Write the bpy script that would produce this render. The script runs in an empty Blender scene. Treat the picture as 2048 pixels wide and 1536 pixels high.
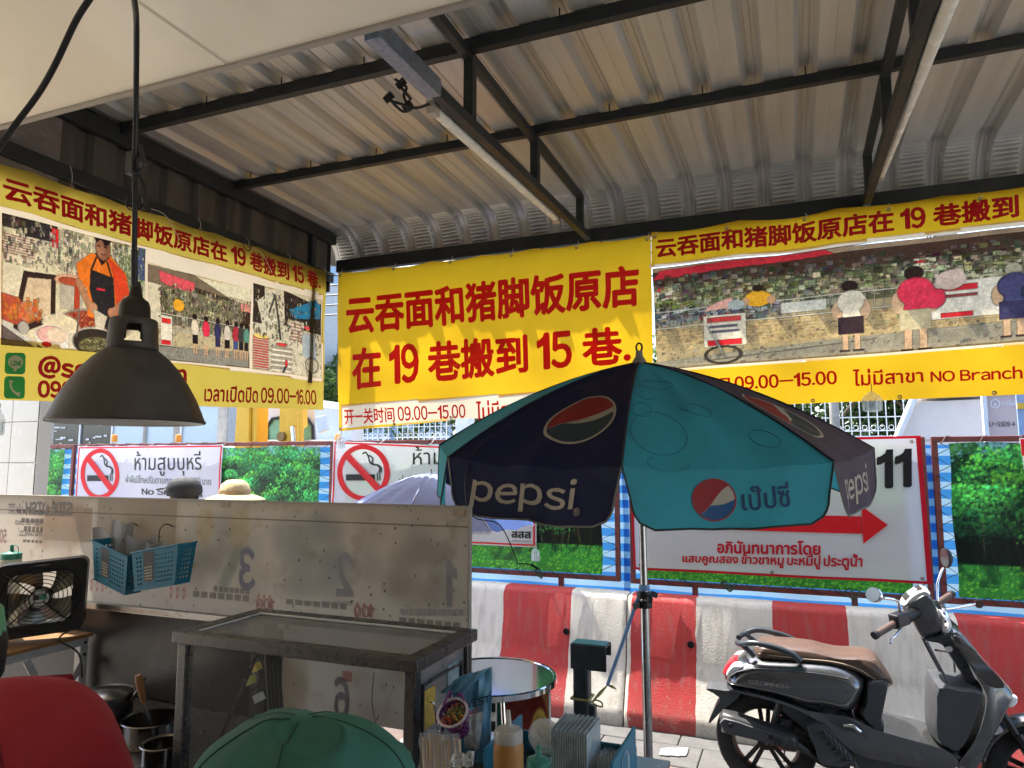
import bpy, bmesh, math, random
import numpy as np
from mathutils import Vector, Matrix

SC = bpy.context.scene
COL = SC.collection
R = math.radians
random.seed(7)
RNG = np.random.default_rng(7)

# ------------------------------------------------------------------ camera
F_PX, YAW, PIT, EYE = 1410.0, R(21.8), R(6.35), 1.70
fwd = np.array([-math.sin(YAW)*math.cos(PIT), math.cos(YAW)*math.cos(PIT), math.sin(PIT)])
rgt = np.array([math.cos(YAW), math.sin(YAW), 0.0])
upv = np.cross(rgt, fwd)
cam_d = bpy.data.cameras.new('camera'); cam_d.sensor_width = 36.0
cam_d.lens = F_PX/2048*36.0; cam_d.clip_start = 0.05; cam_d.clip_end = 600
cam = bpy.data.objects.new('camera', cam_d); COL.objects.link(cam)
cam.matrix_world = Matrix(((rgt[0], upv[0], -fwd[0], 0), (rgt[1], upv[1], -fwd[1], 0), (rgt[2], upv[2], -fwd[2], EYE), (0, 0, 0, 1)))
SC.camera = cam
SC.render.resolution_x, SC.render.resolution_y = 1024, 768

# ------------------------------------------------------------------ light
SUN_EL, SUN_AZ = R(64), R(66)           # azimuth measured from +Y (street side) towards -X
sun_dir = Vector((-math.sin(SUN_AZ)*math.cos(SUN_EL), math.cos(SUN_AZ)*math.cos(SUN_EL), math.sin(SUN_EL)))
w = bpy.data.worlds.new("World"); SC.world = w; w.use_nodes = True
nt = w.node_tree; bg = nt.nodes['Background']
sky = nt.nodes.new('ShaderNodeTexSky'); sky.sky_type = 'NISHITA'; sky.sun_disc = False
sky.sun_elevation = SUN_EL; sky.sun_rotation = -SUN_AZ
sky.dust_density = 2.5; sky.air_density = 1.0
nt.links.new(sky.outputs[0], bg.inputs[0]); bg.inputs[1].default_value = 0.15
sd = bpy.data.lights.new('sun', 'SUN'); sd.energy = 3.4; sd.angle = R(0.5); sd.color = (1.0, 0.955, 0.87)
so = bpy.data.objects.new('sun', sd); COL.objects.link(so); so.location = (-6, 6, 12)
so.rotation_euler = sun_dir.to_track_quat('Z', 'Y').to_euler()
SC.view_settings.view_transform = 'Standard'; SC.view_settings.look = 'None'
SC.view_settings.exposure = 2.1; SC.view_settings.gamma = 1.0
SC.view_settings.use_curve_mapping = False
try:
    SC.cycles.max_bounces = 10; SC.cycles.diffuse_bounces = 6; SC.cycles.transparent_max_bounces = 12
    SC.cycles.transmission_bounces = 8; SC.cycles.sample_clamp_indirect = 6.0
    SC.cycles.caustics_reflective = False; SC.cycles.caustics_refractive = False
    SC.cycles.use_denoising = True
except Exception: pass

def P(px, py, Y=None, X=None, Z=None):
    """point of the place seen along a measured direction, at a known plane (metres)"""
    d = fwd*F_PX + rgt*(px-1024) - upv*(py-768)
    if Y is not None: t = Y/d[1]
    elif X is not None: t = X/d[0]
    else: t = (Z-EYE)/d[2]
    v = d*t; return Vector((v[0], v[1], EYE+v[2]))

# ------------------------------------------------------------------ materials
MATS = {}
def srgb(h):
    if isinstance(h, str): h = [int(h[i:i+2], 16)/255 for i in (0, 2, 4)]
    return tuple(((c+0.055)/1.055)**2.4 if c > 0.04045 else c/12.92 for c in h)
def mat(name, col, rough=0.5, metal=0.0, var=0.12, scale=14.0, bump=0.0, dirt=0.0, dirtcol=(0.05, 0.04, 0.03),
        trans=0.0, alpha=1.0, trmix=0.0, attr=None, coat=0.0, ior=1.45, spec=0.5, stretch=None, bumpscale=None, emit=0):
    if name in MATS: return MATS[name]
    m = bpy.data.materials.new(name); m.use_nodes = True; n = m.node_tree; N = n.nodes; L = n.links
    b = N['Principled BSDF']; out = N['Material Output']
    tc = N.new('ShaderNodeTexCoord'); mp = N.new('ShaderNodeMapping'); L.new(tc.outputs['Object'], mp.inputs[0])
    if stretch: mp.inputs['Scale'].default_value = stretch
    ns = N.new('ShaderNodeTexNoise'); ns.inputs['Scale'].default_value = scale; ns.inputs['Detail'].default_value = 6
    ns.inputs['Roughness'].default_value = 0.62; L.new(mp.outputs[0], ns.inputs[0])
    if attr:
        at = N.new('ShaderNodeAttribute'); at.attribute_name = attr; cs = at.outputs['Color']
    else:
        rgb = N.new('ShaderNodeRGB'); rgb.outputs[0].default_value = (*col, 1); cs = rgb.outputs[0]
    mr = N.new('ShaderNodeMapRange'); L.new(ns.outputs[0], mr.inputs[0])
    mr.inputs[1].default_value = 0.3; mr.inputs[2].default_value = 0.7
    mr.inputs[3].default_value = 1-var; mr.inputs[4].default_value = 1+var
    mul = N.new('ShaderNodeMix'); mul.data_type = 'RGBA'; mul.blend_type = 'MULTIPLY'; mul.inputs[0].default_value = 1
    L.new(cs, mul.inputs[6]); L.new(mr.outputs[0], mul.inputs[7]); cs = mul.outputs[2]
    if dirt > 0:
        n2 = N.new('ShaderNodeTexNoise'); n2.inputs['Scale'].default_value = scale*0.35; n2.inputs['Detail'].default_value = 9
        n2.inputs['Roughness'].default_value = 0.7; L.new(mp.outputs[0], n2.inputs[0])
        r2 = N.new('ShaderNodeMapRange'); L.new(n2.outputs[0], r2.inputs[0]); r2.inputs[1].default_value = 0.52
        r2.inputs[2].default_value = 0.75; r2.inputs[4].default_value = dirt
        mx = N.new('ShaderNodeMix'); mx.data_type = 'RGBA'; L.new(r2.outputs[0], mx.inputs[0]); L.new(cs, mx.inputs[6])
        mx.inputs[7].default_value = (*dirtcol, 1); cs = mx.outputs[2]
    L.new(cs, b.inputs['Base Color'])
    b.inputs['Metallic'].default_value = metal; b.inputs['IOR'].default_value = ior
    b.inputs['Specular IOR Level'].default_value = spec
    rr = N.new('ShaderNodeMapRange'); L.new(ns.outputs[0], rr.inputs[0]); rr.inputs[1].default_value = .3; rr.inputs[2].default_value = .7
    rr.inputs[3].default_value = max(0.0, rough*0.8); rr.inputs[4].default_value = min(1, rough*1.25); L.new(rr.outputs[0], b.inputs['Roughness'])
    if coat: b.inputs['Coat Weight'].default_value = coat; b.inputs['Coat Roughness'].default_value = 0.06
    if trans: b.inputs['Transmission Weight'].default_value = trans
    if alpha < 1: b.inputs['Alpha'].default_value = alpha
    if emit:
        b.inputs['Emission Color'].default_value = (*col, 1); b.inputs['Emission Strength'].default_value = emit
    if bump:
        nb = N.new('ShaderNodeTexNoise'); nb.inputs['Scale'].default_value = bumpscale or scale*4; nb.inputs['Detail'].default_value = 8
        L.new(mp.outputs[0], nb.inputs[0])
        bp = N.new('ShaderNodeBump'); bp.inputs['Strength'].default_value = bump; bp.inputs['Distance'].default_value = 0.01
        L.new(nb.outputs[0], bp.inputs['Height']); L.new(bp.outputs[0], b.inputs['Normal'])
    if trmix:
        t = N.new('ShaderNodeBsdfTranslucent'); L.new(cs, t.inputs[0])
        ms = N.new('ShaderNodeMixShader'); ms.inputs[0].default_value = trmix
        L.new(b.outputs[0], ms.inputs[1]); L.new(t.outputs[0], ms.inputs[2]); L.new(ms.outputs[0], out.inputs[0])
    MATS[name] = m; return m

# ------------------------------------------------------------------ mesh helpers
class MB:
    def __init__(s): s.v = []; s.f = []; s.mi = []; s.cur = 0
    def add(s, vs, fs):
        o = len(s.v); s.v += [tuple(v) for v in vs]; s.f += [tuple(i+o for i in f) for f in fs]; s.mi += [s.cur]*len(fs); return s
    def box(s, x0, x1, y0, y1, z0, z1):
        return s.add([(x0, y0, z0), (x1, y0, z0), (x1, y1, z0), (x0, y1, z0), (x0, y0, z1), (x1, y0, z1), (x1, y1, z1), (x0, y1, z1)],
                     [(3, 2, 1, 0), (4, 5, 6, 7), (0, 1, 5, 4), (1, 2, 6, 5), (2, 3, 7, 6), (3, 0, 4, 7)])
    def bar(s, a, b, w, h, up=(0, 0, 1)):
        a = Vector(a); b = Vector(b); d = (b-a).normalized(); u = Vector(up)
        sd_ = d.cross(u)
        if sd_.length < 1e-4: sd_ = d.cross(Vector((0, 1, 0)))
        sd_.normalize(); u = sd_.cross(d).normalized()
        vs = []
        for p in (a, b):
            for i, j in ((-1, -1), (1, -1), (1, 1), (-1, 1)): vs.append(p+sd_*w/2*i+u*h/2*j)
        return s.add(vs, [(0, 1, 2, 3), (7, 6, 5, 4), (0, 4, 5, 1), (1, 5, 6, 2), (2, 6, 7, 3), (3, 7, 4, 0)])
    def tube(s, pts, r, n=8, caps=True, closed=False):
        pts = [Vector(p) for p in pts]; m = len(pts); rs = r if isinstance(r, (list, tuple)) else [r]*m
        vs = []; prev = None
        for i, p in enumerate(pts):
            if closed: d = (pts[(i+1) % m]-pts[i-1])
            else: d = (pts[min(i+1, m-1)]-pts[max(i-1, 0)])
            d.normalize()
            if prev is None:
                u = d.cross(Vector((0.13, 0.2, 1)));
                if u.length < 1e-3: u = d.cross(Vector((1, 0, 0)))
            else: u = prev-d*prev.dot(d)
            u.normalize(); prev = u.copy(); v2 = d.cross(u)
            for k in range(n):
                a = 2*math.pi*k/n; vs.append(p+(u*math.cos(a)+v2*math.sin(a))*rs[i])
        fs = []
        for i in range(m if closed else m-1):
            for k in range(n):
                a0 = i*n+k; a1 = i*n+(k+1) % n; b0 = ((i+1) % m)*n+k; b1 = ((i+1) % m)*n+(k+1) % n
                fs.append((a0, a1, b1, b0))
        if caps and not closed: fs += [tuple(range(n-1, -1, -1)), tuple((m-1)*n+k for k in range(n))]
        return s.add(vs, fs)
    def lathe(s, prof, c=(0, 0, 0), n=32, axis='Z', a0=0.0, a1=2*math.pi, ellip=(1, 1)):
        c = Vector(c); full = abs(a1-a0-2*math.pi) < 1e-6; k = n if full else n+1; vs = []
        for r, z in prof:
            for i in range(k):
                a = a0+(a1-a0)*i/n; x, y = r*math.cos(a)*ellip[0], r*math.sin(a)*ellip[1]
                v = (x, y, z) if axis == 'Z' else ((x, z, y) if axis == 'Y' else (z, x, y))
                vs.append(c+Vector(v))
        fs = []
        for j in range(len(prof)-1):
            for i in range(n):
                i1 = (i+1) % k if full else i+1
                fs.append((j*k+i, j*k+i1, (j+1)*k+i1, (j+1)*k+i))
        return s.add(vs, fs)
    def grid(s, fn, nu, nv):
        vs = [fn(i/nu, j/nv) for j in range(nv+1) for i in range(nu+1)]
        fs = [(j*(nu+1)+i, j*(nu+1)+i+1, (j+1)*(nu+1)+i+1, (j+1)*(nu+1)+i) for j in range(nv) for i in range(nu)]
        return s.add(vs, fs)
    def poly(s, pts, ext):
        """planar polygon extruded by vector ext"""
        ext = Vector(ext); n = len(pts); pts = [Vector(p) for p in pts]
        vs = pts+[p+ext for p in pts]
        return s.add(vs, [tuple(range(n)), tuple(range(2*n-1, n-1, -1))]+[(i, i+n, (i+1) % n+n, (i+1) % n) for i in range(n)])
    def build(s, name, m=None, parent=None, smooth=None, bevel=0, solid=0, label=None, seg=2):
        me = bpy.data.meshes.new(name); me.from_pydata(s.v, [], s.f); me.validate()
        if m is not None:
            for x in (m if isinstance(m, (list, tuple)) else [m]): me.materials.append(x)
        if max(s.mi, default=0) > 0 and len(me.polygons) == len(s.mi): me.polygons.foreach_set('material_index', s.mi)
        bm = bmesh.new(); bm.from_mesh(me); bmesh.ops.recalc_face_normals(bm, faces=bm.faces); bm.to_mesh(me); bm.free()
        if smooth is not None:
            me.polygons.foreach_set('use_smooth', [True]*len(me.polygons)); me.set_sharp_from_angle(angle=R(smooth))
        return link(name, me, parent, bevel, solid, label, seg)
def link(name, me, parent=None, bevel=0, solid=0, label=None, seg=2):
    o = bpy.data.objects.new(name, me); COL.objects.link(o)
    if parent is not None:
        o.parent = parent
        if parent.type == 'EMPTY': o.matrix_parent_inverse = parent['_m'] if False else Matrix.Translation(-Vector(parent.location))
    if solid:
        md = o.modifiers.new('s', 'SOLIDIFY'); md.thickness = solid; md.offset = 0
    if bevel:
        md = o.modifiers.new('b', 'BEVEL'); md.width = bevel; md.segments = seg; md.limit_method = 'ANGLE'; md.angle_limit = R(35)
        md.harden_normals = False
    if label: o['label'] = label
    return o
def thing(name, label, cat, loc=(0, 0, 0), group=None):
    o = bpy.data.objects.new(name, None); COL.objects.link(o); o.location = loc; o.empty_display_size = 0.1
    o['label'] = label; o['category'] = cat
    if group: o['group'] = group
    return o
def tag(o, label, cat, group=None):
    o['label'] = label; o['category'] = cat
    if group: o['group'] = group
    return o
def kids(o): return [c for c in bpy.data.objects if c.parent == o]
def dup(o, loc=None, label=None, parent=None):
    c = o.copy(); COL.objects.link(c)
    if parent is not None: c.parent = parent
    if loc is not None: c.location = loc
    if label: c['label'] = label
    for k in kids(o): dup(k, parent=c)
    return c
def struct(o): o['kind'] = 'structure'; return o
def smooth_poly(pts, n=4, closed=True):
    pts = [Vector(p) for p in pts]; m = len(pts); out = []
    for i in range(m if closed else m-1):
        p0, p1, p2, p3 = (pts[(i-1) % m], pts[i], pts[(i+1) % m], pts[(i+2) % m]) if closed else (pts[max(i-1, 0)], pts[i], pts[i+1], pts[min(i+2, m-1)])
        for k in range(n):
            t = k/n; out.append(0.5*((2*p1)+(p2-p0)*t+(2*p0-5*p1+4*p2-p3)*t*t+(3*p1-p0-3*p2+p3)*t**3))
    if not closed: out.append(pts[-1])
    return out
def pillow(mb, prof, yc, half, inset, n=6, sm=4, yfn=None):
    """closed side outline (x,z) grown sideways into a rounded body"""
    pr = smooth_poly([(x, z, 0) for x, z in prof], sm) if sm else [Vector((x, z, 0)) for x, z in prof]
    cx = sum(p.x for p in pr)/len(pr); cz = sum(p.y for p in pr)/len(pr); k = len(pr)
    xs = [p.x for p in pr]; zs = [p.y for p in pr]; ex = max(xs)-min(xs); ez = max(zs)-min(zs)
    vs = []; fs = []
    for j in range(n+1):
        s = -1+2*j/n; a = s*math.pi/2; y = half*math.sin(a); ins = inset*(1-math.cos(a))
        kx, kz = 1-2*ins/ex, 1-2*ins/ez
        for p in pr: vs.append((cx+(p.x-cx)*kx, yc+y*(yfn(p.x, p.y) if yfn else 1), cz+(p.y-cz)*kz))
    for j in range(n):
        for i in range(k): fs.append((j*k+i, j*k+(i+1) % k, (j+1)*k+(i+1) % k, (j+1)*k+i))
    fs += [tuple(range(k)), tuple(range((n+1)*k-1, n*k-1, -1))]
    return mb.add(vs, fs)

# ------------------------------------------------------------------ lettering: outlines sliced into thin strips
_LET = {}
_OUT = {}
def run_outline(txt):
    if txt in _OUT: return _OUT[txt]
    if txt == '\uff11':      # plain upright one without a foot
        q = np.array([(.20, 0), (.335, 0), (.335, .735), (.235, .735), (.20, .66), (.11, .605), (.02, .575), (.02, .46), (.12, .49), (.20, .54)]); _OUT[txt] = (q, np.roll(q, -1, 0)); return _OUT[txt]
    c = bpy.data.curves.new('lettering', 'FONT'); c.body = txt; c.size = 1; c.fill_mode = 'NONE'; c.resolution_u = 3
    o = bpy.data.objects.new('lettering', c); COL.objects.link(o)
    dg = bpy.context.evaluated_depsgraph_get(); dg.update()
    me = o.evaluated_get(dg).to_mesh(); nv = len(me.vertices)
    co = np.zeros(nv*3); me.vertices.foreach_get('co', co); co = co.reshape(-1, 3)[:, :2].copy()
    ed = np.zeros(len(me.edges)*2, int); me.edges.foreach_get('vertices', ed); ed = ed.reshape(-1, 2)
    # restore loop direction from vertex order
    lo = ed.min(1); hi = ed.max(1); step = hi-lo
    a = np.where(step == 1, lo, hi); b = np.where(step == 1, hi, lo)
    o.evaluated_get(dg).to_mesh_clear(); bpy.data.objects.remove(o); bpy.data.curves.remove(c)
    _OUT[txt] = (co[a], co[b]); return _OUT[txt]
def letter_spans(txt, bold, res):
    """plain figures and Latin letters are packed one by one from the sans face; other scripts are set as runs"""
    key = (txt, bold, res)
    if key in _LET: return _LET[key]
    runs = []; cur = ''
    for ch in txt:
        if ch in '.-:/#,' or (ch.isascii() and ch.isalnum()) or ch in ' @+':
            if cur: runs.append(cur); cur = ''
            runs.append(' ' if ch == ' ' else chr(ord(ch)+0xFEE0) if ch not in '.,' else ch)
        else: cur += ch
    if cur: runs.append(cur)
    cjk = any(0x4e00 <= ord(c_) <= 0x9fff for c_ in txt); AA = []; BB = []; x = 0.0
    for q in runs:
        if q == ' ': x += .24; continue
        a_, b_ = run_outline(q); mn = min(a_[:, 0].min(), b_[:, 0].min()); mxx = max(a_[:, 0].max(), b_[:, 0].max()); off = np.array([x-mn, 0])
        if len(q) == 1 and 0xFF10 <= ord(q) <= 0xFF19 and cjk: a_ = a_*np.array([.94, 1.17])-np.array([0, .03]); b_ = b_*np.array([.94, 1.17])-np.array([0, .03]); mn *= .94; mxx *= .94; off = np.array([x-mn, 0])
        AA.append(a_+off); BB.append(b_+off); x += mxx-mn+(.085 if len(q) == 1 else .07)
    A = np.concatenate(AA); B = np.concatenate(BB); co = np.concatenate([A, B]); y0, y1 = co[:, 1].min()-bold, co[:, 1].max()+bold
    x0, x1 = co[:, 0].min()-bold, co[:, 0].max()+bold
    n = max(4, int((y1-y0)*res)); hs = (y1-y0)/n; rects = []
    K = 3 if bold > 0 else 0
    cache = {}
    def spans(y):
        m = ((A[:, 1] <= y) & (B[:, 1] > y)) | ((B[:, 1] <= y) & (A[:, 1] > y))
        a_, b_ = A[m], B[m]
        if len(a_) == 0: return []
        xs = a_[:, 0]+(y-a_[:, 1])/(b_[:, 1]-a_[:, 1])*(b_[:, 0]-a_[:, 0]); wd = np.where(b_[:, 1] > a_[:, 1], 1, -1)
        q = np.argsort(xs); xs = xs[q]; wd = wd[q]; r = []; k = 0; st = 0
        for x, d in zip(xs, wd):
            if k == 0: st = x
            k += d
            if k == 0: r.append((st, x))
        return r
    for i in range(n):
        y = y0+(i+0.5)*hs; iv = []
        for k in range(-K, K+1):
            dy = bold*k/max(K, 1); dx = math.sqrt(max(bold*bold-dy*dy, 0))
            iv += [(p-dx, q+dx) for p, q in spans(y+dy+1e-5)]
        if not iv: continue
        iv.sort(); cur = list(iv[0]); mg = []
        for p, q in iv[1:]:
            if p <= cur[1]: cur[1] = max(cur[1], q)
            else: mg.append(tuple(cur)); cur = [p, q]
        mg.append(tuple(cur))
        rects += [((p-x0)/(x1-x0), (q-x0)/(x1-x0), (i)/n, (i+1)/n) for p, q in mg]
    _LET[key] = (rects, (x1-x0)/(y1-y0)); return _LET[key]
def lettering(txt, fn, m, parent, bold=0.0, res=60, mirror=False, name='lettering', italic=0.0, maxw=0.12):
    """fn(s,t): s,t in 0..1 across the text box -> point"""
    rects, asp = letter_spans(txt, bold, res); vs = []; fs = []
    for p, q, a, b in rects:
        k = max(1, int(math.ceil((q-p)/maxw)))
        for j in range(k):
            u0 = p+(q-p)*j/k; u1 = p+(q-p)*(j+1)/k; o = len(vs)
            if mirror: u0, u1 = 1-u0, 1-u1
            vs += [fn(u0+italic*a, a), fn(u1+italic*a, a), fn(u1+italic*b, b), fn(u0+italic*b, b)]; fs.append((o, o+1, o+2, o+3))
    me = bpy.data.meshes.new(name); me.from_pydata([tuple(v) for v in vs], [], fs); me.materials.append(m)
    return link(name, me, parent)
def quadbox(surf, bl, br, tl, tr, off=0.004):
    """bilinear text box on a surface function surf(a,b,off); corners are (a,b) pairs"""
    def f(s, t):
        a = (bl[0]*(1-s)+br[0]*s)*(1-t)+(tl[0]*(1-s)+tr[0]*s)*t
        b = (bl[1]*(1-s)+br[1]*s)*(1-t)+(tl[1]*(1-s)+tr[1]*s)*t
        return surf(a, b, off)
    return f

# ------------------------------------------------------------------ printed pictures (colour carried by the mesh of the print)
class Img:
    def __init__(s, w, h, col=(0.5, 0.5, 0.5)):
        s.w, s.h = w, h; s.a = np.ones((h, w, 3))*np.array(col); s.yy, s.xx = np.mgrid[0:h, 0:w]; s.asp = w/h
        s.u = (s.xx+0.5)/w; s.v = (s.yy+0.5)/h      # v downward
    def blend(s, m, col, k=1.0):
        m = (m*k)[..., None]; s.a = s.a*(1-m)+np.array(col)*m
    def rect(s, u0, v0, u1, v1, col, k=1): s.blend(((s.u >= u0) & (s.u < u1) & (s.v >= v0) & (s.v < v1)).astype(float), col, k)
    def ell(s, cu, cv, ru, rv, col, k=1, ang=0, soft=0.12, ring=0):
        du = (s.u-cu)*s.asp; dv = s.v-cv; ca, sa = math.cos(ang), math.sin(ang); ru = ru*s.asp
        d = np.sqrt(((du*ca+dv*sa)/ru)**2+((-du*sa+dv*ca)/rv)**2)
        m = np.clip((1-d)/soft+0.5, 0, 1)
        if ring: m = m*np.clip((d-(1-ring))/soft+0.5, 0, 1)
        s.blend(m, col, k)
    def poly(s, pts, col, k=1):
        m = np.zeros((s.h, s.w), bool); n = len(pts)
        for i in range(n):
            (x0, y0), (x1, y1) = pts[i], pts[(i+1) % n]
            if y0 == y1: continue
            c = ((y0 > s.v) != (y1 > s.v)) & (s.u < (x1-x0)*(s.v-y0)/(y1-y0)+x0); m ^= c
        s.blend(m.astype(float), col, k)
    def line(s, u0, v0, u1, v1, wd, col, k=1):
        x0, x1 = u0*s.asp, u1*s.asp; X = s.u*s.asp; dx, dy = x1-x0, v1-v0; L2 = dx*dx+dy*dy+1e-9
        t = np.clip(((X-x0)*dx+(s.v-v0)*dy)/L2, 0, 1); d = np.hypot(X-x0-t*dx, s.v-v0-t*dy)
        s.blend(np.clip((wd-d)*s.h+0.5, 0, 1), col, k)
    def noise(s, f, seed=0, oct=4):
        r = np.random.default_rng(seed); out = np.zeros((s.h, s.w)); amp = 1; tot = 0
        for o in range(oct):
            gx, gy = int(f*s.asp)+2, int(f)+2; g = r.random((gy+1, gx+1))
            x = s.u*(gx-1); y = s.v*(gy-1); xi = x.astype(int); yi = y.astype(int); fx = x-xi; fy = y-yi
            fx = fx*fx*(3-2*fx); fy = fy*fy*(3-2*fy)
            out += amp*(g[yi, xi]*(1-fx)*(1-fy)+g[yi, xi+1]*fx*(1-fy)+g[yi+1, xi]*(1-fx)*fy+g[yi+1, xi+1]*fx*fy); tot += amp; amp *= .55; f *= 2.1
        return out/tot
    def vary(s, f, k, seed=0): s.a = s.a*(1+(s.noise(f, seed)[..., None]-.5)*2*k)
    def stamp(s, cu, cv, r, col, k=1):
        x, y = cu*s.w, cv*s.h; rr = r*s.h; x0, x1 = max(int(x-rr), 0), min(int(x+rr)+2, s.w); y0, y1 = max(int(y-rr), 0), min(int(y+rr)+2, s.h)
        if x0 >= x1 or y0 >= y1: return
        d = np.hypot(s.xx[y0:y1, x0:x1]+.5-x, s.yy[y0:y1, x0:x1]+.5-y)/max(rr, .6); m = (np.clip((1-d)*2.5, 0, 1)*k)[..., None]
        s.a[y0:y1, x0:x1] = s.a[y0:y1, x0:x1]*(1-m)+np.array(col)*m
def sketch(im, k=2.2, lift=.16):
    """over-sharpened pale print"""
    L_ = im.a.mean(2); gx = np.abs(np.diff(L_, axis=1, prepend=L_[:, :1])); gy = np.abs(np.diff(L_, axis=0, prepend=L_[:1])); g = np.clip((gx+gy)*k, 0, .45)[..., None]
    r = np.random.default_rng(5); f = im.noise(60, 77, 2)[..., None]-.5; f2 = r.random((im.h, im.w, 1))-.5; f3 = im.noise(28, 78, 3)-.5; ln = np.clip(np.abs(np.diff(f3, axis=1, prepend=f3[:, :1]))*14-.10, 0, .35)[..., None]
    im.a = np.clip(((im.a**.80)*1.12-.03)*(1-g)*(1-ln*.25)+f*.07+f2*.03, 0, 1)*np.array([1.0, .96, .86]); return im
def clutter(im, box, n, seed, lo=.12, hi=.9, warm=(1, .93, .78), size=.018):
    """the small jumble of goods, signs and shadows in a street photograph"""
    r = np.random.default_rng(seed); u0, v0, u1, v1 = box
    for i in range(n):
        u, v = u0+(u1-u0)*r.random(), v0+(v1-v0)*r.random(); L_ = lo+(hi-lo)*r.random()**1.3; c = np.clip(L_*np.array(warm)+.14*(r.random(3)-.5), 0, 1); s = size*(.3+r.random())
        k = i % 4
        x0, x1 = max(int((u-s*.35)*im.w), 0), int((u+s*.35)*im.w)+1; y0, y1 = max(int((v-s)*im.h), 0), int((v+s)*im.h)+1
        if k == 0: y0, y1 = max(int(v*im.h), 0), int(v*im.h)+1
        if k == 1: x0, x1 = max(int(u*im.w), 0), int(u*im.w)+1
        im.a[y0:y1, x0:x1] = im.a[y0:y1, x0:x1]*.3+c*.7
    return im
def print_mesh(name, img, fn, m, parent):
    """fn(u,v) with v upward 0..1 ; vectorised fn gets arrays and returns 3 arrays"""
    W, H = img.w, img.h
    u = img.u; v = 1-img.v; u = (img.xx/(W-1)); v = 1-img.yy/(H-1)
    x, y, z = fn(u, v); co = np.stack([x, y, z], -1).reshape(-1)
    me = bpy.data.meshes.new(name); nq = (W-1)*(H-1); me.vertices.add(W*H); me.vertices.foreach_set('co', co.astype(np.float32))
    idx = np.arange(W*H).reshape(H, W); q = np.stack([idx[1:, :-1], idx[1:, 1:], idx[:-1, 1:], idx[:-1, :-1]], -1).reshape(-1)
    me.loops.add(nq*4); me.loops.foreach_set('vertex_index', q.astype(np.int32)); me.polygons.add(nq)
    me.polygons.foreach_set('loop_start', np.arange(0, nq*4, 4, dtype=np.int32)); me.polygons.foreach_set('loop_total', np.full(nq, 4, np.int32))
    me.update(); me.polygons.foreach_set('use_smooth', [True]*nq)
    ca = me.color_attributes.new('ink', 'FLOAT_COLOR', 'POINT'); s = np.clip(img.a, 0, 1)
    lin = np.where(s <= .04045, s/12.92, ((s+.055)/1.055)**2.4); d = np.ones((H, W, 4), np.float32); d[..., :3] = lin
    ca.data.foreach_set('color', d.reshape(-1)); me.materials.append(m); me.validate()
    return link(name, me, parent)

# ================================================================== SURFACES OF THE PLACE
M_asph = mat('asphalt', (0.07, 0.068, 0.065), 0.9, var=.25, scale=30, bump=.4, dirt=.3, dirtcol=(0.12, 0.11, 0.1))
M_conc = mat('concrete', (0.36, 0.33, 0.29), 0.85, var=.2, scale=8, bump=.3, dirt=.5, dirtcol=(0.12, 0.10, 0.08))
M_paveg = mat('grey_paver', (0.10, 0.097, 0.094), 0.85, var=.3, scale=7, bump=.4, dirt=.6, dirtcol=(0.10, 0.09, 0.08))
M_paver = mat('rose_paver', (0.145, 0.11, 0.095), 0.85, var=.25, scale=7, bump=.4, dirt=.5, dirtcol=(0.13, 0.10, 0.08))
M_purlin = mat('dark_grey_steel_paint', (0.022, 0.025, 0.026), 0.5, metal=.2, var=.25, scale=9, bump=.1, dirt=.3, dirtcol=(0.12, .11, .1))
M_steelblu = mat('bluish_lit_steel', (0.22, 0.25, 0.30), 0.35, metal=.7, var=.3, scale=60, bump=.1)  # truss coupler steel, the bluish light on it put into the colour
M_roof = mat('zinc_roof_sheet', (0.52, 0.508, 0.475), 0.38, metal=.40, var=.12, scale=3, dirt=.25, dirtcol=(0.30, .28, .25), bump=.05, stretch=(6, .5, 6))
M_roofc = mat('curved_zinc_sheet', (0.46, 0.455, 0.43), 0.42, metal=.6, var=.10, scale=6, dirt=.2, dirtcol=(0.30, .26, .21))
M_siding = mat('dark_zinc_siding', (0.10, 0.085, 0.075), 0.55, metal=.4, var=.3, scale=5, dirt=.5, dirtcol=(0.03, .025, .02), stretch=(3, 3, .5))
M_smear = mat('smeared_panel', (0.17, 0.14, 0.125), 0.7, var=.25, scale=6, dirt=.85, dirtcol=(0.50, .47, .44), stretch=(1, .8, 1.6))
M_ceil = mat('cream_ceiling_paint', (0.87, 0.81, 0.66), 0.32, var=.05, scale=2, dirt=.22, dirtcol=(0.55, .47, .36), coat=.15)
M_tile = mat('white_glazed_tile', (0.66, 0.65, 0.60), 0.25, var=.05, scale=3, dirt=.15, dirtcol=(.4, .36, .3))
M_white = mat('white_paint', (0.78, 0.78, 0.76), 0.6, var=.06, scale=5, dirt=.2, dirtcol=(.5, .48, .44))
M_blk = mat('black_rubber', (0.012, 0.012, 0.012), 0.5, var=.2)
M_string = mat('pale_string', (0.6, 0.6, 0.58), 0.7)
M_wire = mat('dark_wire', (0.03, 0.035, 0.03), 0.5)

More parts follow.
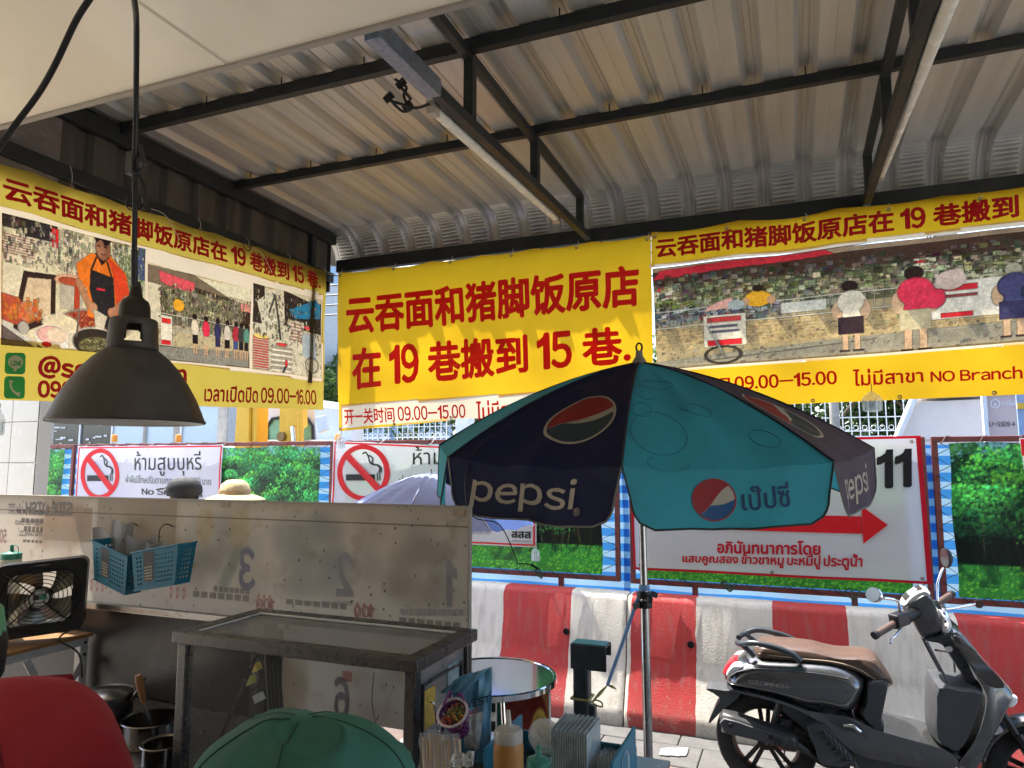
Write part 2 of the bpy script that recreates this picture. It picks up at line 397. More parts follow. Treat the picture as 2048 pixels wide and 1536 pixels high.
# ---- ground, pavement, road
mb = MB(); mb.box(-9, 9, -6, 5.45, -0.25, -0.030); pave = struct(mb.build('pavement', M_conc))
mb = MB(); mb.add([(-200, 5.6, -.15), (200, 5.6, -.15), (200, 330, -.15), (-200, 330, -.15)], [(0, 1, 2, 3)]); struct(mb.build('road', M_asph))
mb = MB(); mb.add([(-250, -60, -.27), (250, -60, -.27), (250, 340, -.27), (-250, 340, -.27)], [(0, 1, 2, 3)]); struct(mb.build('ground', M_conc))
mb = MB(); mb.box(-9, 9, 5.453, 5.6, -.25, .0); struct(mb.build('kerb', M_conc, bevel=.02))
slab = None; k = 0
for j in range(6):
    for i in range(22):
        x = -3.6+i*.302+(0.15 if j % 2 else 0); y = 3.02+j*.302
        if x > 3: continue
        if slab is None:
            mb = MB(); mb.box(0, .296, 0, .296, -.03, 0); slab = mb.build('paving_slab', M_paveg, pave, bevel=.004, seg=1); o = slab
            mb = MB(); mb.box(0, .296, 0, .296, -.03, 0); slab2 = mb.build('paving_slab', M_paver, pave, bevel=.004, seg=1); slab2.location = (-3.9, 3.92, 0)
        o = (slab if j in (4, 5, 2, 1) else slab2).copy() if k else slab
        if k: COL.objects.link(o)
        o.location = (x, y, random.uniform(-.003, .003)); k += 1

mb = MB(); mb.box(-6, 6, -6, 1.30, -.028, -.012); struct(mb.build('floor', mat('bounce_floor_tile', (.50, .465, .41), .4, var=.06, dirt=.2, dirtcol=(.4, .36, .3))))  # pale floor out of view, added to bounce light up to the ceiling
# ---- canopy over the stall
can = thing('stall_canopy', 'corrugated zinc canopy on dark steel purlins with a curved crimped street edge', 'canopy', (-1, 2.5, 3.2))
RZ0, YARC, RARC = 3.252, 3.77, 0.20
def roof_profile(x0, nr):
    pts = []          # (x, up, pan?)
    for r in range(nr):
        c = x0+0.1+r*0.2
        pts += [(c-.1, 0, 1), (c-.0995, .002, 1), (c-.078, .0, 1), (c-.062, .0, 1), (c-.044, 0, .6), (c-.024, .030, 0), (c-.012, .030, 0), (c-.009, .027, 0), (c+.009, .027, 0), (c+.012, .030, 0), (c+.024, .030, 0), (c+.044, 0, .6), (c+.062, 0, 1), (c+.078, .0, 1)]
    pts[0] = (x0-.014, 0, 1); pts.append((x0+nr*.2+.014, 0, 1)); return pts
def roof_sheet(x0, nr, zoff):
    pr = roof_profile(x0, nr); path = []
    for y in (-2.0, 0, 1, 2, 2.6, 3.2, 3.6, YARC): path.append((y, RZ0+(3.0-y)*.012+zoff, 0, 1, 0))
    zb = RZ0+(3.0-YARC)*.012+zoff-RARC; n = 132
    for i in range(1, n+1):
        a = R(86)*i/n; cr = (.5-abs(math.sin(math.pi*i*13/n)))*.012
        path.append((YARC+RARC*math.sin(a), zb+RARC*math.cos(a), math.sin(a), math.cos(a), cr))
    vs = []; fs = []; w_ = len(pr)
    for (y, z, ny, nz, cr) in path:
        for x, up, pan in pr:
            ripple = cr*pan
            vs.append((x, y+ny*(up+ripple), z+nz*(up+ripple)))
    for j in range(len(path)-1):
        for i in range(w_-1): fs.append((j*w_+i, j*w_+i+1, (j+1)*w_+i+1, (j+1)*w_+i))
    mb = MB(); nf = (len(path)-1)*(w_-1); mb.add(vs, fs); mb.mi = [0 if k//(w_-1) < 7 else 1 for k in range(nf)]
    mb.build('roof_sheet', [M_roof, M_roofc], can, smooth=28)
for i in range(9): roof_sheet(-3.6+i*.8, 4, -.0015*(i % 2))
for y in (.9, 1.55, 2.22, 2.93):
    mb = MB(); mb.box(-2.83, 3.5, y-.017, y+.017, 3.202, 3.245+(3-y)*.012); mb.build('purlin', M_purlin, can, bevel=.003)
mb = MB(); mb.box(-2.83, 3.5, 3.872, 3.912, 2.976, 3.058); mb.build('edge_beam', M_purlin, can, bevel=.003)
for tx, tw in ((-1.068, 1), (.385, -1)):
    mb = MB(); mb.bar((tx, 1.0, 3.215), (tx, 3.72, 3.190), .034, .036); tr = mb.build('truss', M_purlin, can, bevel=.003)
    mb = MB(); mb.bar((tx, 1.95, 2.935), (tx, 3.87, 3.005), .036, .040); mb.build('bottom_chord', M_purlin, tr, bevel=.003)
    mb = MB(); mb.bar((tx, 1.60, 2.925), (tx, 1.97, 2.9365), .056, .060); mb.build('coupler', M_steelblu, tr, bevel=.003)
    for y in (2.25, 2.96, 3.70):
        mb = MB(); mb.box(tx-.019, tx+.019, y-.019, y+.019, 2.965+(y-2.25)*.03, 3.20); mb.build('strut', M_purlin, tr, bevel=.002)
for k, (x, y) in enumerate([(-2.81, 3.9), (3.45, 3.9)]):
    mb = MB(); mb.box(x-.03, x+.03, y+.025, y+.085, 0 if k else 2.2, 3.0); mb.build('post', M_purlin, can, bevel=.003)
# sheeting screws under the rib ends
for y in (2.22, 2.93):
    for i in range(0, 30, 2):
        x = -2.7+i*.2
        mb = MB(); mb.tube([(x, y-.024, 3.24), (x, y-.024, 3.275)], .003, 5); mb.build('roof_screw', M_blk, can)

sh = thing('added_rear_wall', 'plain grey brown wall added unseen behind the viewer to cut the light', 'wall', (0, -2.1, 0))  # unseen wall, added to keep light from behind off the near faces
mb = MB(); mb.box(-6, 6, -2.2, -2.05, 0, 2.745); mb.build('wall_face', mat('rear_wall_paint', (.30, .27, .23), .8, dirt=.3), sh)
# ---- side wall above the left banner
sw = thing('side_wall', 'dark corrugated zinc side wall above the left yellow banner', 'wall', (-2.86, 2.4, 2.95))
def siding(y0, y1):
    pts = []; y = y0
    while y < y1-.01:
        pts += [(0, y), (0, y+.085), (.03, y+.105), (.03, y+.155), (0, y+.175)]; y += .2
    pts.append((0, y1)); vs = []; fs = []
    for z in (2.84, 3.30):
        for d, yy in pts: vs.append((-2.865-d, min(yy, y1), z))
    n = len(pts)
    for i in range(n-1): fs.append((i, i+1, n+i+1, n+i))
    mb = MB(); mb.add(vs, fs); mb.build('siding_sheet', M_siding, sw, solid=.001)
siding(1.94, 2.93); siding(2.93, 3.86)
mb = MB(); mb.box(-2.875, -2.862, .2, 1.96, 2.80, 3.30); mb.build('patch_panel', M_smear, sw, label='brown panel smeared with pale paint')
mb = MB(); mb.box(-2.86, -2.82, .3, 3.86, 3.16, 3.235); mb.build('top_rail', M_purlin, sw, bevel=.003)
mb = MB(); mb.box(-2.86, -2.835, .3, 3.86, 2.90, 2.965); mb.build('bottom_rail', M_purlin, sw, bevel=.003)
mb = MB(); mb.box(-2.87, -2.83, 3.62, 3.66, 2.2, 3.2); mb.build('upright', M_purlin, sw, bevel=.003)

# ---- cream ceiling over the cook
ce = thing('ceiling', 'cream painted ceiling board at the upper left, above the hanging lamp', 'ceiling', (-2, 0, 2.75))
for x0, x1 in ((-6, -3.8), (-3.797, -1.367), (-1.361, 1.08), (1.086, 3.5)):
    mb = MB(); mb.box(x0, x1, -2.0, 1.355, 2.75, 2.762); mb.build('ceiling_panel', M_ceil, ce)
mb = MB(); mb.box(-1.37, -1.358, -2.0, 1.35, 2.745, 2.752); mb.build('joint_strip', M_ceil, ce)
mb = MB(); mb.box(-6, 3.5, 1.355, 1.372, 2.742, 2.775); mb.build('edge_trim', mat('trim', (.34, .31, .27), .5), ce)

# ---- tiled pillar on the left
pil = thing('tiled_pillar', 'white tiled pillar at the far left below the yellow banner', 'pillar', (-4.7, 3.05, 0))
mb = MB(); mb.box(-5.25, -4.256, 2.91, 2.975, 0, 3.2); mb.build('core', M_conc, pil)
tl = None
for j in range(13):
    for i in range(4):
        x = -5.24+i*.25; z = .02+j*.25-.07
        if z > 3.0: continue
        mb = MB(); mb.box(x, x+.2465, 2.9, 2.909, z, z+.2465); mb.build('wall_tile', M_tile, pil, bevel=.002, seg=1)
mb = MB(); mb.box(-4.255, -4.243, 2.90, 2.98, 0, 3.2); mb.build('side_tile_face', M_tile, pil)

# ================================================================== BANNERS ON THE STALL
INKT = .72
M_ink = mat('printed_vinyl', (1, 1, 1), 0.38, var=.05, scale=4, attr='ink', trmix=INKT)
M_yel = mat('yellow_vinyl', srgb('deae20'), 0.38, var=.07, scale=3, dirt=.22, dirtcol=srgb('a87c14'), trmix=INKT)
M_yel2 = mat('pale_yellow_vinyl', srgb('c4ac48'), 0.38, var=.06, scale=3, dirt=.2, dirtcol=srgb('a89040'), trmix=INKT)
M_cream = mat('cream_vinyl', srgb('e8d4b2'), 0.4, var=.05, scale=4, dirt=.3, dirtcol=srgb('ccb084'), trmix=INKT)
M_red = mat('red_ink', srgb('dc1a1a'), 0.4, var=.05, scale=5, trmix=.4)
M_dred = mat('dark_red_ink', srgb('b41422'), 0.4, var=.05, scale=5, trmix=.4)
M_green = mat('green_ink', srgb('2f9a55'), 0.4, trmix=.4)
M_creamink = mat('cream_ink', srgb('ecdcb8'), 0.4, trmix=.4)
M_ring = mat('brass_eyelet', (0.35, .3, .2), .35, metal=.9)

def rip(a, b, sd=0.0):
    return .007*np.sin(a*4.7+b*1.9+sd)+.004*np.sin(a*11.3-b*3.1+sd*2)+.0025*np.sin(b*14+a*5)
def SB(a, b, off=0): return (a, 3.862-off+rip(a, b), b)
def SR(a, b, off=0): return (a, 3.855-off+rip(a, b, 2.0)+.010*np.sin(a*9.4+1)*(b-2.0), b)
def SL(a, b, off=0): return (-2.822+off+rip(a, b, 1.0)+.006*np.sin(a*17)*(3.0-b), a, b)
def ab(px, py, pl):
    if pl == 'L': v = P(px, py, X=-2.82); return (v.y, v.z)
    v = P(px, py, Y={'B': 3.86, 'F': 5.08}[pl]); return (v.x, v.z)
def pbox(surf, pl, bl, br, tl, tr, off=.004):
    return quadbox(surf, ab(*bl, pl), ab(*br, pl), ab(*tl, pl), ab(*tr, pl), off)
def inside(q, a, b):
    bl, br, tl, tr = q; s = 0.5
    for _ in range(6):
        bot = (bl[0]+(br[0]-bl[0])*s, bl[1]+(br[1]-bl[1])*s); top = (tl[0]+(tr[0]-tl[0])*s, tl[1]+(tr[1]-tl[1])*s)
        t = (b-bot[1])/(top[1]-bot[1]); l = (bl[0]+(tl[0]-bl[0])*t); r = (br[0]+(tr[0]-br[0])*t); s = (a-l)/(r-l)
    return .0 < s < 1. and .0 < t < 1.
def open_up(mb, holes, ax):
    """leave the sheet open where a picture or band is printed instead"""
    mb.f = [f for f in mb.f if not any(all(inside(h, mb.v[i][ax], mb.v[i][2]) for i in f) for h in holes)]; mb.mi = [0]*len(mb.f); return mb
def cloth(name, surf, bl, br, tl, tr, m, parent, off=0, nu=60, nv=30, scal=0.0, ngrom=4, holes=(), ax=0):
    f = quadbox(surf, bl, br, tl, tr, off); mb = MB()
    def g(s, t):
        p = list(f(s, t)); p[2] -= scal*abs(math.sin(math.pi*ngrom*s))*t**3; return p
    mb.grid(g, nu, nv); open_up(mb, holes, ax) if holes else None; return mb.build(name, m, parent, smooth=180)
def patch(name, fn, pts, m, parent, sub=1):
    """flat print: polygon in box coordinates"""
    mb = MB(); n = len(pts); c = (sum(p[0] for p in pts)/n, sum(p[1] for p in pts)/n); vs = [fn(*c)]+[fn(*p) for p in pts]
    mb.add(vs, [(0, i+1, (i+1) % n+1) for i in range(n)]); return mb.build(name, m, parent)
def ringpts(cx, cy, rx, ry, n=40, a0=0, a1=2*math.pi): return [(cx+rx*math.cos(a0+(a1-a0)*i/n), cy+ry*math.sin(a0+(a1-a0)*i/n)) for i in range(n)]
def ringstrip(name, fn, cx, cy, rx, ry, th, m, parent, n=48, thy=None):
    mb = MB(); vs = []; thy = thy or th
    for i in range(n):
        a = 2*math.pi*i/n; vs += [fn(cx+rx*math.cos(a), cy+ry*math.sin(a)), fn(cx+(rx-th)*math.cos(a), cy+(ry-thy)*math.sin(a))]
    mb.add(vs, [(2*i, (2*i+2) % (2*n), (2*i+3) % (2*n), 2*i+1) for i in range(n)]); return mb.build(name, m, parent)
def eyelet(pt, axis, parent):
    mb = MB(); r = .010; mb.lathe([(r*.45, .0), (r, -.001), (r, .003), (r*.45, .003)], pt, 12, axis); mb.build('eyelet', M_ring, parent)
def tie(p, q, parent, r=.0016, sag=.0):
    mb = MB(); p = Vector(p); q = Vector(q); mid = (p+q)/2+Vector((.012, -.004, -sag)); mb.tube(smooth_poly([p, mid, q], 4, False), r, 5); mb.build('tie_string', M_string, parent)
def quadprint(name, img, surf, pl, bl, br, tl, tr, m, parent, off=.003):
    f = quadbox(surf, ab(*bl, pl), ab(*br, pl), ab(*tl, pl), ab(*tr, pl), off)
    return print_mesh(name, img, lambda u, v: f(u, v), m, parent)

CJ1 = "云吞面和猪脚饭原店"; CJ2 = "在 19 巷搬到 15 巷."
# --- centre banner
bn = thing('banner', 'plain yellow banner with two rows of big red Chinese characters, centre of the three banners', 'banner', (-1.75, 3.86, 2.97), None)
TLc, TRc, BLc, BRc = (-2.80, 2.966), (-.705, 2.975), (-2.765, 1.902), (-.71, 2.035)
cloth('vinyl_sheet', SB, BLc, BRc, TLc, TRc, M_yel, bn, nu=80, nv=60, scal=.012, ngrom=6, holes=[[ab(*q_, 'B') for q_ in ((681, 857), (1309, 812), (679, 808), (1309, 767))]])
f = pbox(SB, 'B', (683, 856), (1306, 812), (681, 809), (1306, 768), .0025)
mb = MB(); mb.grid(lambda s, t: f(s, t+(.02*math.sin(s*19)+.015*math.sin(s*47) if t < .01 else 0)), 60, 3); mb.build('white_band', M_cream, bn, smooth=180)
lettering(CJ1, pbox(SB, 'B', (697, 671), (1279, 612), (693, 593), (1277, 527)), M_red, bn, .034, 64)
lettering(CJ2, pbox(SB, 'B', (706, 781), (1262, 727), (704, 696), (1259, 650)), M_red, bn, .032, 64)
lettering("开-关时间 09.00-15.00", pbox(SB, 'B', (690, 850), (932, 837), (688, 818), (930, 808), .006), M_red, bn, .02, 50)
lettering("ไม่มีสาขา NO Branch", pbox(SB, 'B', (953, 842), (1240, 822), (951, 802), (1238, 783), .006), M_red, bn, .02, 50)
for s in np.linspace(0, 1, 6):
    x = TLc[0]+.02+(TRc[0]-TLc[0]-.04)*s; eyelet((x, 3.85, 2.945), 'Y', bn); tie((x, 3.85, 2.95), (x+.004, 3.868, 2.99), bn)
    x = BLc[0]+.02+(BRc[0]-BLc[0]-.04)*s; eyelet((x, 3.852, BLc[1]+(BRc[1]-BLc[1])*s+.014), 'Y', bn)
for x in (-2.15, -1.35, -.99):
    mb = MB(); mb.tube(smooth_poly([(x, 3.868, 3.05), (x, 3.862, 2.98), (x+.004, 3.846, 2.955), (x+.014, 3.84, 2.975)], 4, False), .0022, 6); mb.build('wire_hook', M_wire, bn)

# --- right banner with shop picture
br = thing('banner', 'long yellow banner picturing a queue outside a shop, right of the plain banner', 'banner', (.5, 3.855, 2.98))
XE = 1.66
cloth('vinyl_sheet', SR, (-.712, 1.985), (XE, 2.02), (-.70, 2.986), (XE, 3.0), M_yel, br, nu=140, nv=70, scal=.016, ngrom=5, holes=[[ab(*q_, 'B') for q_ in ((1305, 747), (2310, 671), (1298, 530), (2310, 410))]])
def photo_shop(w, h, near=True):
    im = Img(w, h, (.62, .55, .40)); n = im.noise
    im.rect(0, 0, 1, .50, (.30, .30, .20)); im.rect(0, .0, 1, .20, (.20, .13, .10))
    im.poly([(0, 0), (1, 0), (1, .05), (.0, .05)], (.55, .45, .36)); im.poly([(.02, .03), (.4, .0), (.42, .05), (.0, .12)], (.70, .12, .16))
    for i in range(14): im.rect(.12+i*.065, .24, .12+i*.065+.055, .42, (.46+.2*RNG.random(), .50+.12*RNG.random(), .36), .8)
    for i in range(30): u = .1+.88*RNG.random(); im.line(u, .2+.2*RNG.random(), u+.05, .22+.2*RNG.random(), .006, (.15, .1, .08), .7)
    for i in range(9): im.line(0, .22+i*.03, 1, .17+i*.034, .004, (.30, .26, .18), .6)
    for i in range(60): im.ell(RNG.random(), .35+.2*RNG.random(), .01+.02*RNG.random(), .02+.04*RNG.random(), tuple((.25+.5*RNG.random())*np.array([1, .93, .75])+.12*RNG.random(3)), .7)
    im.rect(.58, .18, .65, .42, (.86, .82, .72)); im.rect(.58, .20, .65, .22, (.75, .1, .12)); im.rect(.59, .26, .64, .27, (.8, .3, .25)); im.rect(.585, .37, .60, .41, (.75, .1, .1))
    im.rect(0, .18, .07, .36, (.82, .78, .68)); im.rect(0, .34, .07, .36, (.8, .1, .12)); im.ell(.02, .22, .01, .03, (.8, .2, .2)); im.rect(.02, .28, .06, .30, (.5, .3, .3))
    im.ell(.06, .38, .06, .06, (.42, .48, .22)); im.rect(.0, .42, .2, .5, (.25, .38, .55), .6)
    for i in range(22): im.ell(.01+.2*RNG.random(), .46+.08*RNG.random(), .012, .03, ((.2, .35, .6), (.75, .15, .15), (.7, .7, .65))[i % 3], .8)
    im.rect(0, .58, 1, .82, (.70, .60, .42)); m = n(26, 3); im.blend(np.clip((m-.5)*3, 0, 1)*((im.v > .58) & (im.v < .82)), (.55, .45, .30), .7)
    for i in range(7): im.line(0, .60+i*.03, 1, .58+i*.03, .003, (.5, .42, .3), .4)
    im.poly([(0, .92), (.4, .84), (1, .78), (1, 1), (0, 1)], (.50, .48, .42)); im.line(.1, .95, .5, .86, .004, (.2, .2, .2), .5); im.rect(0, .94, 1, 1, (.58, .54, .46), .6)
    clutter(im, (.0, .10, 1, .24), 500, 1, .08, .5); clutter(im, (.0, .20, 1, .46), 1500, 2, .10, .95, (1, .97, .75)); clutter(im, (0, .42, .3, .58), 350, 3, .1, .9, (.9, .95, 1)); clutter(im, (.0, .58, 1, .80), 900, 4, .42, .8, (1, .88, .66), .008); clutter(im, (0, .80, 1, .98), 300, 5, .3, .62, (1, .97, .9), .006)
    # railing
    for v in (.44, .60): im.line(0, v, 1, v-.03, .007, (.90, .88, .80))
    for i in range(54): u = i/54; im.line(u, .445-.03*u, u, .60-.03*u, .003, (.88, .86, .78), .8)
    # hung notices
    im.rect(.12, .52, .22, .82, (.88, .84, .76)); im.rect(.13, .54, .21, .59, (.78, .2, .2)); im.rect(.135, .62, .2, .64, (.3, .3, .4)); im.rect(.135, .67, .205, .69, (.3, .3, .4)); im.rect(.13, .76, .21, .81, (.85, .12, .15))
    im.rect(.30, .46, .40, .56, (.80, .80, .76)); im.rect(.61, .42, .84, .74, (.88, .85, .80)); im.rect(.63, .45, .70, .50, (.8, .12, .15)); im.rect(.74, .45, .82, .49, (.8, .12, .15)); im.rect(.64, .53, .70, .56, (.5, .2, .2))
    im.rect(.63, .69, .69, .73, (.8, .12, .15)); im.rect(.77, .69, .83, .73, (.8, .12, .15)); im.poly([(.14, .42), (.19, .36), (.2, .46), (.12, .48)], (.85, .6, .55))
    # people
    def person(u, v, s, top, low, sk=(.78, .62, .48), bag=None, hair=(.12, .08, .07)):
        im.ell(u, v-.20*s, .017*s, .055*s, hair); im.ell(u+.004, v-.02*s, .034*s, .145*s, top); im.ell(u-.03*s, v+.03*s, .012*s, .09*s, sk); im.ell(u+.032*s, v+.03*s, .012*s, .09*s, sk)
        im.ell(u, v-.05*s, .03*s, .11*s, top); im.rect(u-.028*s, v+.09*s, u+.028*s, v+.25*s, low); im.rect(u-.020*s, v+.25*s, u-.006*s, v+.40*s, sk); im.rect(u+.006*s, v+.25*s, u+.02*s, v+.40*s, sk)
        im.rect(u-.026*s, v+.40*s, u-.004*s, v+.42*s, (.2, .15, .15)); im.rect(u+.004*s, v+.40*s, u+.028*s, v+.42*s, (.2, .15, .15))
        if bag: im.ell(u+.034*s, v+.02*s, .02*s, .08*s, bag)
    for u, c in ((.25, (.90, .62, .12)), (.86, (.88, .42, .20))): im.ell(u, .40, .032, .075, c); im.ell(u, .30, .012, .03, (.12, .08, .06)); im.ell(u-.03, .42, .01, .04, (.75, .55, .4)); im.ell(u+.03, .42, .01, .04, (.75, .55, .4))
    im.ell(.65, .40, .03, .09, (.80, .70, .66)); im.ell(.20, .44, .02, .05, (.6, .65, .66))
    person(.45, .56, .95, (.88, .84, .76), (.14, .10, .12)); person(.58, .53, 1.12, (.85, .16, .26), (.72, .66, .52), bag=(.85, .16, .26)); person(.765, .55, .95, (.20, .20, .36), (.16, .15, .28), bag=(.12, .14, .22), hair=(.6, .58, .5)); person(.925, .56, 1.0, (.86, .80, .74), (.10, .08, .12))
    im.ell(.165, .90, .045, .085, (.18, .16, .15), ring=.16, soft=.06); im.line(.165, .9, .13, .62, .006, (.7, .7, .68)); im.line(.165, .9, .10, .15, .004, (.75, .75, .7))
    im.vary(9, .14, 5); im.vary(40, .12, 6); im.a = im.a*.97+.03; return im
imR = sketch(photo_shop(640, 190))
quadprint('shop_picture', imR, SR, 'B', (1314, 741), (2300, 665), (1305, 538), (2300, 426), M_ink, br)
f = pbox(SR, 'B', (1300, 537), (2300, 424), (1298, 531), (2300, 411), .0025)
mb = MB(); mb.grid(f, 60, 2); mb.build('white_border', M_cream, br, smooth=180)
f = pbox(SR, 'B', (1308, 747), (2300, 670), (1307, 738), (2300, 660), .0028)
mb = MB(); mb.grid(f, 60, 2); mb.build('white_border', M_cream, br, smooth=180)
lettering(CJ1+"在 19 巷搬到", pbox(SR, 'B', (1313, 518), (2037, 437), (1311, 478), (2035, 390)), M_dred, br, .036, 56)
lettering("15 巷.", pbox(SR, 'B', (2075, 433), (2300, 408), (2073, 386), (2298, 358)), M_dred, br, .036, 56)
lettering("时间 09.00-15.00", pbox(SR, 'B', (1398, 787), (1675, 770), (1397, 758), (1673, 741)), M_red, br, .03, 50)
lettering("ไม่มีสาขา", pbox(SR, 'B', (1706, 773), (1847, 764), (1705, 738), (1845, 734)), M_red, br, .02, 50)
lettering("NO Branch", pbox(SR, 'B', (1861, 765), (2044, 758), (1860, 742), (2043, 732)), M_red, br, .025, 50)
for s in np.linspace(0, 1, 7):
    x = -.68+(XE+.66)*s; eyelet((x, 3.84, 2.95), 'Y', br); tie((x, 3.84, 2.955), (x+.004, 3.868, 2.99), br); eyelet((x, 3.845, 2.0+.03*s), 'Y', br)

# --- left banner with three pictures
bl_ = thing('banner', 'pale yellow banner with a cook picture and shop pictures, hung along the left side wall', 'banner', (-2.82, 2.7, 2.95))
cloth('vinyl_sheet', SL, (1.50, 1.925), (3.77, 2.037), (1.50, 2.85), (3.77, 2.962), M_yel2, bl_, nu=140, nv=70, scal=.01, ngrom=7, ax=1, holes=[[ab(*q_, 'L') for q_ in ((-300, 640), (648, 766), (-300, 330), (648, 587))]])
lettering(CJ1+CJ2, pbox(SL, 'L', (3, 400), (643, 580), (3, 350), (641, 545)), M_dred, bl_, .036, 56)
def photo_cook(w, h):
    im = Img(w, h, (.80, .76, .64))
    for i in range(260): im.ell(.3+.7*RNG.random(), .38*RNG.random(), .006+.012*RNG.random(), .01+.03*RNG.random(), tuple((.30+.55*RNG.random())*np.array([1, .95, .80])+.12*RNG.random(3)), .6)
    im.rect(.12, 0, .34, .14, (.14, .12, .13)); im.rect(.0, .0, .12, .10, (.16, .13, .13)); im.rect(.30, .02, .345, .18, (.8, .12, .14))
    im.rect(0, .14, .2, .36, (.84, .78, .68))
    for i in range(8): im.line(0, .15+i*.02, .19, .16+i*.02, .003, (.75, .4, .35), .8)
    im.ell(.88, .25, .10, .16, (.50, .56, .38)); im.a[...] = im.a
    for i in range(200): im.stamp(.78+.2*RNG.random(), .1+.32*RNG.random(), .012, (.78, .78, .62) if i % 2 else (.3, .4, .22), .8)
    im.rect(.93, .0, 1.0, .3, (.16, .22, .5), .8)
    clutter(im, (.0, .0, .5, .38), 350, 6, .2, .95, (1, .94, .84)); clutter(im, (.70, .0, 1, .45), 420, 7, .2, .9, (.95, 1, .85), .014)
    # glass cabinet
    im.poly([(0, .36), (.31, .40), (.33, .78), (.03, .92), (0, .9)], (.82, .78, .68)); im.poly([(.13, .41), (.33, .40), (.33, .76), (.06, .93)], (.16, .11, .10)); im.poly([(.155, .455), (.30, .44), (.30, .73), (.095, .86)], (.80, .70, .58))
    im.poly([(0, .60), (.1, .62), (.22, .78), (.1, .84), (0, .80)], (.62, .25, .18)); im.ell(.15, .72, .05, .08, (.75, .45, .32), .8)
    for i in range(70): im.ell(.24*RNG.random(), .62+.18*RNG.random(), .01, .02, (.55+.3*RNG.random(), .25+.2*RNG.random(), .15), .7)
    # bowls and pans
    im.ell(.44, .43, .12, .06, (.82, .60, .48)); im.ell(.44, .43, .09, .035, (.62, .25, .16)); im.rect(.36, .46, .52, .66, (.66, .62, .56)); im.rect(.46, .46, .50, .66, (.62, .2, .12))
    im.ell(.62, .76, .26, .13, (.55, .50, .46)); im.ell(.62, .75, .24, .10, (.55, .18, .13))
    for i in range(260): a, r = RNG.random()*6.3, RNG.random()**.5; im.stamp(.62+.23*r*math.cos(a), .75+.09*r*math.sin(a), .014, (.72, .30+.2*RNG.random(), .25) if i % 3 else (.45, .12, .10), .8)
    # cook
    im.poly([(.47, .27), (.58, .15), (.72, .13), (.84, .28), (.87, .48), (.80, .52), (.76, .72), (.56, .70), (.55, .46), (.49, .42)], (.86, .40, .12)); im.poly([(.70, .15), (.83, .27), (.87, .48), (.80, .52), (.76, .56), (.74, .3)], (.80, .22, .12))
    im.poly([(.575, .29), (.74, .33), (.76, .74), (.70, .80), (.60, .60), (.57, .46)], (.12, .11, .12)); im.line(.58, .30, .62, .18, .008, (.12, .11, .12)); im.line(.73, .33, .70, .2, .008, (.12, .11, .12)); im.rect(.62, .44, .68, .46, (.75, .15, .2))
    im.poly([(.61, .14), (.66, .24), (.72, .15)], (.14, .08, .08)); im.ell(.67, .08, .055, .115, (.48, .30, .22)); im.ell(.67, .0, .058, .06, (.10, .07, .07)); im.ell(.655, .09, .03, .08, (.60, .40, .30), .7)
    im.line(.63, .07, .65, .072, .004, (.1, .06, .05)); im.line(.68, .07, .70, .072, .004, (.1, .06, .05)); im.line(.655, .14, .685, .14, .004, (.4, .18, .14))
    im.line(.49, .42, .57, .60, .035, (.62, .42, .30)); im.ell(.60, .62, .03, .05, (.68, .46, .34)); im.line(.84, .50, .75, .62, .033, (.62, .40, .30)); im.ell(.73, .64, .03, .045, (.66, .44, .33))
    im.poly([(.60, .62), (.70, .68), (.66, .86), (.62, .82)], (.74, .70, .62))
    im.ell(.37, .79, .13, .085, (.86, .82, .74)); im.ell(.37, .785, .12, .07, (.84, .78, .66)); im.ell(.31, .90, .115, .095, (.90, .88, .84)); im.ell(.31, .885, .10, .07, (.84, .62, .60)); im.ell(.34, .885, .07, .06, (.86, .80, .70), .8)
    im.rect(.2, .95, .42, 1, (.86, .85, .84)); im.ell(.27, .965, .03, .02, (.7, .1, .12))
    im.ell(.62, .93, .19, .15, (.88, .84, .78)); im.ell(.62, .915, .165, .115, (.15, .13, .11)); im.ell(.64, .95, .145, .085, (.40, .38, .24))
    for i in range(320): a, r = RNG.random()*6.3, RNG.random()**.5; u, v = .64+.14*r*math.cos(a), .95+.08*r*math.sin(a); im.line(u, v, u+.012, v+.016*(RNG.random()-.3), .004, (.62, .60, .42) if i % 2 else (.22, .22, .14), .8)
    im.line(.50, .66, .48, .88, .008, (.35, .33, .3))
    im.poly([(0, .8), (.25, 1), (0, 1)], (.35, .30, .30)); im.line(0, .82, .2, .98, .02, (.75, .74, .72)); im.ell(.13, .85, .035, .05, (.62, .60, .58)); im.vary(30, .12, 9); im.vary(7, .10, 8); return im
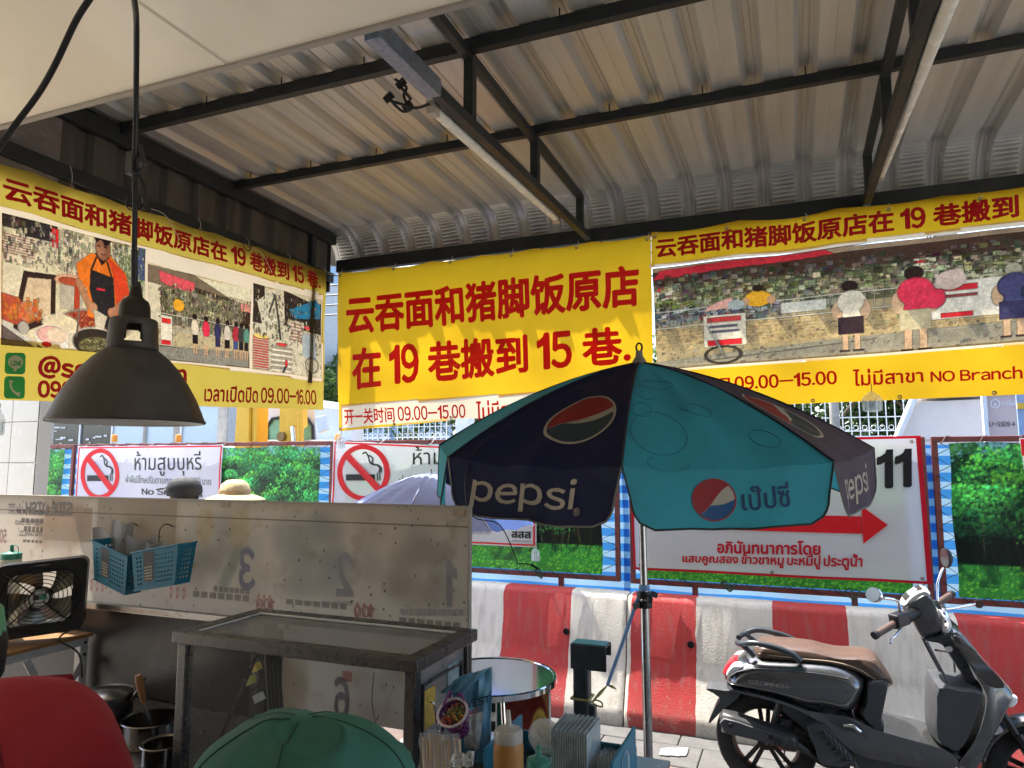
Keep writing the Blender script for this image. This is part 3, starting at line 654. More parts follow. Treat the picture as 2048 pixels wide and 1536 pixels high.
def photo_street(w, h):
    im = Img(w, h, (.72, .68, .56)); im.rect(0, 0, 1, .16, (.86, .83, .72)); im.poly([(0, .02), (.4, .0), (1, .3), (1, 1), (0, 1)], (.36, .30, .24), .9)
    im.poly([(.1, .05), (.42, .09), (.42, .25), (.12, .17)], (.84, .28, .32)); im.poly([(.42, .14), (1, .22), (1, .34), (.42, .28)], (.20, .16, .14)); im.rect(.14, .2, .98, .5, (.40, .40, .30), .9)
    for i in range(120): im.ell(.15+.8*RNG.random(), .22+.38*RNG.random(), .012+.02*RNG.random(), .01+.03*RNG.random(), tuple((.2+.6*RNG.random())*np.array([1, .9, .72])+.15*RNG.random(3)), .7)
    im.rect(0, .2, .12, .62, (.80, .76, .66)); im.rect(.88, .2, 1, .3, (.85, .5, .45)); im.rect(.9, .3, 1, .7, (.2, .14, .12)); im.poly([(0, .62), (1, .56), (1, .86), (0, .84)], (.70, .64, .50)); im.poly([(0, .86), (1, .80), (1, 1), (0, 1)], (.48, .47, .44))
    clutter(im, (.1, .16, 1, .62), 900, 8, .08, .95, (1, .93, .75), .016); clutter(im, (0, .62, 1, .98), 350, 9, .35, .75, (1, .95, .85), .008)
    for v in (.50, .66): im.line(.0, v, .9, v, .006, (.88, .88, .82))
    for i in range(40): im.line(i*.022, .5, i*.022, .66, .003, (.86, .86, .8), .7)
    im.rect(.12, .52, .22, .84, (.88, .85, .78)); im.rect(.13, .55, .21, .60, (.8, .15, .15)); im.rect(.13, .78, .21, .83, (.8, .12, .15)); im.ell(.28, .38, .05, .07, (.88, .6, .15))
    for u, c, l in ((.42, (.85, .8, .72), (.1, .08, .1)), (.53, (.84, .16, .26), (.7, .64, .5)), (.65, (.16, .16, .3), (.14, .13, .25)), (.75, (.8, .75, .7), (.1, .08, .1)), (.84, (.62, .15, .2), (.2, .25, .45)), (.90, (.2, .2, .2), (.1, .1, .12)), (.96, (.3, .5, .45), (.12, .1, .12))):
        im.ell(u, .48, .02, .035, (.12, .08, .07)); im.ell(u, .60, .036, .10, c); im.rect(u-.025, .68, u+.025, .78, l); im.rect(u-.02, .78, u-.004, .90, (.74, .58, .45)); im.rect(u+.004, .78, u+.02, .90, (.74, .58, .45))
    im.vary(30, .12, 12); return im
def photo_cups(w, h):
    im = Img(w, h, (.80, .77, .68)); im.poly([(.42, 0), (1, .1), (1, .45), (.42, .42)], (.14, .12, .12)); im.poly([(.48, .22), (.9, .02), (.98, .08), (.98, .25), (.55, .32)], (.12, .42, .62)); im.rect(0, 0, .16, .45, (.16, .13, .12)); im.poly([(.05, .2), (.2, .08), (.3, .4), (.14, .5)], (.8, .78, .7))
    im.line(.3, .08, .36, .6, .008, (.2, .2, .2)); im.line(.3, .08, .22, .3, .008, (.25, .25, .25)); im.rect(.46, .34, .72, .7, (.84, .80, .72))
    for i in range(6): im.line(.5, .38+i*.04, .68, .38+i*.04, .006, (.7, .3, .3), .7)
    im.rect(.02, .60, .22, .98, (.84, .30, .26)); im.ell(.12, .60, .10, .025, (.88, .78, .4))
    for i in range(12): im.line(.02, .64+i*.03, .22, .64+i*.03, .006, (.92, .86, .8))
    clutter(im, (0, .05, 1, .60), 420, 10, .12, .9); clutter(im, (.2, .6, 1, 1), 160, 11, .4, .9, size=.010)
    for j in range(2):
        for i in range(10): im.ell(.32+j*.13, .70+i*.03, .075, .016, (.9, .88, .82) if i % 2 else (.6, .56, .5))
    im.ell(.38, .66, .07, .02, (.8, .2, .2)); im.ell(.78, .40, .04, .04, (.6, .45, .36)); im.poly([(.68, .48), (.9, .46), (.92, .78), (.7, .76)], (.62, .68, .74)); im.rect(.72, .38, .82, .41, (.85, .2, .25)); im.ell(.44, .88, .02, .05, (.75, .15, .2)); im.line(.43, .92, .40, .99, .01, (.2, .2, .25))
    im.ell(.85, .85, .10, .10, (.5, .48, .45), ring=.1); im.vary(20, .14, 13); return im
quadprint('cook_picture', sketch(photo_cook(360, 230)), SL, 'L', (0, 690), (288, 712), (0, 426), (292, 498), M_ink, bl_)
quadprint('shop_picture', sketch(photo_street(250, 210)), SL, 'L', (297, 716), (497, 737), (297, 524), (499, 580), M_ink, bl_)
quadprint('cups_picture', sketch(photo_cups(170, 200)), SL, 'L', (502, 738), (644, 757), (504, 566), (645, 600), M_ink, bl_)
f = pbox(SL, 'L', (-300, 640), (648, 765), (-300, 330), (648, 588), .0018)
mb = MB(); mb.grid(f, 200, 60); open_up(mb, [[ab(*q_, 'L') for q_ in h_] for h_ in (((0, 690), (288, 712), (0, 426), (292, 498)), ((297, 716), (497, 737), (297, 524), (499, 580)), ((502, 738), (644, 757), (504, 566), (645, 600)))], 1); mb.build('white_panel', M_cream, bl_, smooth=180)
def rrect(x0, y0, x1, y1, r, n=5):
    pts = []
    for cx, cy, a in ((x1-r, y1-r, 0), (x0+r, y1-r, 90), (x0+r, y0+r, 180), (x1-r, y0+r, 270)):
        for i in range(n+1): t = R(a+90*i/n); pts.append((cx+r*math.cos(t), cy+r*math.sin(t)))
    return pts
for y0, y1 in ((706, 748), (753, 797)):
    f = pbox(SL, 'L', (9, y1), (48.5, y1+1), (9, y0-1), (48.5, y0), .004); ic = patch('app_icon', f, rrect(0, 0, 1, 1, .18), M_green, bl_)
    f2 = pbox(SL, 'L', (9, y1), (48.5, y1+1), (9, y0-1), (48.5, y0), .0055)
    if y0 == 706:
        patch('speech_bubble', f2, ringpts(.5, .56, .37, .31, 30), M_creamink, ic); patch('bubble_tail', f2, [(.35, .32), (.48, .10), (.68, .34)], M_creamink, ic)
        lettering("LINE", quadbox(SL, *[ab(a, b, 'L') for a, b in ((19.5, 731), (40, 732), (19.5, 721.5), (40, 722.5))], .007), M_green, ic, .03, 30)
    else:
        mb = MB(); pts = smooth_poly([(.33, .82, 0), (.30, .60, 0), (.42, .36, 0), (.62, .22, 0), (.76, .20, 0)], 4, False)
        wd = [.10, .11, .085, .06, .055, .055, .05, .05, .05, .05, .05, .055, .06, .085, .10, .11, .10]
        vs = []
        for i, p in enumerate(pts):
            d = (pts[min(i+1, len(pts)-1)]-pts[max(i-1, 0)]).normalized(); n_ = Vector((-d.y, d.x, 0)); w_ = wd[min(i, 16)]
            vs += [f2(*(p+n_*w_).xy), f2(*(p-n_*w_).xy)]
        mb.add(vs, [(2*i, 2*i+2, 2*i+3, 2*i+1) for i in range(len(pts)-1)]); mb.build('handset_mark', M_creamink, ic)
lettering("@soi19wanton", pbox(SL, 'L', (72, 757), (374, 768), (72, 710), (374, 727)), M_dred, bl_, .045, 50)
lettering("090", pbox(SL, 'L', (72, 796), (142, 797), (72, 760), (142, 763)), M_dred, bl_, .045, 50)
lettering("เวลาเปิดปิด 09.00-16.00", pbox(SL, 'L', (409, 803), (634, 810), (410, 769), (634, 780)), M_dred, bl_, .025, 50)
for s in np.linspace(0.05, .99, 7):
    y = 1.52+(2.23)*s; eyelet((-2.805, y, 2.865+.098*s-.02), 'X', bl_); tie((-2.805, y, 2.88+.09*s-.02), (-2.83, y+.005, 2.96), bl_, .0014, .0)
for y in (2.33, 3.0):
    mb = MB(); mb.tube(smooth_poly([(-2.815, y, 2.96), (-2.80, y-.02, 2.90), (-2.795, y+.01, 2.875), (-2.80, y+.04, 2.90), (-2.81, y+.05, 2.94)], 5, False), .0025, 6); mb.build('wire_hook', M_wire, bl_)
    mb = MB(); mb.tube(smooth_poly([(-2.80, y+.04, 2.90), (-2.79, y+.12, 2.89), (-2.80, y+.22, 2.80)], 5, False), .0012, 5); mb.build('tie_string', M_string, bl_)
mb = MB(); mb.tube(smooth_poly([(-2.82, 3.77, 2.95), (-2.81, 3.80, 2.94), (-2.78, 3.84, 2.945)], 4, False), .002, 5); mb.build('tie_string', M_string, bl_)

# ================================================================== STREET FENCE
M_rust = mat('red_oxide_steel', (0.19, 0.055, 0.045), 0.6, var=.2, scale=10, dirt=.3, dirtcol=(.1, .05, .04))
M_tarp = None
def tarp_mat():
    m = mat('striped_tarpaulin', (0.05, 0.27, 0.70), 0.45, var=.08, scale=6, trmix=.45)
    n = m.node_tree; N = n.nodes; L = n.links
    tc = N.new('ShaderNodeTexCoord'); sx = N.new('ShaderNodeSeparateXYZ'); L.new(tc.outputs['Object'], sx.inputs[0])
    m1 = N.new('ShaderNodeMath'); m1.operation = 'MULTIPLY'; m1.inputs[1].default_value = 9.5; L.new(sx.outputs[2], m1.inputs[0])
    m2 = N.new('ShaderNodeMath'); m2.operation = 'FRACT'; L.new(m1.outputs[0], m2.inputs[0])
    m3 = N.new('ShaderNodeMath'); m3.operation = 'GREATER_THAN'; m3.inputs[1].default_value = .55; L.new(m2.outputs[0], m3.inputs[0])
    mx = N.new('ShaderNodeMix'); mx.data_type = 'RGBA'; L.new(m3.outputs[0], mx.inputs[0]); mx.inputs[6].default_value = (.06, .30, .72, 1); mx.inputs[7].default_value = (.42, .66, .86, 1)
    for nd in N:
        if nd.type == 'MIX' and nd.blend_type == 'MULTIPLY': L.new(mx.outputs[2], nd.inputs[6])
    return m
M_tarp = tarp_mat()
M_print = mat('printed_forest_vinyl', (1, 1, 1), 0.35, var=.04, scale=4, attr='ink', trmix=.35)
M_sign = mat('white_sign_vinyl', (0.80, 0.80, 0.82), 0.36, var=.03, scale=3, dirt=.10, dirtcol=(.6, .6, .6), trmix=.35)
M_signlil = mat('lilac_white_sign_vinyl', (0.72, 0.68, 0.82), 0.36, var=.03, scale=3, dirt=.10, dirtcol=(.6, .58, .66), trmix=.35)
M_sred = mat('sign_red', srgb('e0202a'), .4, var=.05, trmix=.3)
M_scrim = mat('sign_crimson', srgb('c8142e'), .4, var=.05, trmix=.3)
M_sblk = mat('sign_black', (.015, .015, .018), .4, trmix=.2)
M_sgrey = mat('sign_grey', (.12, .12, .13), .4, trmix=.2)
def SF(a, b, off=0): return (a, 5.085-off+.8*rip(a, b, 3.0)+.006*np.sin(a*7.0+b*5), b)
def SG(a, b, off=0): return (a, 5.118-off+.5*rip(a, b, 5.0), b)

def forest(w, h, seed):
    """photographic park print: leaf clumps over dark gaps, slim trunks, sunlit grass"""
    r = np.random.default_rng(seed); im = Img(w, h, (.07, .20, .11)); gl = .78; k_ = h/w
    im.rect(0, 0, 1, .12, (.42, .62, .60)); n = im.noise(9, seed+3); im.blend(np.clip((n-.35)*4, 0, 1)*(im.v < .2), (.12, .30, .16), .9)
    im.rect(0, .60, 1, gl, (.035, .075, .045)); im.blend((im.v > gl).astype(float), (.20, .50, .18))
    for i in range(46):
        u = r.random(); t = r.random(); c = (.10+.10*t, .09+.07*t, .055) if i % 5 else (.40, .40, .26); u2 = u+.02*r.normal()
        im.line(u, gl+.01+.07*r.random(), u2, .30+.2*r.random(), .0018+.0045*r.random(), c, .95)
        if i % 3 == 0: im.line((u+u2)/2, .55, (u+u2)/2+.04*r.normal()*k_*2, .38, .002, c, .9)
    cl = sorted([(r.random(), .05+.50*r.random()**1.1) for _ in range(190)], key=lambda q: q[1])
    for cu, cv in cl:
        cr = .06+.085*r.random(); tone = .45+.75*r.random(); hue = r.random()
        for i in range(105):
            an, rr = r.random()*6.28, r.random()**.5; du, dv = rr*math.cos(an), rr*math.sin(an)*.8
            lit = .52-.50*dv-.22*du; lit = tone*lit*(.35+1.1*r.random()); lit = max(.05, lit)
            col = (.07+.34*lit*(.45+.75*hue), .17+.66*lit, .11+.24*lit*(1.35-hue)); im.stamp(cu+cr*du*k_*1.35, cv+cr*dv, .0055+.0075*r.random(), col, .85)
        for i in range(26):
            an, rr = r.random()*6.28, r.random()**.5; im.stamp(cu+cr*rr*math.cos(an)*k_, cv+cr*(.35+.6*rr*abs(math.sin(an))), .009, (.02, .07, .05), .75)
    for i in range(24):
        u = r.random(); t = r.random(); im.line(u, gl+.01+.05*r.random(), u+.014*r.normal(), .50+.12*r.random(), .0022+.003*r.random(), (.30+.16*t, .27+.13*t, .17) if i % 2 else (.09, .07, .05), .85)
    for i in range(7):
        cu, cv = r.random(), .60+.08*r.random(); im.line(cu, cv, cu+.01*r.normal(), gl+.05, .003, (.10, .09, .05))
        for q in range(130): t = r.random(); im.stamp(cu+.032*r.normal()*k_*2, cv+.035*r.normal(), .007, (.12+.22*t, .36+.40*t, .16+.1*t), .85)
    for i in range(60): im.line(r.random(), gl+.2*r.random(), r.random()*.0+r.random(), gl+.2*r.random(), .0, (.1, .3, .1), 0) if False else None
    for i in range(2600):
        u, q = r.random(), r.random(); v = gl-.005+.22*q; t = r.random(); im.stamp(u, v, .005+.004*q, (.13+.44*t, .36+.50*t, .10+.14*t), .7)
    m = im.noise(10, seed+9); im.blend(np.clip((m-.50)*7, 0, 1)*(im.v > gl)*(im.v < .93), (.05, .20, .10), .65); im.rect(0, gl-.012, 1, gl+.008, (.03, .08, .04), .6)
    im.vary(60, .10, seed); im.a = np.clip(im.a*1.22+.02, 0, 1); return im

panels = [(-9.85, -6.94), (-6.88, -3.72), (-3.66, -1.21), (-1.135, .765), (.80, 3.72), (3.78, 6.6)]
for pi, (x0, x1) in enumerate(panels):
    where = ['in a red oxide frame, beyond the tiled pillar', 'behind the left no smoking sign', 'behind the middle no smoking sign', 'behind the big arrow sign', 'behind the scooter mirrors at the right', 'outside the frame to the right'][pi]
    fp = thing('fence_panel', 'fence panel with green forest print '+where, 'fence', ((x0+x1)/2, 5.15, 0), 'street fence panels')
    t = .034; zt, zb = (1.885, .845) if pi < 3 else (1.862, .838)
    mb = MB(); mb.box(x0, x0+t, 5.125, 5.16, zb, zt); mb.build('frame_bar', M_rust, fp, bevel=.003)
    mb = MB(); mb.box(x1-t, x1, 5.125, 5.16, zb, zt); mb.build('frame_bar', M_rust, fp, bevel=.003)
    mb = MB(); mb.box(x0+t, x1-t, 5.125, 5.16, zt-t, zt); mb.build('frame_bar', M_rust, fp, bevel=.003)
    mb = MB(); mb.box(x0+t, x1-t, 5.125, 5.16, zb, zb+t); mb.build('frame_bar', M_rust, fp, bevel=.003)
    for lx in (x0+.45, x1-.45):
        mb = MB(); mb.box(lx-.018, lx+.018, 5.125, 5.16, -.03, zb); mb.build('leg', M_rust, fp)
    mb = MB(); mb.grid(lambda s, q: (x0-.06+(x1-x0+.12)*s, 5.185+.012*math.sin(s*(x1-x0)*9)+.01*math.sin(q*13+s*20), -.02+(zt-.03)*q), 60, 20); mb.build('tarpaulin', M_tarp, fp, smooth=180)
    lm, rm = (.09, .13)
    if pi == 3: lm, rm = .10, .12
    W = int((x1-x0-lm-rm)/.0075); H = int((zt-zb-.10)/.0075); im = forest(W, H, 20+pi)
    fx0, fx1, fz0, fz1 = x0+lm, x1-rm, zb+.045, zt-.045
    print_mesh('forest_print', im, lambda u, v: (lambda q: (q[0]+.006*np.sin(v*9), q[1], q[2]+.008*np.sin(u*24)*(v > .5)))(SG(fx0+(fx1-fx0)*u, fz0+(fz1-fz0)*v)), M_print, fp)
    # lacing round the frame
    mb = MB(); pts = []; n = int((x1-x0)/.075)
    for i in range(n):
        x = x0+.1+(x1-x0-.2)*i/n; pts.append((x, 5.112, fz0+.01) if i % 2 == 0 else (x, 5.12, zb+.002)); pts.append((x+.02, 5.165, zb+.01)) if i % 2 else None
    mb.tube(pts, .0028, 5); mb.build('lacing', M_wire, fp)
    mb = MB(); pts = []
    for i in range(int((x1-x0)/.20)):
        x = x0+.05+i*.20; pts += [(x, 5.12, zt-.05), (x+.03, 5.118, zt+.003), (x+.06, 5.165, zt+.003), (x+.10, 5.165, zt-.04)]
    mb.tube(pts, .003, 5); mb.build('lacing', M_rust if pi < 3 else mat('cord', (.2, .16, .13), .8), fp)
    for xx, sg in ((x0+t, 1), (x1-t, -1)):
        mb = MB(); pts = []
        for i in range(9): z = fz0+.03+(fz1-fz0-.06)*i/8; pts += [(xx+sg*(lm-.03 if sg > 0 else rm-.03), 5.113, z), (xx-sg*.01, 5.118, z+.05), (xx-sg*.036, 5.15, z+.055)]
        mb.tube(pts, .0028, 5); mb.build('lacing', M_wire, fp)
    if pi in (2, 3, 4):
        for q in range(2):
            cx = x0+(x1-x0)*(.35+.4*q); mb = MB()
            for i in range(4):
                a = random.random()*6; mb.tube(smooth_poly([(cx-.04, 5.11, zb+.03), (cx-.01+.02*math.sin(a), 5.10, zb+.06), (cx+.02, 5.10, zb-.01), (cx+.07*math.cos(a), 5.105, zb+.05)], 4, False), .003, 5)
            mb.build('knotted_cord', mat('knot_cord', (.05, .09, .05), .7), fp)

# --- signs
def no_smoking(root, f, cx, cy, rx, ry, asp):
    ringstrip('prohibition_ring', f, cx, cy, rx, ry, rx*.21, M_sred, root, thy=ry*.17)
    g = lambda s, t: f(cx+(s-.5)*2*rx, cy+(t-.5)*2*ry)
    g2 = lambda s, t: (lambda p: (p[0], p[1]-.0022, p[2]))(g(s, t))
    patch('cigarette', g, [(.17, .36), (.72, .36), (.72, .47), (.17, .47)], M_sblk, root)
    for k, x in enumerate((.755, .80)): patch('cigarette_tip', g, [(x, .36), (x+.022, .36), (x+.022, .50-.0*k), (x, .50)], M_sblk, root)
    mb = MB()
    for off in (0, .07):
        c = smooth_poly([(.83+off*.6-.04, .50, 0), (.83+off*.3-.02, .58, 0), (.76+off*.2, .635, 0), (.68+off*.3, .645, 0), (.62+off*.7, .69, 0), (.60+off*1.2, .78-off*.6, 0), (.55+off*1.3, .86-off, 0), (.49+off*1.5, .83-off*.4, 0)], 4, False); vs = []
        for i, p in enumerate(c):
            d = (c[min(i+1, len(c)-1)]-c[max(i-1, 0)]).normalized(); n_ = Vector((-d.y, d.x, 0))*.013; vs += [g(*(p+n_).xy), g(*(p-n_).xy)]
        mb.add(vs, [(2*i, 2*i+2, 2*i+3, 2*i+1) for i in range(len(c)-1)])
    mb.build('smoke_mark', M_sblk, root)
    a = math.radians(135); d = Vector((math.cos(a), math.sin(a))); n_ = Vector((-d.y, d.x))*.062
    pts = [Vector((.5, .5))+d*.44+n_, Vector((.5, .5))+d*.44-n_, Vector((.5, .5))-d*.44-n_, Vector((.5, .5))-d*.44+n_]
    patch('prohibition_bar', g2, [tuple(p) for p in pts], M_sred, root)
def sign_sheet(root, x0, x1, zb0, zb1, zt0, zt1, m, bm):
    cloth('vinyl_sheet', SF, (x0, zb0), (x1, zb1), (x0, zt0), (x1, zt1), m, root, nu=50, nv=24, scal=.006, ngrom=5)
    def f(s, t): return quadbox(SF, (x0, zb0), (x1, zb1), (x0, zt0), (x1, zt1), .003)(s, t)
    w_, h_ = x1-x0, zt0-zb0; bx, by = .014/w_, .014/h_; ix, iy = .012/w_, .012/h_
    if bm is M_scrim: ix = iy = 0
    def strip(a0, b0, a1, b1):
        mb = MB(); nn = 24 if a1-a0 > b1-b0 else 12
        if a1-a0 > b1-b0: mb.grid(lambda s, t: f(a0+(a1-a0)*s, b0+(b1-b0)*t), nn, 1)
        else: mb.grid(lambda s, t: f(a0+(a1-a0)*s, b0+(b1-b0)*t), 1, nn)
        mb.build('red_border', bm, root, smooth=180)
    strip(ix+bx, iy, 1-ix-bx, iy+by); strip(ix+bx, 1-iy-by, 1-ix-bx, 1-iy); strip(ix, iy, ix+bx, 1-iy); strip(1-ix-bx, iy, 1-ix, 1-iy)
    for s in (.02, .25, .5, .75, .98):
        eyelet(f(s, .985), 'Y', root); tie(f(s, .985), (f(s, .985)[0]+.03, 5.14, zt0+.01), root, .0025)
        eyelet(f(s, .02), 'Y', root)
    return f
s1 = thing('no_smoking_sign', 'left no smoking sign, lilac white vinyl with red ring, above the straw hat', 'sign', (-5.85, 5.08, 1.4))
sign_sheet(s1, -6.81, -4.92, .99, 1.01, 1.868, 1.868, M_signlil, M_sred)
f = pbox(SF, 'F', (162, 999), (236.5, 999), (162, 897), (236.5, 897), .004); no_smoking(s1, f, .5, .5, .5, .5, 1)
lettering("ห้ามสูบบุหรี่", pbox(SF, 'F', (269, 952), (403, 951), (269, 903), (403, 902)), M_sblk, s1, .0, 50)
lettering("ฝ่าฝืนมีโทษปรับตามกฎหมาย 5,000 บาท", pbox(SF, 'F', (249, 969), (420, 974), (249, 949), (420, 954)), M_sgrey, s1, .0, 34)
lettering("No Smoking", pbox(SF, 'F', (284, 993), (404, 995), (284, 976), (404, 978)), M_sblk, s1, .015, 36)
s2 = thing('no_smoking_sign', 'middle no smoking sign, white vinyl with red ring, partly behind the blue umbrella', 'sign', (-2.77, 5.08, 1.4))
sign_sheet(s2, -3.70, -1.835, 1.055, 1.065, 1.89, 1.80, M_sign, M_sred)
f = pbox(SF, 'F', (673, 1002), (781, 1002), (673, 889), (781, 889), .004); no_smoking(s2, f, .5, .5, .5, .5, 1)
lettering("ห้ามสูบบุหรี่", pbox(SF, 'F', (826, 940), (1010, 941), (826, 893), (1010, 890)), M_sblk, s2, .0, 50)
lettering("ฝ่าฝืนมีโทษปรับตามกฎหมาย 5,000 บาท", pbox(SF, 'F', (800, 975), (1040, 978), (800, 950), (1040, 952)), M_sgrey, s2, .0, 30)
lettering("No Smoking", pbox(SF, 'F', (840, 1004), (990, 1006), (840, 984), (990, 985)), M_sblk, s2, .015, 36)
lettering("premises. Fine 5,000 baht.", pbox(SF, 'F', (800, 1034), (952, 1036), (800, 1020), (952, 1021)), M_sgrey, s2, .01, 30)
lettering("โทร. 0 2590 2342", pbox(SF, 'F', (938, 1068), (978, 1069), (938, 1060), (978, 1061)), M_sgrey, s2, .0, 26)
lettering("สสส", pbox(SF, 'F', (1023, 1075), (1062, 1077), (1023, 1062), (1062, 1063)), M_sblk, s2, .03, 40)
lettering("สำนักงานกองทุน", pbox(SF, 'F', (1023, 1085), (1062, 1087), (1023, 1079), (1062, 1080)), M_sgrey, s2, .0, 22)
for k, x in enumerate((1027, 1037, 1047)):
    mb = MB(); q = pbox(SF, 'F', (x-3, 1056), (x+4, 1056), (x-3, 1047), (x+4, 1047), .005)
    mb.add([q(0, .2), q(.5, .55), q(1, .9), q(.6, .35), q(.9, 0), q(.45, .3), q(.1, 1), q(.4, .5)], [(0, 5, 3, 1), (1, 3, 2), (5, 4, 3), (6, 7, 1)]); mb.build('bird_mark', M_sred if k != 1 else M_sblk, s2)
s3 = thing('arrow_sign', 'white sign with a long red arrow and red Thai lettering, behind the parasol', 'sign', (-.17, 5.08, 1.4))
cloth('vinyl_sheet', SF, (-1.10, .945), (.748, .955), (-1.12, 1.845), (.738, 1.868), M_sign, s3, nu=60, nv=30)
def f3(s, t, off=.003): return quadbox(SF, (-1.10, .945), (.748, .955), (-1.12, 1.845), (.738, 1.868), off)(s, t)
for a in ((0, 0, 1, .018), (0, .982, 1, 1), (0, .018, .009, .982), (.985, .018, 1, .982)):
    mb = MB(); mb.grid(lambda s, t: f3(a[0]+(a[2]-a[0])*s, a[1]+(a[3]-a[1])*t), 30 if a[2]-a[0] > .5 else 1, 1 if a[2]-a[0] > .5 else 20); mb.build('red_border', M_scrim, s3, smooth=180)
for s, t in ((.025, .035), (.5, .03), (.972, .035), (.025, .96), (.972, .96)): eyelet(f3(s, t), 'Y', s3)
def pf(px, py, off=.005): a, b = ab(px, py, 'F'); return SF(a, b, off)
mb = MB(); up = [(1290+i*43.3, 1021+i*1.2) for i in range(11)]; lo = [(1290+i*43.5, 1054+i*1.4) for i in range(11)]
mb.add([pf(*p) for p in up]+[pf(*p) for p in lo], [(i, i+1, 12+i, 11+i) for i in range(10)]); mb.add([pf(1723, 1012), pf(1776, 1050), pf(1727, 1088)], [(0, 1, 2)]); mb.build('arrow', M_sred, s3)
lettering("ประตู 11", pbox(SF, 'F', (1560, 1017), (1824, 1000), (1560, 905), (1824, 895)), M_sblk, s3, .025, 50)
lettering("อภินันทนาการโดย", pbox(SF, 'F', (1434, 1107), (1641, 1110), (1434, 1079), (1641, 1082)), M_scrim, s3, .03, 50)
lettering("แสบคูณสอง ข้าวขาหมู บะหมี่ปู ประตูน้ำ", pbox(SF, 'F', (1364, 1130), (1725, 1142), (1365, 1106), (1726, 1108)), M_scrim, s3, .03, 50)

# the narrow red and white sign at the right edge
s4 = thing('narrow_sign', 'narrow white sign with red top at the right edge of the fence', 'sign', (1.4, 5.08, 1.5))
cloth('vinyl_sheet', SF, (1.30, 1.02), (1.75, 1.02), (1.255, 1.845), (1.75, 1.845), M_sign, s4, nu=12, nv=12)
mb = MB(); mb.grid(lambda s, t: SF(1.26+.49*s, 1.74+.10*t, .003), 12, 3); mb.build('red_band', M_sred, s4)

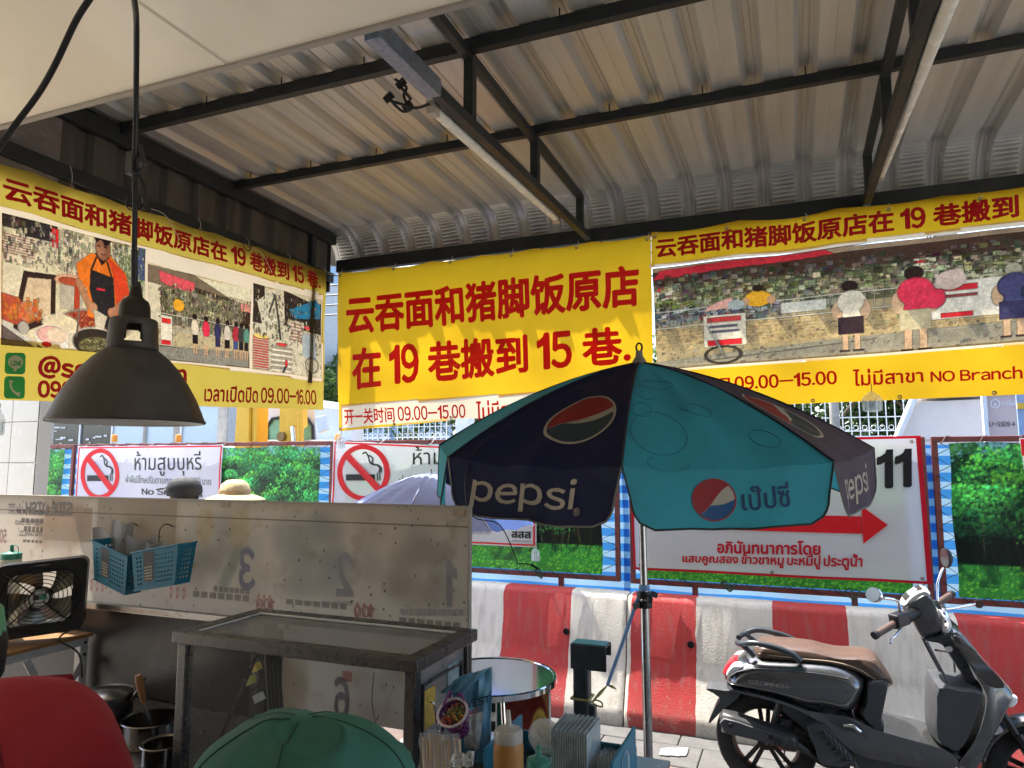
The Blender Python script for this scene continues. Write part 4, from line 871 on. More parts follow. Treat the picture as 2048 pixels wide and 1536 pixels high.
# ================================================================== BARRIERS
def barrier_mat():
    m = mat('barrier_paint', (0.72, 0.66, 0.56), 0.72, var=.08, scale=7, bump=.2, bumpscale=90)
    n = m.node_tree; N = n.nodes; L = n.links
    tc = N.new('ShaderNodeTexCoord'); sx = N.new('ShaderNodeSeparateXYZ'); L.new(tc.outputs['Object'], sx.inputs[0])
    nz = N.new('ShaderNodeTexNoise'); nz.inputs['Scale'].default_value = 6; nz.inputs['Detail'].default_value = 6; L.new(tc.outputs['Object'], nz.inputs[0])
    a1 = N.new('ShaderNodeMath'); a1.operation = 'MULTIPLY_ADD'; L.new(nz.outputs[0], a1.inputs[0]); a1.inputs[1].default_value = .035; L.new(sx.outputs[0], a1.inputs[2])
    a3 = N.new('ShaderNodeMapRange'); L.new(a1.outputs[0], a3.inputs[0]); a3.inputs[1].default_value = -6+.018; a3.inputs[2].default_value = 4+.018
    a5 = N.new('ShaderNodeValToRGB'); a5.color_ramp.interpolation = 'CONSTANT'; L.new(a3.outputs[0], a5.inputs[0]); er = a5.color_ramp.elements; er[0].position = 0; er[0].color = (1, 1, 1, 1); er[1].position = .9999
    for j_, bx_ in enumerate((-5.0, -4.5, -4.0, -3.5, -3.02, -2.53, -2.045, -1.546, -1.102, -.663, -.192, .228, .80, 1.33, 1.80, 2.28)):
        e_ = er.new((bx_+6)/10); e_.color = (0, 0, 0, 1) if j_ % 2 == 0 else (1, 1, 1, 1)
    mx = N.new('ShaderNodeMix'); mx.data_type = 'RGBA'; L.new(a5.outputs[0], mx.inputs[0]); mx.inputs[6].default_value = (.47, .045, .042, 1); mx.inputs[7].default_value = (.68, .64, .55, 1)
    # chipped paint and bare concrete at the toe
    n2 = N.new('ShaderNodeTexNoise'); n2.inputs['Scale'].default_value = 22; n2.inputs['Detail'].default_value = 10; n2.inputs['Roughness'].default_value = .75; L.new(tc.outputs['Object'], n2.inputs[0])
    r2 = N.new('ShaderNodeMapRange'); L.new(sx.outputs[2], r2.inputs[0]); r2.inputs[1].default_value = .0; r2.inputs[2].default_value = .75; r2.inputs[3].default_value = .60; r2.inputs[4].default_value = .70
    g2 = N.new('ShaderNodeMath'); g2.operation = 'SUBTRACT'; L.new(n2.outputs[0], g2.inputs[0]); L.new(r2.outputs[0], g2.inputs[1])
    g3 = N.new('ShaderNodeMath'); g3.operation = 'MULTIPLY'; g3.inputs[1].default_value = 30; g3.use_clamp = True; L.new(g2.outputs[0], g3.inputs[0])
    mc = N.new('ShaderNodeMix'); mc.data_type = 'RGBA'; L.new(g3.outputs[0], mc.inputs[0]); L.new(mx.outputs[2], mc.inputs[6]); mc.inputs[7].default_value = (.50, .45, .38, 1)
    # vertical grime streaks
    mp = N.new('ShaderNodeMapping'); mp.inputs['Scale'].default_value = (9, 9, .8); L.new(tc.outputs['Object'], mp.inputs[0])
    n3 = N.new('ShaderNodeTexNoise'); n3.inputs['Scale'].default_value = 3; n3.inputs['Detail'].default_value = 7; L.new(mp.outputs[0], n3.inputs[0])
    r3 = N.new('ShaderNodeMapRange'); L.new(n3.outputs[0], r3.inputs[0]); r3.inputs[1].default_value = .50; r3.inputs[2].default_value = .80; r3.inputs[4].default_value = .45
    md = N.new('ShaderNodeMix'); md.data_type = 'RGBA'; L.new(r3.outputs[0], md.inputs[0]); L.new(mc.outputs[2], md.inputs[6]); md.inputs[7].default_value = (.26, .20, .16, 1)
    r4 = N.new('ShaderNodeMapRange'); L.new(sx.outputs[2], r4.inputs[0]); r4.inputs[1].default_value = .22; r4.inputs[2].default_value = .0; r4.inputs[4].default_value = .75
    n5 = N.new('ShaderNodeMath'); n5.operation = 'MULTIPLY'; L.new(r4.outputs[0], n5.inputs[0]); L.new(n2.outputs[0], n5.inputs[1])
    me5 = N.new('ShaderNodeMix'); me5.data_type = 'RGBA'; L.new(n5.outputs[0], me5.inputs[0]); L.new(md.outputs[2], me5.inputs[6]); me5.inputs[7].default_value = (.13, .11, .09, 1)
    for nd in N:
        if nd.type == 'MIX' and nd.blend_type == 'MULTIPLY': L.new(me5.outputs[2], nd.inputs[6])
    return m
M_bar = barrier_mat()
BP = [(4.70, 0.0), (4.70, .085), (4.715, .11), (4.825, .385), (4.835, .42), (4.885, .765), (4.90, .79), (4.925, .803), (5.035, .803), (5.06, .79), (5.075, .765), (5.10, .50), (5.105, .10), (5.105, 0)]
M_hole = mat('hole_dark', (.01, .01, .01), .9)
def barrier(x0, x1, label, hole=True):
    root = thing('road_barrier', label, 'barrier', ((x0+x1)/2, 4.9, 0), 'concrete road barriers')
    n = 28; xs = [x0, x0+.012, x0+.035]+[x0+.035+(x1-x0-.07)*i/n for i in range(1, n)]+[x1-.035, x1-.012, x1]; vs = []; k = len(BP); prof = []
    for i, x in enumerate(xs):
        e = {0: .018, 1: .004, len(xs)-1: .018, len(xs)-2: .004}.get(i, 0)
        for y, z in BP:
            cy, cz = 4.9, .4; sy = y+(cy-y)*e*2.2; sz = z*(1-e*.7)
            j = .004*(math.sin(x*17+z*23)+math.sin(x*41-z*31)*.6)
            vs.append((x, sy+j, sz if z > 0 else 0))
    fs = [(i*k+j, (i+1)*k+j, (i+1)*k+j+1, i*k+j+1) for i in range(len(xs)-1) for j in range(k-1)]+[tuple(range(k)), tuple((len(xs)-1)*k+j for j in range(k-1, -1, -1))]
    mb = MB(); mb.add(vs, fs); mb.build('body', M_bar, root, smooth=38)
    for hx, hz in ((x0+.42, .52), (x1-.42, .53)):
        mb = MB(); yy = 4.825+(hz-.385)*.16; mb.lathe([(.0, -.002), (.017, -.003), (.021, -.008), (.024, .0)], (hx, yy-.001, hz), 14, 'Y'); mb.build('lifting_hole', M_hole, root, smooth=40)
barrier(-4.98, -3.025, 'leftmost road barrier, striped red and white, hidden behind the menu board')
barrier(-3.015, -1.112, 'red and white road barrier behind the round steel table')
barrier(-1.103, .795, 'red and white road barrier behind the parasol pole and the scooter seat')
barrier(.805, 2.70, 'red and white road barrier behind the scooter front wheel')
# rod stuck in the right barrier
mb = MB(); mb.tube([(1.22, 4.84, .525), (1.34, 4.80, .52)], .008, 8); tag(mb.build('steel_rod', mat('rod', (.3, .28, .27), .5, metal=.6), None, smooth=40), 'short steel rod sticking out of the right road barrier', 'rod')

# ================================================================== STREET BEHIND THE FENCE
M_leaf = mat('leaves', (0.10, 0.17, 0.04), 0.55, var=.5, scale=1.2, trmix=.35)
M_leaf2 = mat('dark_leaves', (0.07, 0.12, 0.035), 0.55, var=.5, scale=1.2, trmix=.3)
M_leaf3 = mat('yellow_green_leaves', (0.20, 0.24, 0.05), 0.55, var=.4, scale=1.5, trmix=.35)
M_flow = mat('pink_flowers', (0.55, 0.22, 0.24), 0.6, trmix=.3)
M_bark = mat('bark', (0.10, 0.075, 0.05), 0.9, var=.3, scale=20, bump=.5)
def foliage(name, c, rad, n, size, m, parent, seed, clumps=9):
    r = np.random.default_rng(seed); cl = [(r.normal(size=3)*.42) for _ in range(clumps)]; vs = []; fs = []
    for i in range(n):
        q = cl[i % clumps]; d = r.normal(size=3); d /= np.linalg.norm(d)+1e-9; p = q+d*(.38*r.random()**.5); p = np.array(c)+p*np.array(rad)
        a = r.normal(size=3); a /= np.linalg.norm(a); b = np.cross(a, r.normal(size=3)); b /= np.linalg.norm(b)+1e-9; s = size*(.6+.8*r.random()); o = len(vs)
        vs += [p-a*s, p+b*s*.45, p+a*s, p-b*s*.45]; fs.append((o, o+1, o+2, o+3))
    mb = MB(); mb.add(vs, fs); me = bpy.data.meshes.new(name); me.from_pydata([tuple(map(float, v)) for v in vs], [], fs); me.materials.append(m); return link(name, me, parent)
def tree(x, y, h, rx, label, seed, m=None, n=5200, base=1.3):
    t = thing('tree', label, 'tree', (x, y, -.15), 'trees behind the white railing wall')
    mb = MB(); r = random.Random(seed); top = (x+r.uniform(-.3, .3), y, h*.75); pts = smooth_poly([(x, y, -.2), (x+r.uniform(-.1, .1), y, h*.3), top], 4, False)
    mb.tube(pts, [.20-.13*i/(len(pts)-1) for i in range(len(pts))], 8); mb.build('trunk', M_bark, t, smooth=60)
    for k in range(4):
        a = r.random()*6.28; z0 = h*(.3+.1*k); mb = MB(); mb.tube(smooth_poly([(x, y, z0), (x+.5*rx*math.cos(a), y+.5*math.sin(a), z0+.5), (x+.8*rx*math.cos(a), y+.9*math.sin(a), z0+1.2)], 4, False), .04, 6); mb.build('limb', M_bark, t)
    foliage('crown', (x, y, (h+base)/2+.2), (rx, 1.6, (h-base)/2), n, .09, m or M_leaf, t, seed, 16); return t
tree(-11.5, 16.5, 5.4, 2.6, 'leafy tree seen through the gap between the left and centre banners', 1, M_leaf, 9000)
tree(-7.8, 17.0, 5.0, 2.2, 'leafy tree behind the railing, hidden above by the centre banner', 2, M_leaf2)
tree(-14.8, 16.8, 4.8, 2.2, 'leafy tree above the railing left of the excavator boom', 3, M_leaf3)
tree(-3.9, 17.0, 4.8, 2.4, 'leafy tree behind the railing, above the parasol tip', 4, M_leaf)
tree(-.4, 16.6, 4.6, 2.2, 'dense dark green tree behind the hanging water jug', 5, M_leaf2, 9000)
tree(2.2, 16.8, 4.7, 2.3, 'dense dark tree above the white railing beside the slanted white hoarding', 6, M_leaf2, 8000)
tree(-2.4, 15.9, 3.4, 1.5, 'lighter bush with pink flowers above the railing at the right', 7, M_leaf3, 6000)
o = foliage('pink_blossom', (-2.3, 15.75, 2.85), (1.2, .5, .5), 900, .05, M_flow, None, 17, 7); tag(o, 'cluster of pink blossom above the white railing', 'flowers')
# white wall with railing
ww = thing('railing_wall', 'long low white wall with a white spiked railing across the street', 'wall', (-5, 15, 0))
mb = MB(); mb.box(-20.5, 14, 14.9, 15.15, -.2, 2.15); mb.build('wall_body', M_white, ww)
for x in np.arange(-20, 13.6, 3.2):
    mb = MB(); mb.box(x-.16, x+.16, 14.84, 15.2, -.2, 2.95); mb.build('pier', M_white, ww)
mb = MB(); mb.box(-20.5, 14, 14.86, 14.9, 2.15, 2.2); mb.build('coping', M_white, ww)
for x in np.arange(-20.3, 13.5, 1.6):
    mb = MB(); x1 = x+1.5; mb.bar((x, 15.0, 2.30), (x1, 15.0, 2.30), .02, .02); mb.bar((x, 15.0, 2.56), (x1, 15.0, 2.56), .02, .02)
    for i in range(10):
        xx = x+.075+i*.15; mb.bar((xx, 15.0, 2.2), (xx, 15.0, 2.84), .018, .018, (1, 0, 0)); mb.add([(xx-.022, 15, 2.84), (xx+.022, 15, 2.84), (xx, 15, 2.94)], [(0, 1, 2)])
    for i in range(9): mb.tube([(xx_, 15.0, z) for xx_, z in [(x+.15+i*.15+.045*math.cos(a), 2.36+.045*math.sin(a)) for a in np.linspace(0, 6.283, 9)]], .006, 4, False)
    mb.build('railing_section', M_white, ww)
# glass office front at far left
gb = thing('glass_office', 'office front of dark glass panes across the street, under the lamp shade', 'building', (-17, 13, 0))
M_gls = mat('dark_office_glass', (0.03, 0.04, 0.05), .06, var=.2, spec=.9)
M_glp = mat('pale_office_glass', (0.50, 0.60, 0.66), .15, var=.05, spec=.6)
M_alu = mat('aluminium_frame', (.55, .56, .57), .4, metal=.5)
mb = MB(); mb.box(-26, -12.6, 13.2, 18, -.2, 7); mb.build('wall', mat('office_wall', (.5, .5, .5), .7), gb)
for i in range(11):
    x = -25.8+i*1.18; pn = M_gls if i < 8 else M_glp
    mb = MB(); mb.box(x+.03, x+1.12, 13.12, 13.17, .0, 3.1); wdw = mb.build('window', pn, gb)
    for k in range(9 if i < 8 else 0):
        mb = MB(); a = random.uniform(x+.1, x+.9); z = random.uniform(1.9, 2.75); mb.box(a, a+random.uniform(.05, .3), 13.10, 13.105, z, z+random.uniform(.02, .05)); mb.build('pane_reflection', mat('pane_reflection_tone', (.6, .6, .62), .5), wdw)  # pale strips set on the dark panes stand for reflections in the glass
    mb = MB(); mb.box(x-.03, x+.03, 13.08, 13.2, 0, 3.15); mb.build('frame', M_alu, gb)
mb = MB(); mb.box(-26, -12.6, 13.05, 13.2, 3.1, 3.5); mb.build('fascia', M_alu, gb)
hd = foliage('hedge', (-14.6, 11.6, 1.55), (1.0, .4, .34), 3500, .05, M_leaf3, None, 31, 14); tag(hd, 'clipped yellow green hedge in front of the office glass', 'hedge')
mb = MB(); mb.lathe([(.3, 1.0), (.32, 1.9), (.36, 1.98), (.30, 1.98)], (-13.0, 11.2, 0), 16); tag(mb.build('planter', mat('planter_grey', (.12, .13, .13), .6), smooth=40), 'dark grey round planter beside the hedge', 'planter')
# concrete poles
def pole(x, y, r, h, label, sq=False):
    root = thing('utility_pole', label, 'pole', (x, y, -.15)); mb = MB()
    if sq: mb.box(x-r, x+r, y-r*.8, y+r*.8, -.15, h); mb.build('shaft', M_conc, root, bevel=.02)
    else: mb.tube([(x, y, -.15), (x, y, h)], [r, r*.75], 14); mb.build('shaft', M_conc, root, smooth=40)
    return root
pr = pole(*P(1915, 830, Y=7).xy, .085, 7.5, 'square concrete utility pole with cables, right of the slanted hoarding', True)
for k, dx in enumerate((-.16, -.135, -.11, -.10)):
    x0, y0 = P(1915, 830, Y=7).x+dx, 6.9; mb = MB(); mb.tube(smooth_poly([(x0, y0, 6), (x0+.01, y0-.02, 2.6), (x0+.03*math.sin(k*2), y0-.04, 2.1), (x0+.02*math.cos(k), y0-.02, 1.2), (x0, y0, 0)], 5, False), .008, 6); mb.build('cable', M_blk, pr)
for (px, Y_, r, lb) in ((353, 11.5, .07, 'slim concrete pole left of the excavator boom'), (446, 11.5, .12, 'grey concrete pole beside the yellow boom'), (290, 12, .04, 'thin pale pole in front of the light glass'), (1670, 13.5, .09, 'white concrete post in front of the right railing'), (103, 9, .05, 'thin white pole beside the tiled pillar')):
    v = P(px, 850, Y=Y_); pole(v.x, v.y, r, 5.5, lb)
# slanted hoarding
v0 = P(1790, 872, Y=6.5); v1 = P(1828, 797, Y=6.5); v2 = P(1880, 787, Y=6.5); v3 = P(1900, 872, Y=6.5)
hb = thing('slanted_hoarding', 'pale beige hoarding with a slanted rounded white edge behind the fence', 'hoarding', (v2.x, 6.5, 0))
M_beige = mat('beige_panel', (.78, .70, .63), .6, var=.05)
mb = MB(); mb.poly([(v0.x-.35, 6.5, 1.0), (v1.x, 6.5, v1.z-.03), (v2.x+.35, 6.5, v1.z-.02), (v2.x+.35, 6.5, 1.0)], (0, .4, 0)); mb.build('panel', M_beige, hb)
mb = MB(); mb.tube(smooth_poly([(v0.x-.36, 6.47, 1.0), (v1.x-.03, 6.47, v1.z-.06), (v1.x+.05, 6.47, v1.z+.02), (v2.x+.35, 6.47, v1.z+.03)], 6, False), .03, 8); mb.build('white_edge', M_white, hb, smooth=60)
mb = MB(); mb.poly([(v1.x+.02, 6.49, v1.z+.0), (v2.x+.35, 6.49, v1.z+.0), (v2.x+.35, 6.49, v1.z+.16), (v1.x+.10, 6.49, v1.z+.14)], (0, .4, 0)); mb.build('white_cap', M_white, hb)
mb = MB(); mb.box(v1.x+.0, v2.x+.35, 6.488, 6.496, v1.z-.34, v1.z-.335); mb.build('joint', mat('joint_grey', (.4, .35, .32), .6), hb)
# framed site sign
sg = thing('site_sign', 'pale pink framed site sign on the right with a round emblem and a code', 'sign', (1.45, 6.0, 1.5))
a_, b_ = P(1972, 790, Y=6.0), P(2036, 900, Y=6.0)
mb = MB(); mb.box(a_.x, b_.x+.03, 6.0, 6.02, b_.z-.4, a_.z); mb.build('panel', mat('pink_panel', (.62, .46, .42), .4, var=.05), sg)
for bx in ((a_.x-.03, a_.x, b_.z-.4, a_.z+.03), (b_.x+.03, b_.x+.06, b_.z-.4, a_.z+.03)):
    mb = MB(); mb.box(bx[0], bx[1], 5.98, 6.03, bx[2], bx[3]); mb.build('frame', M_white, sg, bevel=.004)
mb = MB(); mb.box(a_.x, b_.x+.03, 5.98, 6.03, a_.z, a_.z+.03); mb.build('frame', M_white, sg, bevel=.004)
def SS(a, b, off=0): return (a, 5.998-off, b)
q = lambda px, py: (P(px, py, Y=6).x, P(px, py, Y=6).z)
ringstrip('emblem', quadbox(SS, q(1980, 817), q(2000, 817), q(1980, 798), q(2000, 798), .002), .5, .5, .5, .5, .12, M_white, sg)
mb = MB(); f = quadbox(SS, q(1980, 817), q(2000, 817), q(1980, 798), q(2000, 798), .002); mb.add([f(.3, .2), f(.5, .8), f(.7, .2), f(.5, .35), f(.2, .55), f(.8, .55), f(.5, .62)], [(0, 3, 1), (3, 2, 1), (4, 5, 6)]); mb.build('emblem_mark', M_white, sg)
lettering("BJ-SSD9 # 3", quadbox(SS, q(1974, 853), q(2039, 853), q(1974, 843), q(2039, 843), .002), M_sblk, sg, .01, 34)
lettering("การไฟฟ้า", quadbox(SS, q(2004, 811), q(2036, 811), q(2004, 801), q(2036, 801), .002), M_white, sg, .0, 24)
bp = P(2046, 830, Y=5.7); mb = MB(); mb.box(bp.x-.03, bp.x+.25, 5.7, 5.72, 1.0, 2.3); sb = mb.build('blue_board', mat('blue_board_paint', (.28, .38, .55), .5), None); tag(sb, 'blue grey board with a yellow stripe at the far right edge', 'board')
mb = MB(); mb.box(bp.x-.03, bp.x+.25, 5.694, 5.699, 2.06, 2.10); mb.build('yellow_stripe', mat('yellow_stripe', (.75, .45, .05), .5), sb)
# tall pale tower with cables seen in the gap
tw = thing('office_tower', 'tall pale blue glass tower in the gap between the banners', 'building', (-38, 50, 0))
M_tow = mat('tower_glass', (.25, .36, .48), .2, var=.06, spec=.6)
mb = MB(); mb.box(-50, -30, 50, 60, 0, 60); mb.build('wall', M_tow, tw)
for k in range(14):
    mb = MB(); mb.box(-50, -30, 49.9, 49.99, 3+k*3.2, 3.25+k*3.2); mb.build('floor_band', mat('tower_band', (.40, .47, .54), .5), tw)
for i in range(8):
    mb = MB(); mb.box(-49+i*2.6, -48.85+i*2.6, 49.85, 49.895, 0, 50); mb.build('mullion', mat('tower_band2', (.34, .42, .50), .5), tw)
for k in range(5):
    z = 5.1+k*.22; mb = MB(); mb.tube(smooth_poly([(-26, 12.8, z+.8), (-9, 12.6, z-.2), (6, 12.8, z+.5), (20, 12.8, z+1)], 8, False), .018, 5)
    tag(mb.build('overhead_cable', M_blk), ['lowest', 'second lowest', 'middle', 'second highest', 'highest'][k]+' of the five overhead cables crossing the street', 'cable', 'overhead street cables')
# excavator
ex = thing('excavator', 'yellow excavator with white hood and green tinted cab glass behind the fence', 'excavator', (-6.3, 8.5, 0))
M_yp = mat('excavator_yellow', (.80, .42, .03), .45, var=.06, dirt=.15)
M_gr = mat('green_tinted_glass', (.12, .30, .22), .1, spec=.7)
M_cabw = mat('cab_silver', (.60, .61, .62), .35, var=.05)
def E(px, py, Y_=8.5): return P(px, py, Y=Y_)
def epoly(name, pts, m, d=.3, Y_=8.5, parent=ex, bev=.01):
    mb = MB(); mb.poly([E(x, y, Y_) for x, y in pts], (0, d, 0)); return mb.build(name, m, parent, bevel=bev)
epoly('boom', [(468, 900), (480, 700), (500, 700), (497, 900)], M_yp, .25, 8.2)
epoly('boom_side', [(503, 900), (505, 700), (517, 700), (512, 900)], M_yp, .25, 8.25)
epoly('boom_slot', [(497.5, 900), (500.5, 700), (504.5, 700), (502.5, 900)], M_white, .2, 8.3)
epoly('cab', [(512, 905), (512, 800), (600, 795), (628, 812), (636, 905)], M_cabw, 1.3, 8.9)
mb = MB(); mb.poly(smooth_poly([E(534, 905, 8.88), E(533, 855, 8.88), E(545, 838, 8.88), E(565, 836, 8.88), E(566, 905, 8.88)], 3), (0, .02, 0)); mb.build('window', M_gr, ex)
mb = MB(); mb.poly(smooth_poly([E(600, 905, 8.88), E(601, 840, 8.88), E(612, 838, 8.88), E(623, 852, 8.88), E(624, 905, 8.88)], 3), (0, .02, 0)); mb.build('window', M_gr, ex)
mb = MB(); mb.tube([E(534, 905, 8.86), E(533, 855, 8.86), E(545, 837, 8.86), E(567, 834, 8.86)], .025, 6); mb.build('window_frame', M_blk, ex)
mb = MB(); mb.tube([E(601, 838, 8.86), E(614, 837, 8.86), E(625, 852, 8.86), E(626, 905, 8.86)], .025, 6); mb.build('window_frame', M_blk, ex)
epoly('arm', [(562, 905), (558, 860), (560, 780), (592, 780), (594, 850), (585, 858), (585, 905)], M_yp, .25, 8.4)
mb = MB(); mb.tube([E(584, 853, 8.38), E(589, 905, 8.38)], .035, 10); mb.build('hydraulic_ram', mat('chrome', (.7, .7, .72), .15, metal=.9), ex, smooth=40)
mb = MB(); mb.tube([E(600, 780, 8.38), E(601, 905, 8.38)], .05, 10); mb.build('hydraulic_hose', M_yp, ex, smooth=40)
mb = MB(); mb.lathe([(.0, -.02), (.07, -.02), (.07, .1), (0, .1)], E(562, 873, 8.36), 14, 'Y'); mb.build('pivot', mat('greasy_steel', (.25, .15, .05), .5, metal=.4), ex, smooth=40)
epoly('mirror', [(630, 835), (647, 830), (653, 860), (636, 866)], M_cabw, .08, 8.3)
epoly('hood', [(512, 880), (512, 905), (665, 905), (665, 880)], M_cabw, 1.2, 8.6)
for x in (-6.9, -5.6):
    mb = MB(); mb.box(x-.25, x+.25, 7.9, 10.6, -.15, .6); mb.build('track', M_blk, ex, bevel=.15)
mb = MB(); mb.box(-7.3, -5.2, 8.3, 10.2, .6, 1.5); mb.build('body', M_yp, ex, bevel=.08)
# rounded white car roof left, and orange beacon
cr = thing('parked_van', 'white parked van, its rounded roof showing left of the boom', 'van', (-9.5, 10, 0))
c0 = P(420, 880, Y=10); mb = MB(); pillow(mb, [(c0.x-1.1, .2), (c0.x-1.15, 1.2), (c0.x-.7, 1.95), (c0.x+.6, 2.02), (c0.x+1.2, 1.3), (c0.x+1.6, 1.1), (c0.x+1.6, .2)], 10.6, .8, .12); mb.build('body', M_white, cr, smooth=50)
mb = MB(); mb.poly([(c0.x-.62, 9.77, 1.25), (c0.x-.5, 9.79, 1.8), (c0.x+.45, 9.79, 1.85), (c0.x+.9, 9.77, 1.3)], (0, .03, 0)); mb.build('window', M_gls, cr)
for dx in (-.6, 1.0):
    mb = MB(); mb.lathe([(0, -.1), (.3, -.1), (.33, -.05), (.33, .1), (0, .1)], (c0.x+dx, 9.85, .18), 20, 'Y'); mb.build('wheel', M_blk, cr, smooth=40)
for px, lb in ((229, 'orange beacon on a post left of the hedge planter'), (676, 'orange beacon seen below the centre banner'), (357, 'yellow beacon beside the slim concrete pole')):
    v = P(px, 876, Y=8); t = thing('beacon', lb, 'beacon', (v.x, 8, -.15)); mb = MB(); mb.tube([(v.x, 8, -.15), (v.x, 8, v.z-.06)], .02, 8); mb.build('post', M_white, t, smooth=40)
    mb = MB(); mb.lathe([(0, -.06), (.045, -.06), (.045, .02), (.03, .05), (0, .06)], v, 12); mb.build('lens', mat('orange_lens', (.85, .28, .02), .3), t, smooth=40)

# ================================================================== FLUORESCENT TUBES
M_tube = mat('unlit_tube_glass', (.78, .77, .70), .25, var=.05, dirt=.15, dirtcol=(.5, .45, .35))
def fluo(p, q, label, loose=False):
    t = thing('fluorescent_lamp', label, 'lamp', p); p = Vector(p); q = Vector(q); d = (q-p).normalized()
    mb = MB(); mb.bar(p+Vector((0, 0, .03)), q+Vector((0, 0, .03)), .03, .022); mb.build('batten', M_white, t, bevel=.002)
    mb = MB(); mb.tube([p+d*.035, q-d*.035], .0195, 14); mb.build('glass_tube', M_tube, t, smooth=40)
    for e in (p, q-d*.04):
        mb = MB(); mb.bar(e, e+d*.04, .036, .05); mb.build('end_holder', mat('lamp_holder', (.45, .38, .30), .5), t, bevel=.004)
    return t
t1 = fluo((-1.125, 2.05, 2.925), (-1.125, 3.46, 2.985), 'unlit fluorescent tube fixed along the left roof truss')
mb = MB(); e = Vector((-1.125, 2.04, 2.93))
for pts in ([(0, 0, 0), (-.05, 0, -.005), (-.10, -.02, .01), (-.14, -.05, .02)], [(-.08, 0, 0), (-.10, 0, .05), (-.085, -.01, .075), (-.12, -.03, .10)], [(-.06, 0, 0), (-.09, -.02, -.02), (-.14, -.03, .03)], [(-.07, .0, .03), (-.10, -.02, .07)]):
    mb.tube(smooth_poly([e+Vector(p) for p in pts], 4, False), .005, 6)
for c in ((-.145, -.05, .015), (-.115, -.02, .075), (-.10, 0, .0)): mb.bar(e+Vector(c), e+Vector(c)+Vector((.03, .0, .02)), .016, .02)
mb.build('loose_wiring', M_blk, t1)
fluo((.432, 1.6, 2.875), (.425, 3.62, 3.045), 'unlit fluorescent tube fixed along the right roof truss')

# ================================================================== PARASOL
M_navy = mat('navy_canvas', (.008, .011, .046), .75, var=.2, scale=5, dirt=.25, dirtcol=(.035, .035, .05), trmix=.35, bump=.15, bumpscale=400)
M_navylit = mat('lit_navy_canvas', (.095, .070, .095), .75, var=.18, scale=5, dirt=.3, dirtcol=(.10, .07, .07), trmix=.45, bump=.15, bumpscale=400)  # navy panels with the purple-grey cast of the light put into the canvas colour
M_teal = mat('teal_canvas', (.045, .34, .41), .75, var=.14, scale=5, dirt=.45, dirtcol=(.05, .24, .25), trmix=.40, bump=.15, bumpscale=400)
M_pcream = mat('parasol_cream_print', (.46, .40, .31), .7, var=.12, trmix=.2)
M_pred = mat('parasol_red_print', (.36, .03, .03), .7, var=.15, trmix=.3)
M_pdk = mat('parasol_dark_print', (.035, .055, .065), .7, var=.15, trmix=.2)
M_pblue = mat('parasol_blue_print', (.02, .10, .26), .7, trmix=.3)
M_pink = mat('bubble_line_print', (.02, .13, .17), .7)
M_pole = mat('chrome_pole', (.42, .42, .42), .22, metal=.95, var=.15, scale=30, dirt=.15)
par = thing('parasol', 'big blue and teal parasol with a drinks logo, on a chrome pole by the scooter', 'parasol', (-.63, 3.1, 0))
UC = Vector((-.631, 3.1, 1.769)); UR = .936; UROT = -1.433; UH = .372
uax = Vector((1, 0, -.024)); uay = Vector((0, 1, .086)); un = uax.cross(uay).normalized()
if un.z < 0: un = -un
def rib_pt(k, s):
    a = UROT+k*math.pi/4; return UC+(uax*math.cos(a)+uay*math.sin(a))*UR*s+un*UH*(1-(.42*s+.58*s*s))
DROP = .185
def UPt(k, s, t, off=0.0):
    """panel k between rib k and k+1; s<=1 canopy, s>1 hanging valance"""
    a, b = rib_pt(k, min(s, 1)), rib_pt(k+1, min(s, 1)); p = a.lerp(b, t)
    sag = .022*math.sin(math.pi*t)*min(s, 1); c = rib_pt(k, 0)
    outw = ((a+b)/2-UC); outw.z = 0; outw.normalize()
    nrm = (b-a).cross(p-c) if s > .02 else -un
    if nrm.length > 1e-6: nrm.normalize()
    if nrm.z < 0: nrm = -nrm
    p = p-nrm*(sag-.007*max(0, 1-abs(t-.5)*9)*min(1, s*1.5)+.0035*math.sin(t*16+k*2+s*5)*s+.0030*math.sin(s*21+t*7+k)*s*(1-s)*2)
    if s > 1:
        d = (s-1)*UR; p = p+Vector((0, 0, -d))+outw*(.10*d-.012*math.sin(math.pi*t)*d*6*.5)+outw*.010*math.sin(t*11+k)*d/DROP; nrm = outw
    elif s > .93: nrm = (nrm*(1-(s-.93)/.07*.6)+outw*(s-.93)/.07*.6).normalized()
    return p+nrm*off
SV = 1+DROP/UR
def corner(t, v):      # rounded lower corners of the valance: returns how far across for depth v (0..1)
    r = .16; c = .035
    if v > 1-.42:
        q = (v-(1-.42))/.42; ins = c+r*.62*(1-math.sqrt(max(0, 1-q*q)))
    else: ins = c*v/.58
    return ins+t*(1-2*ins)
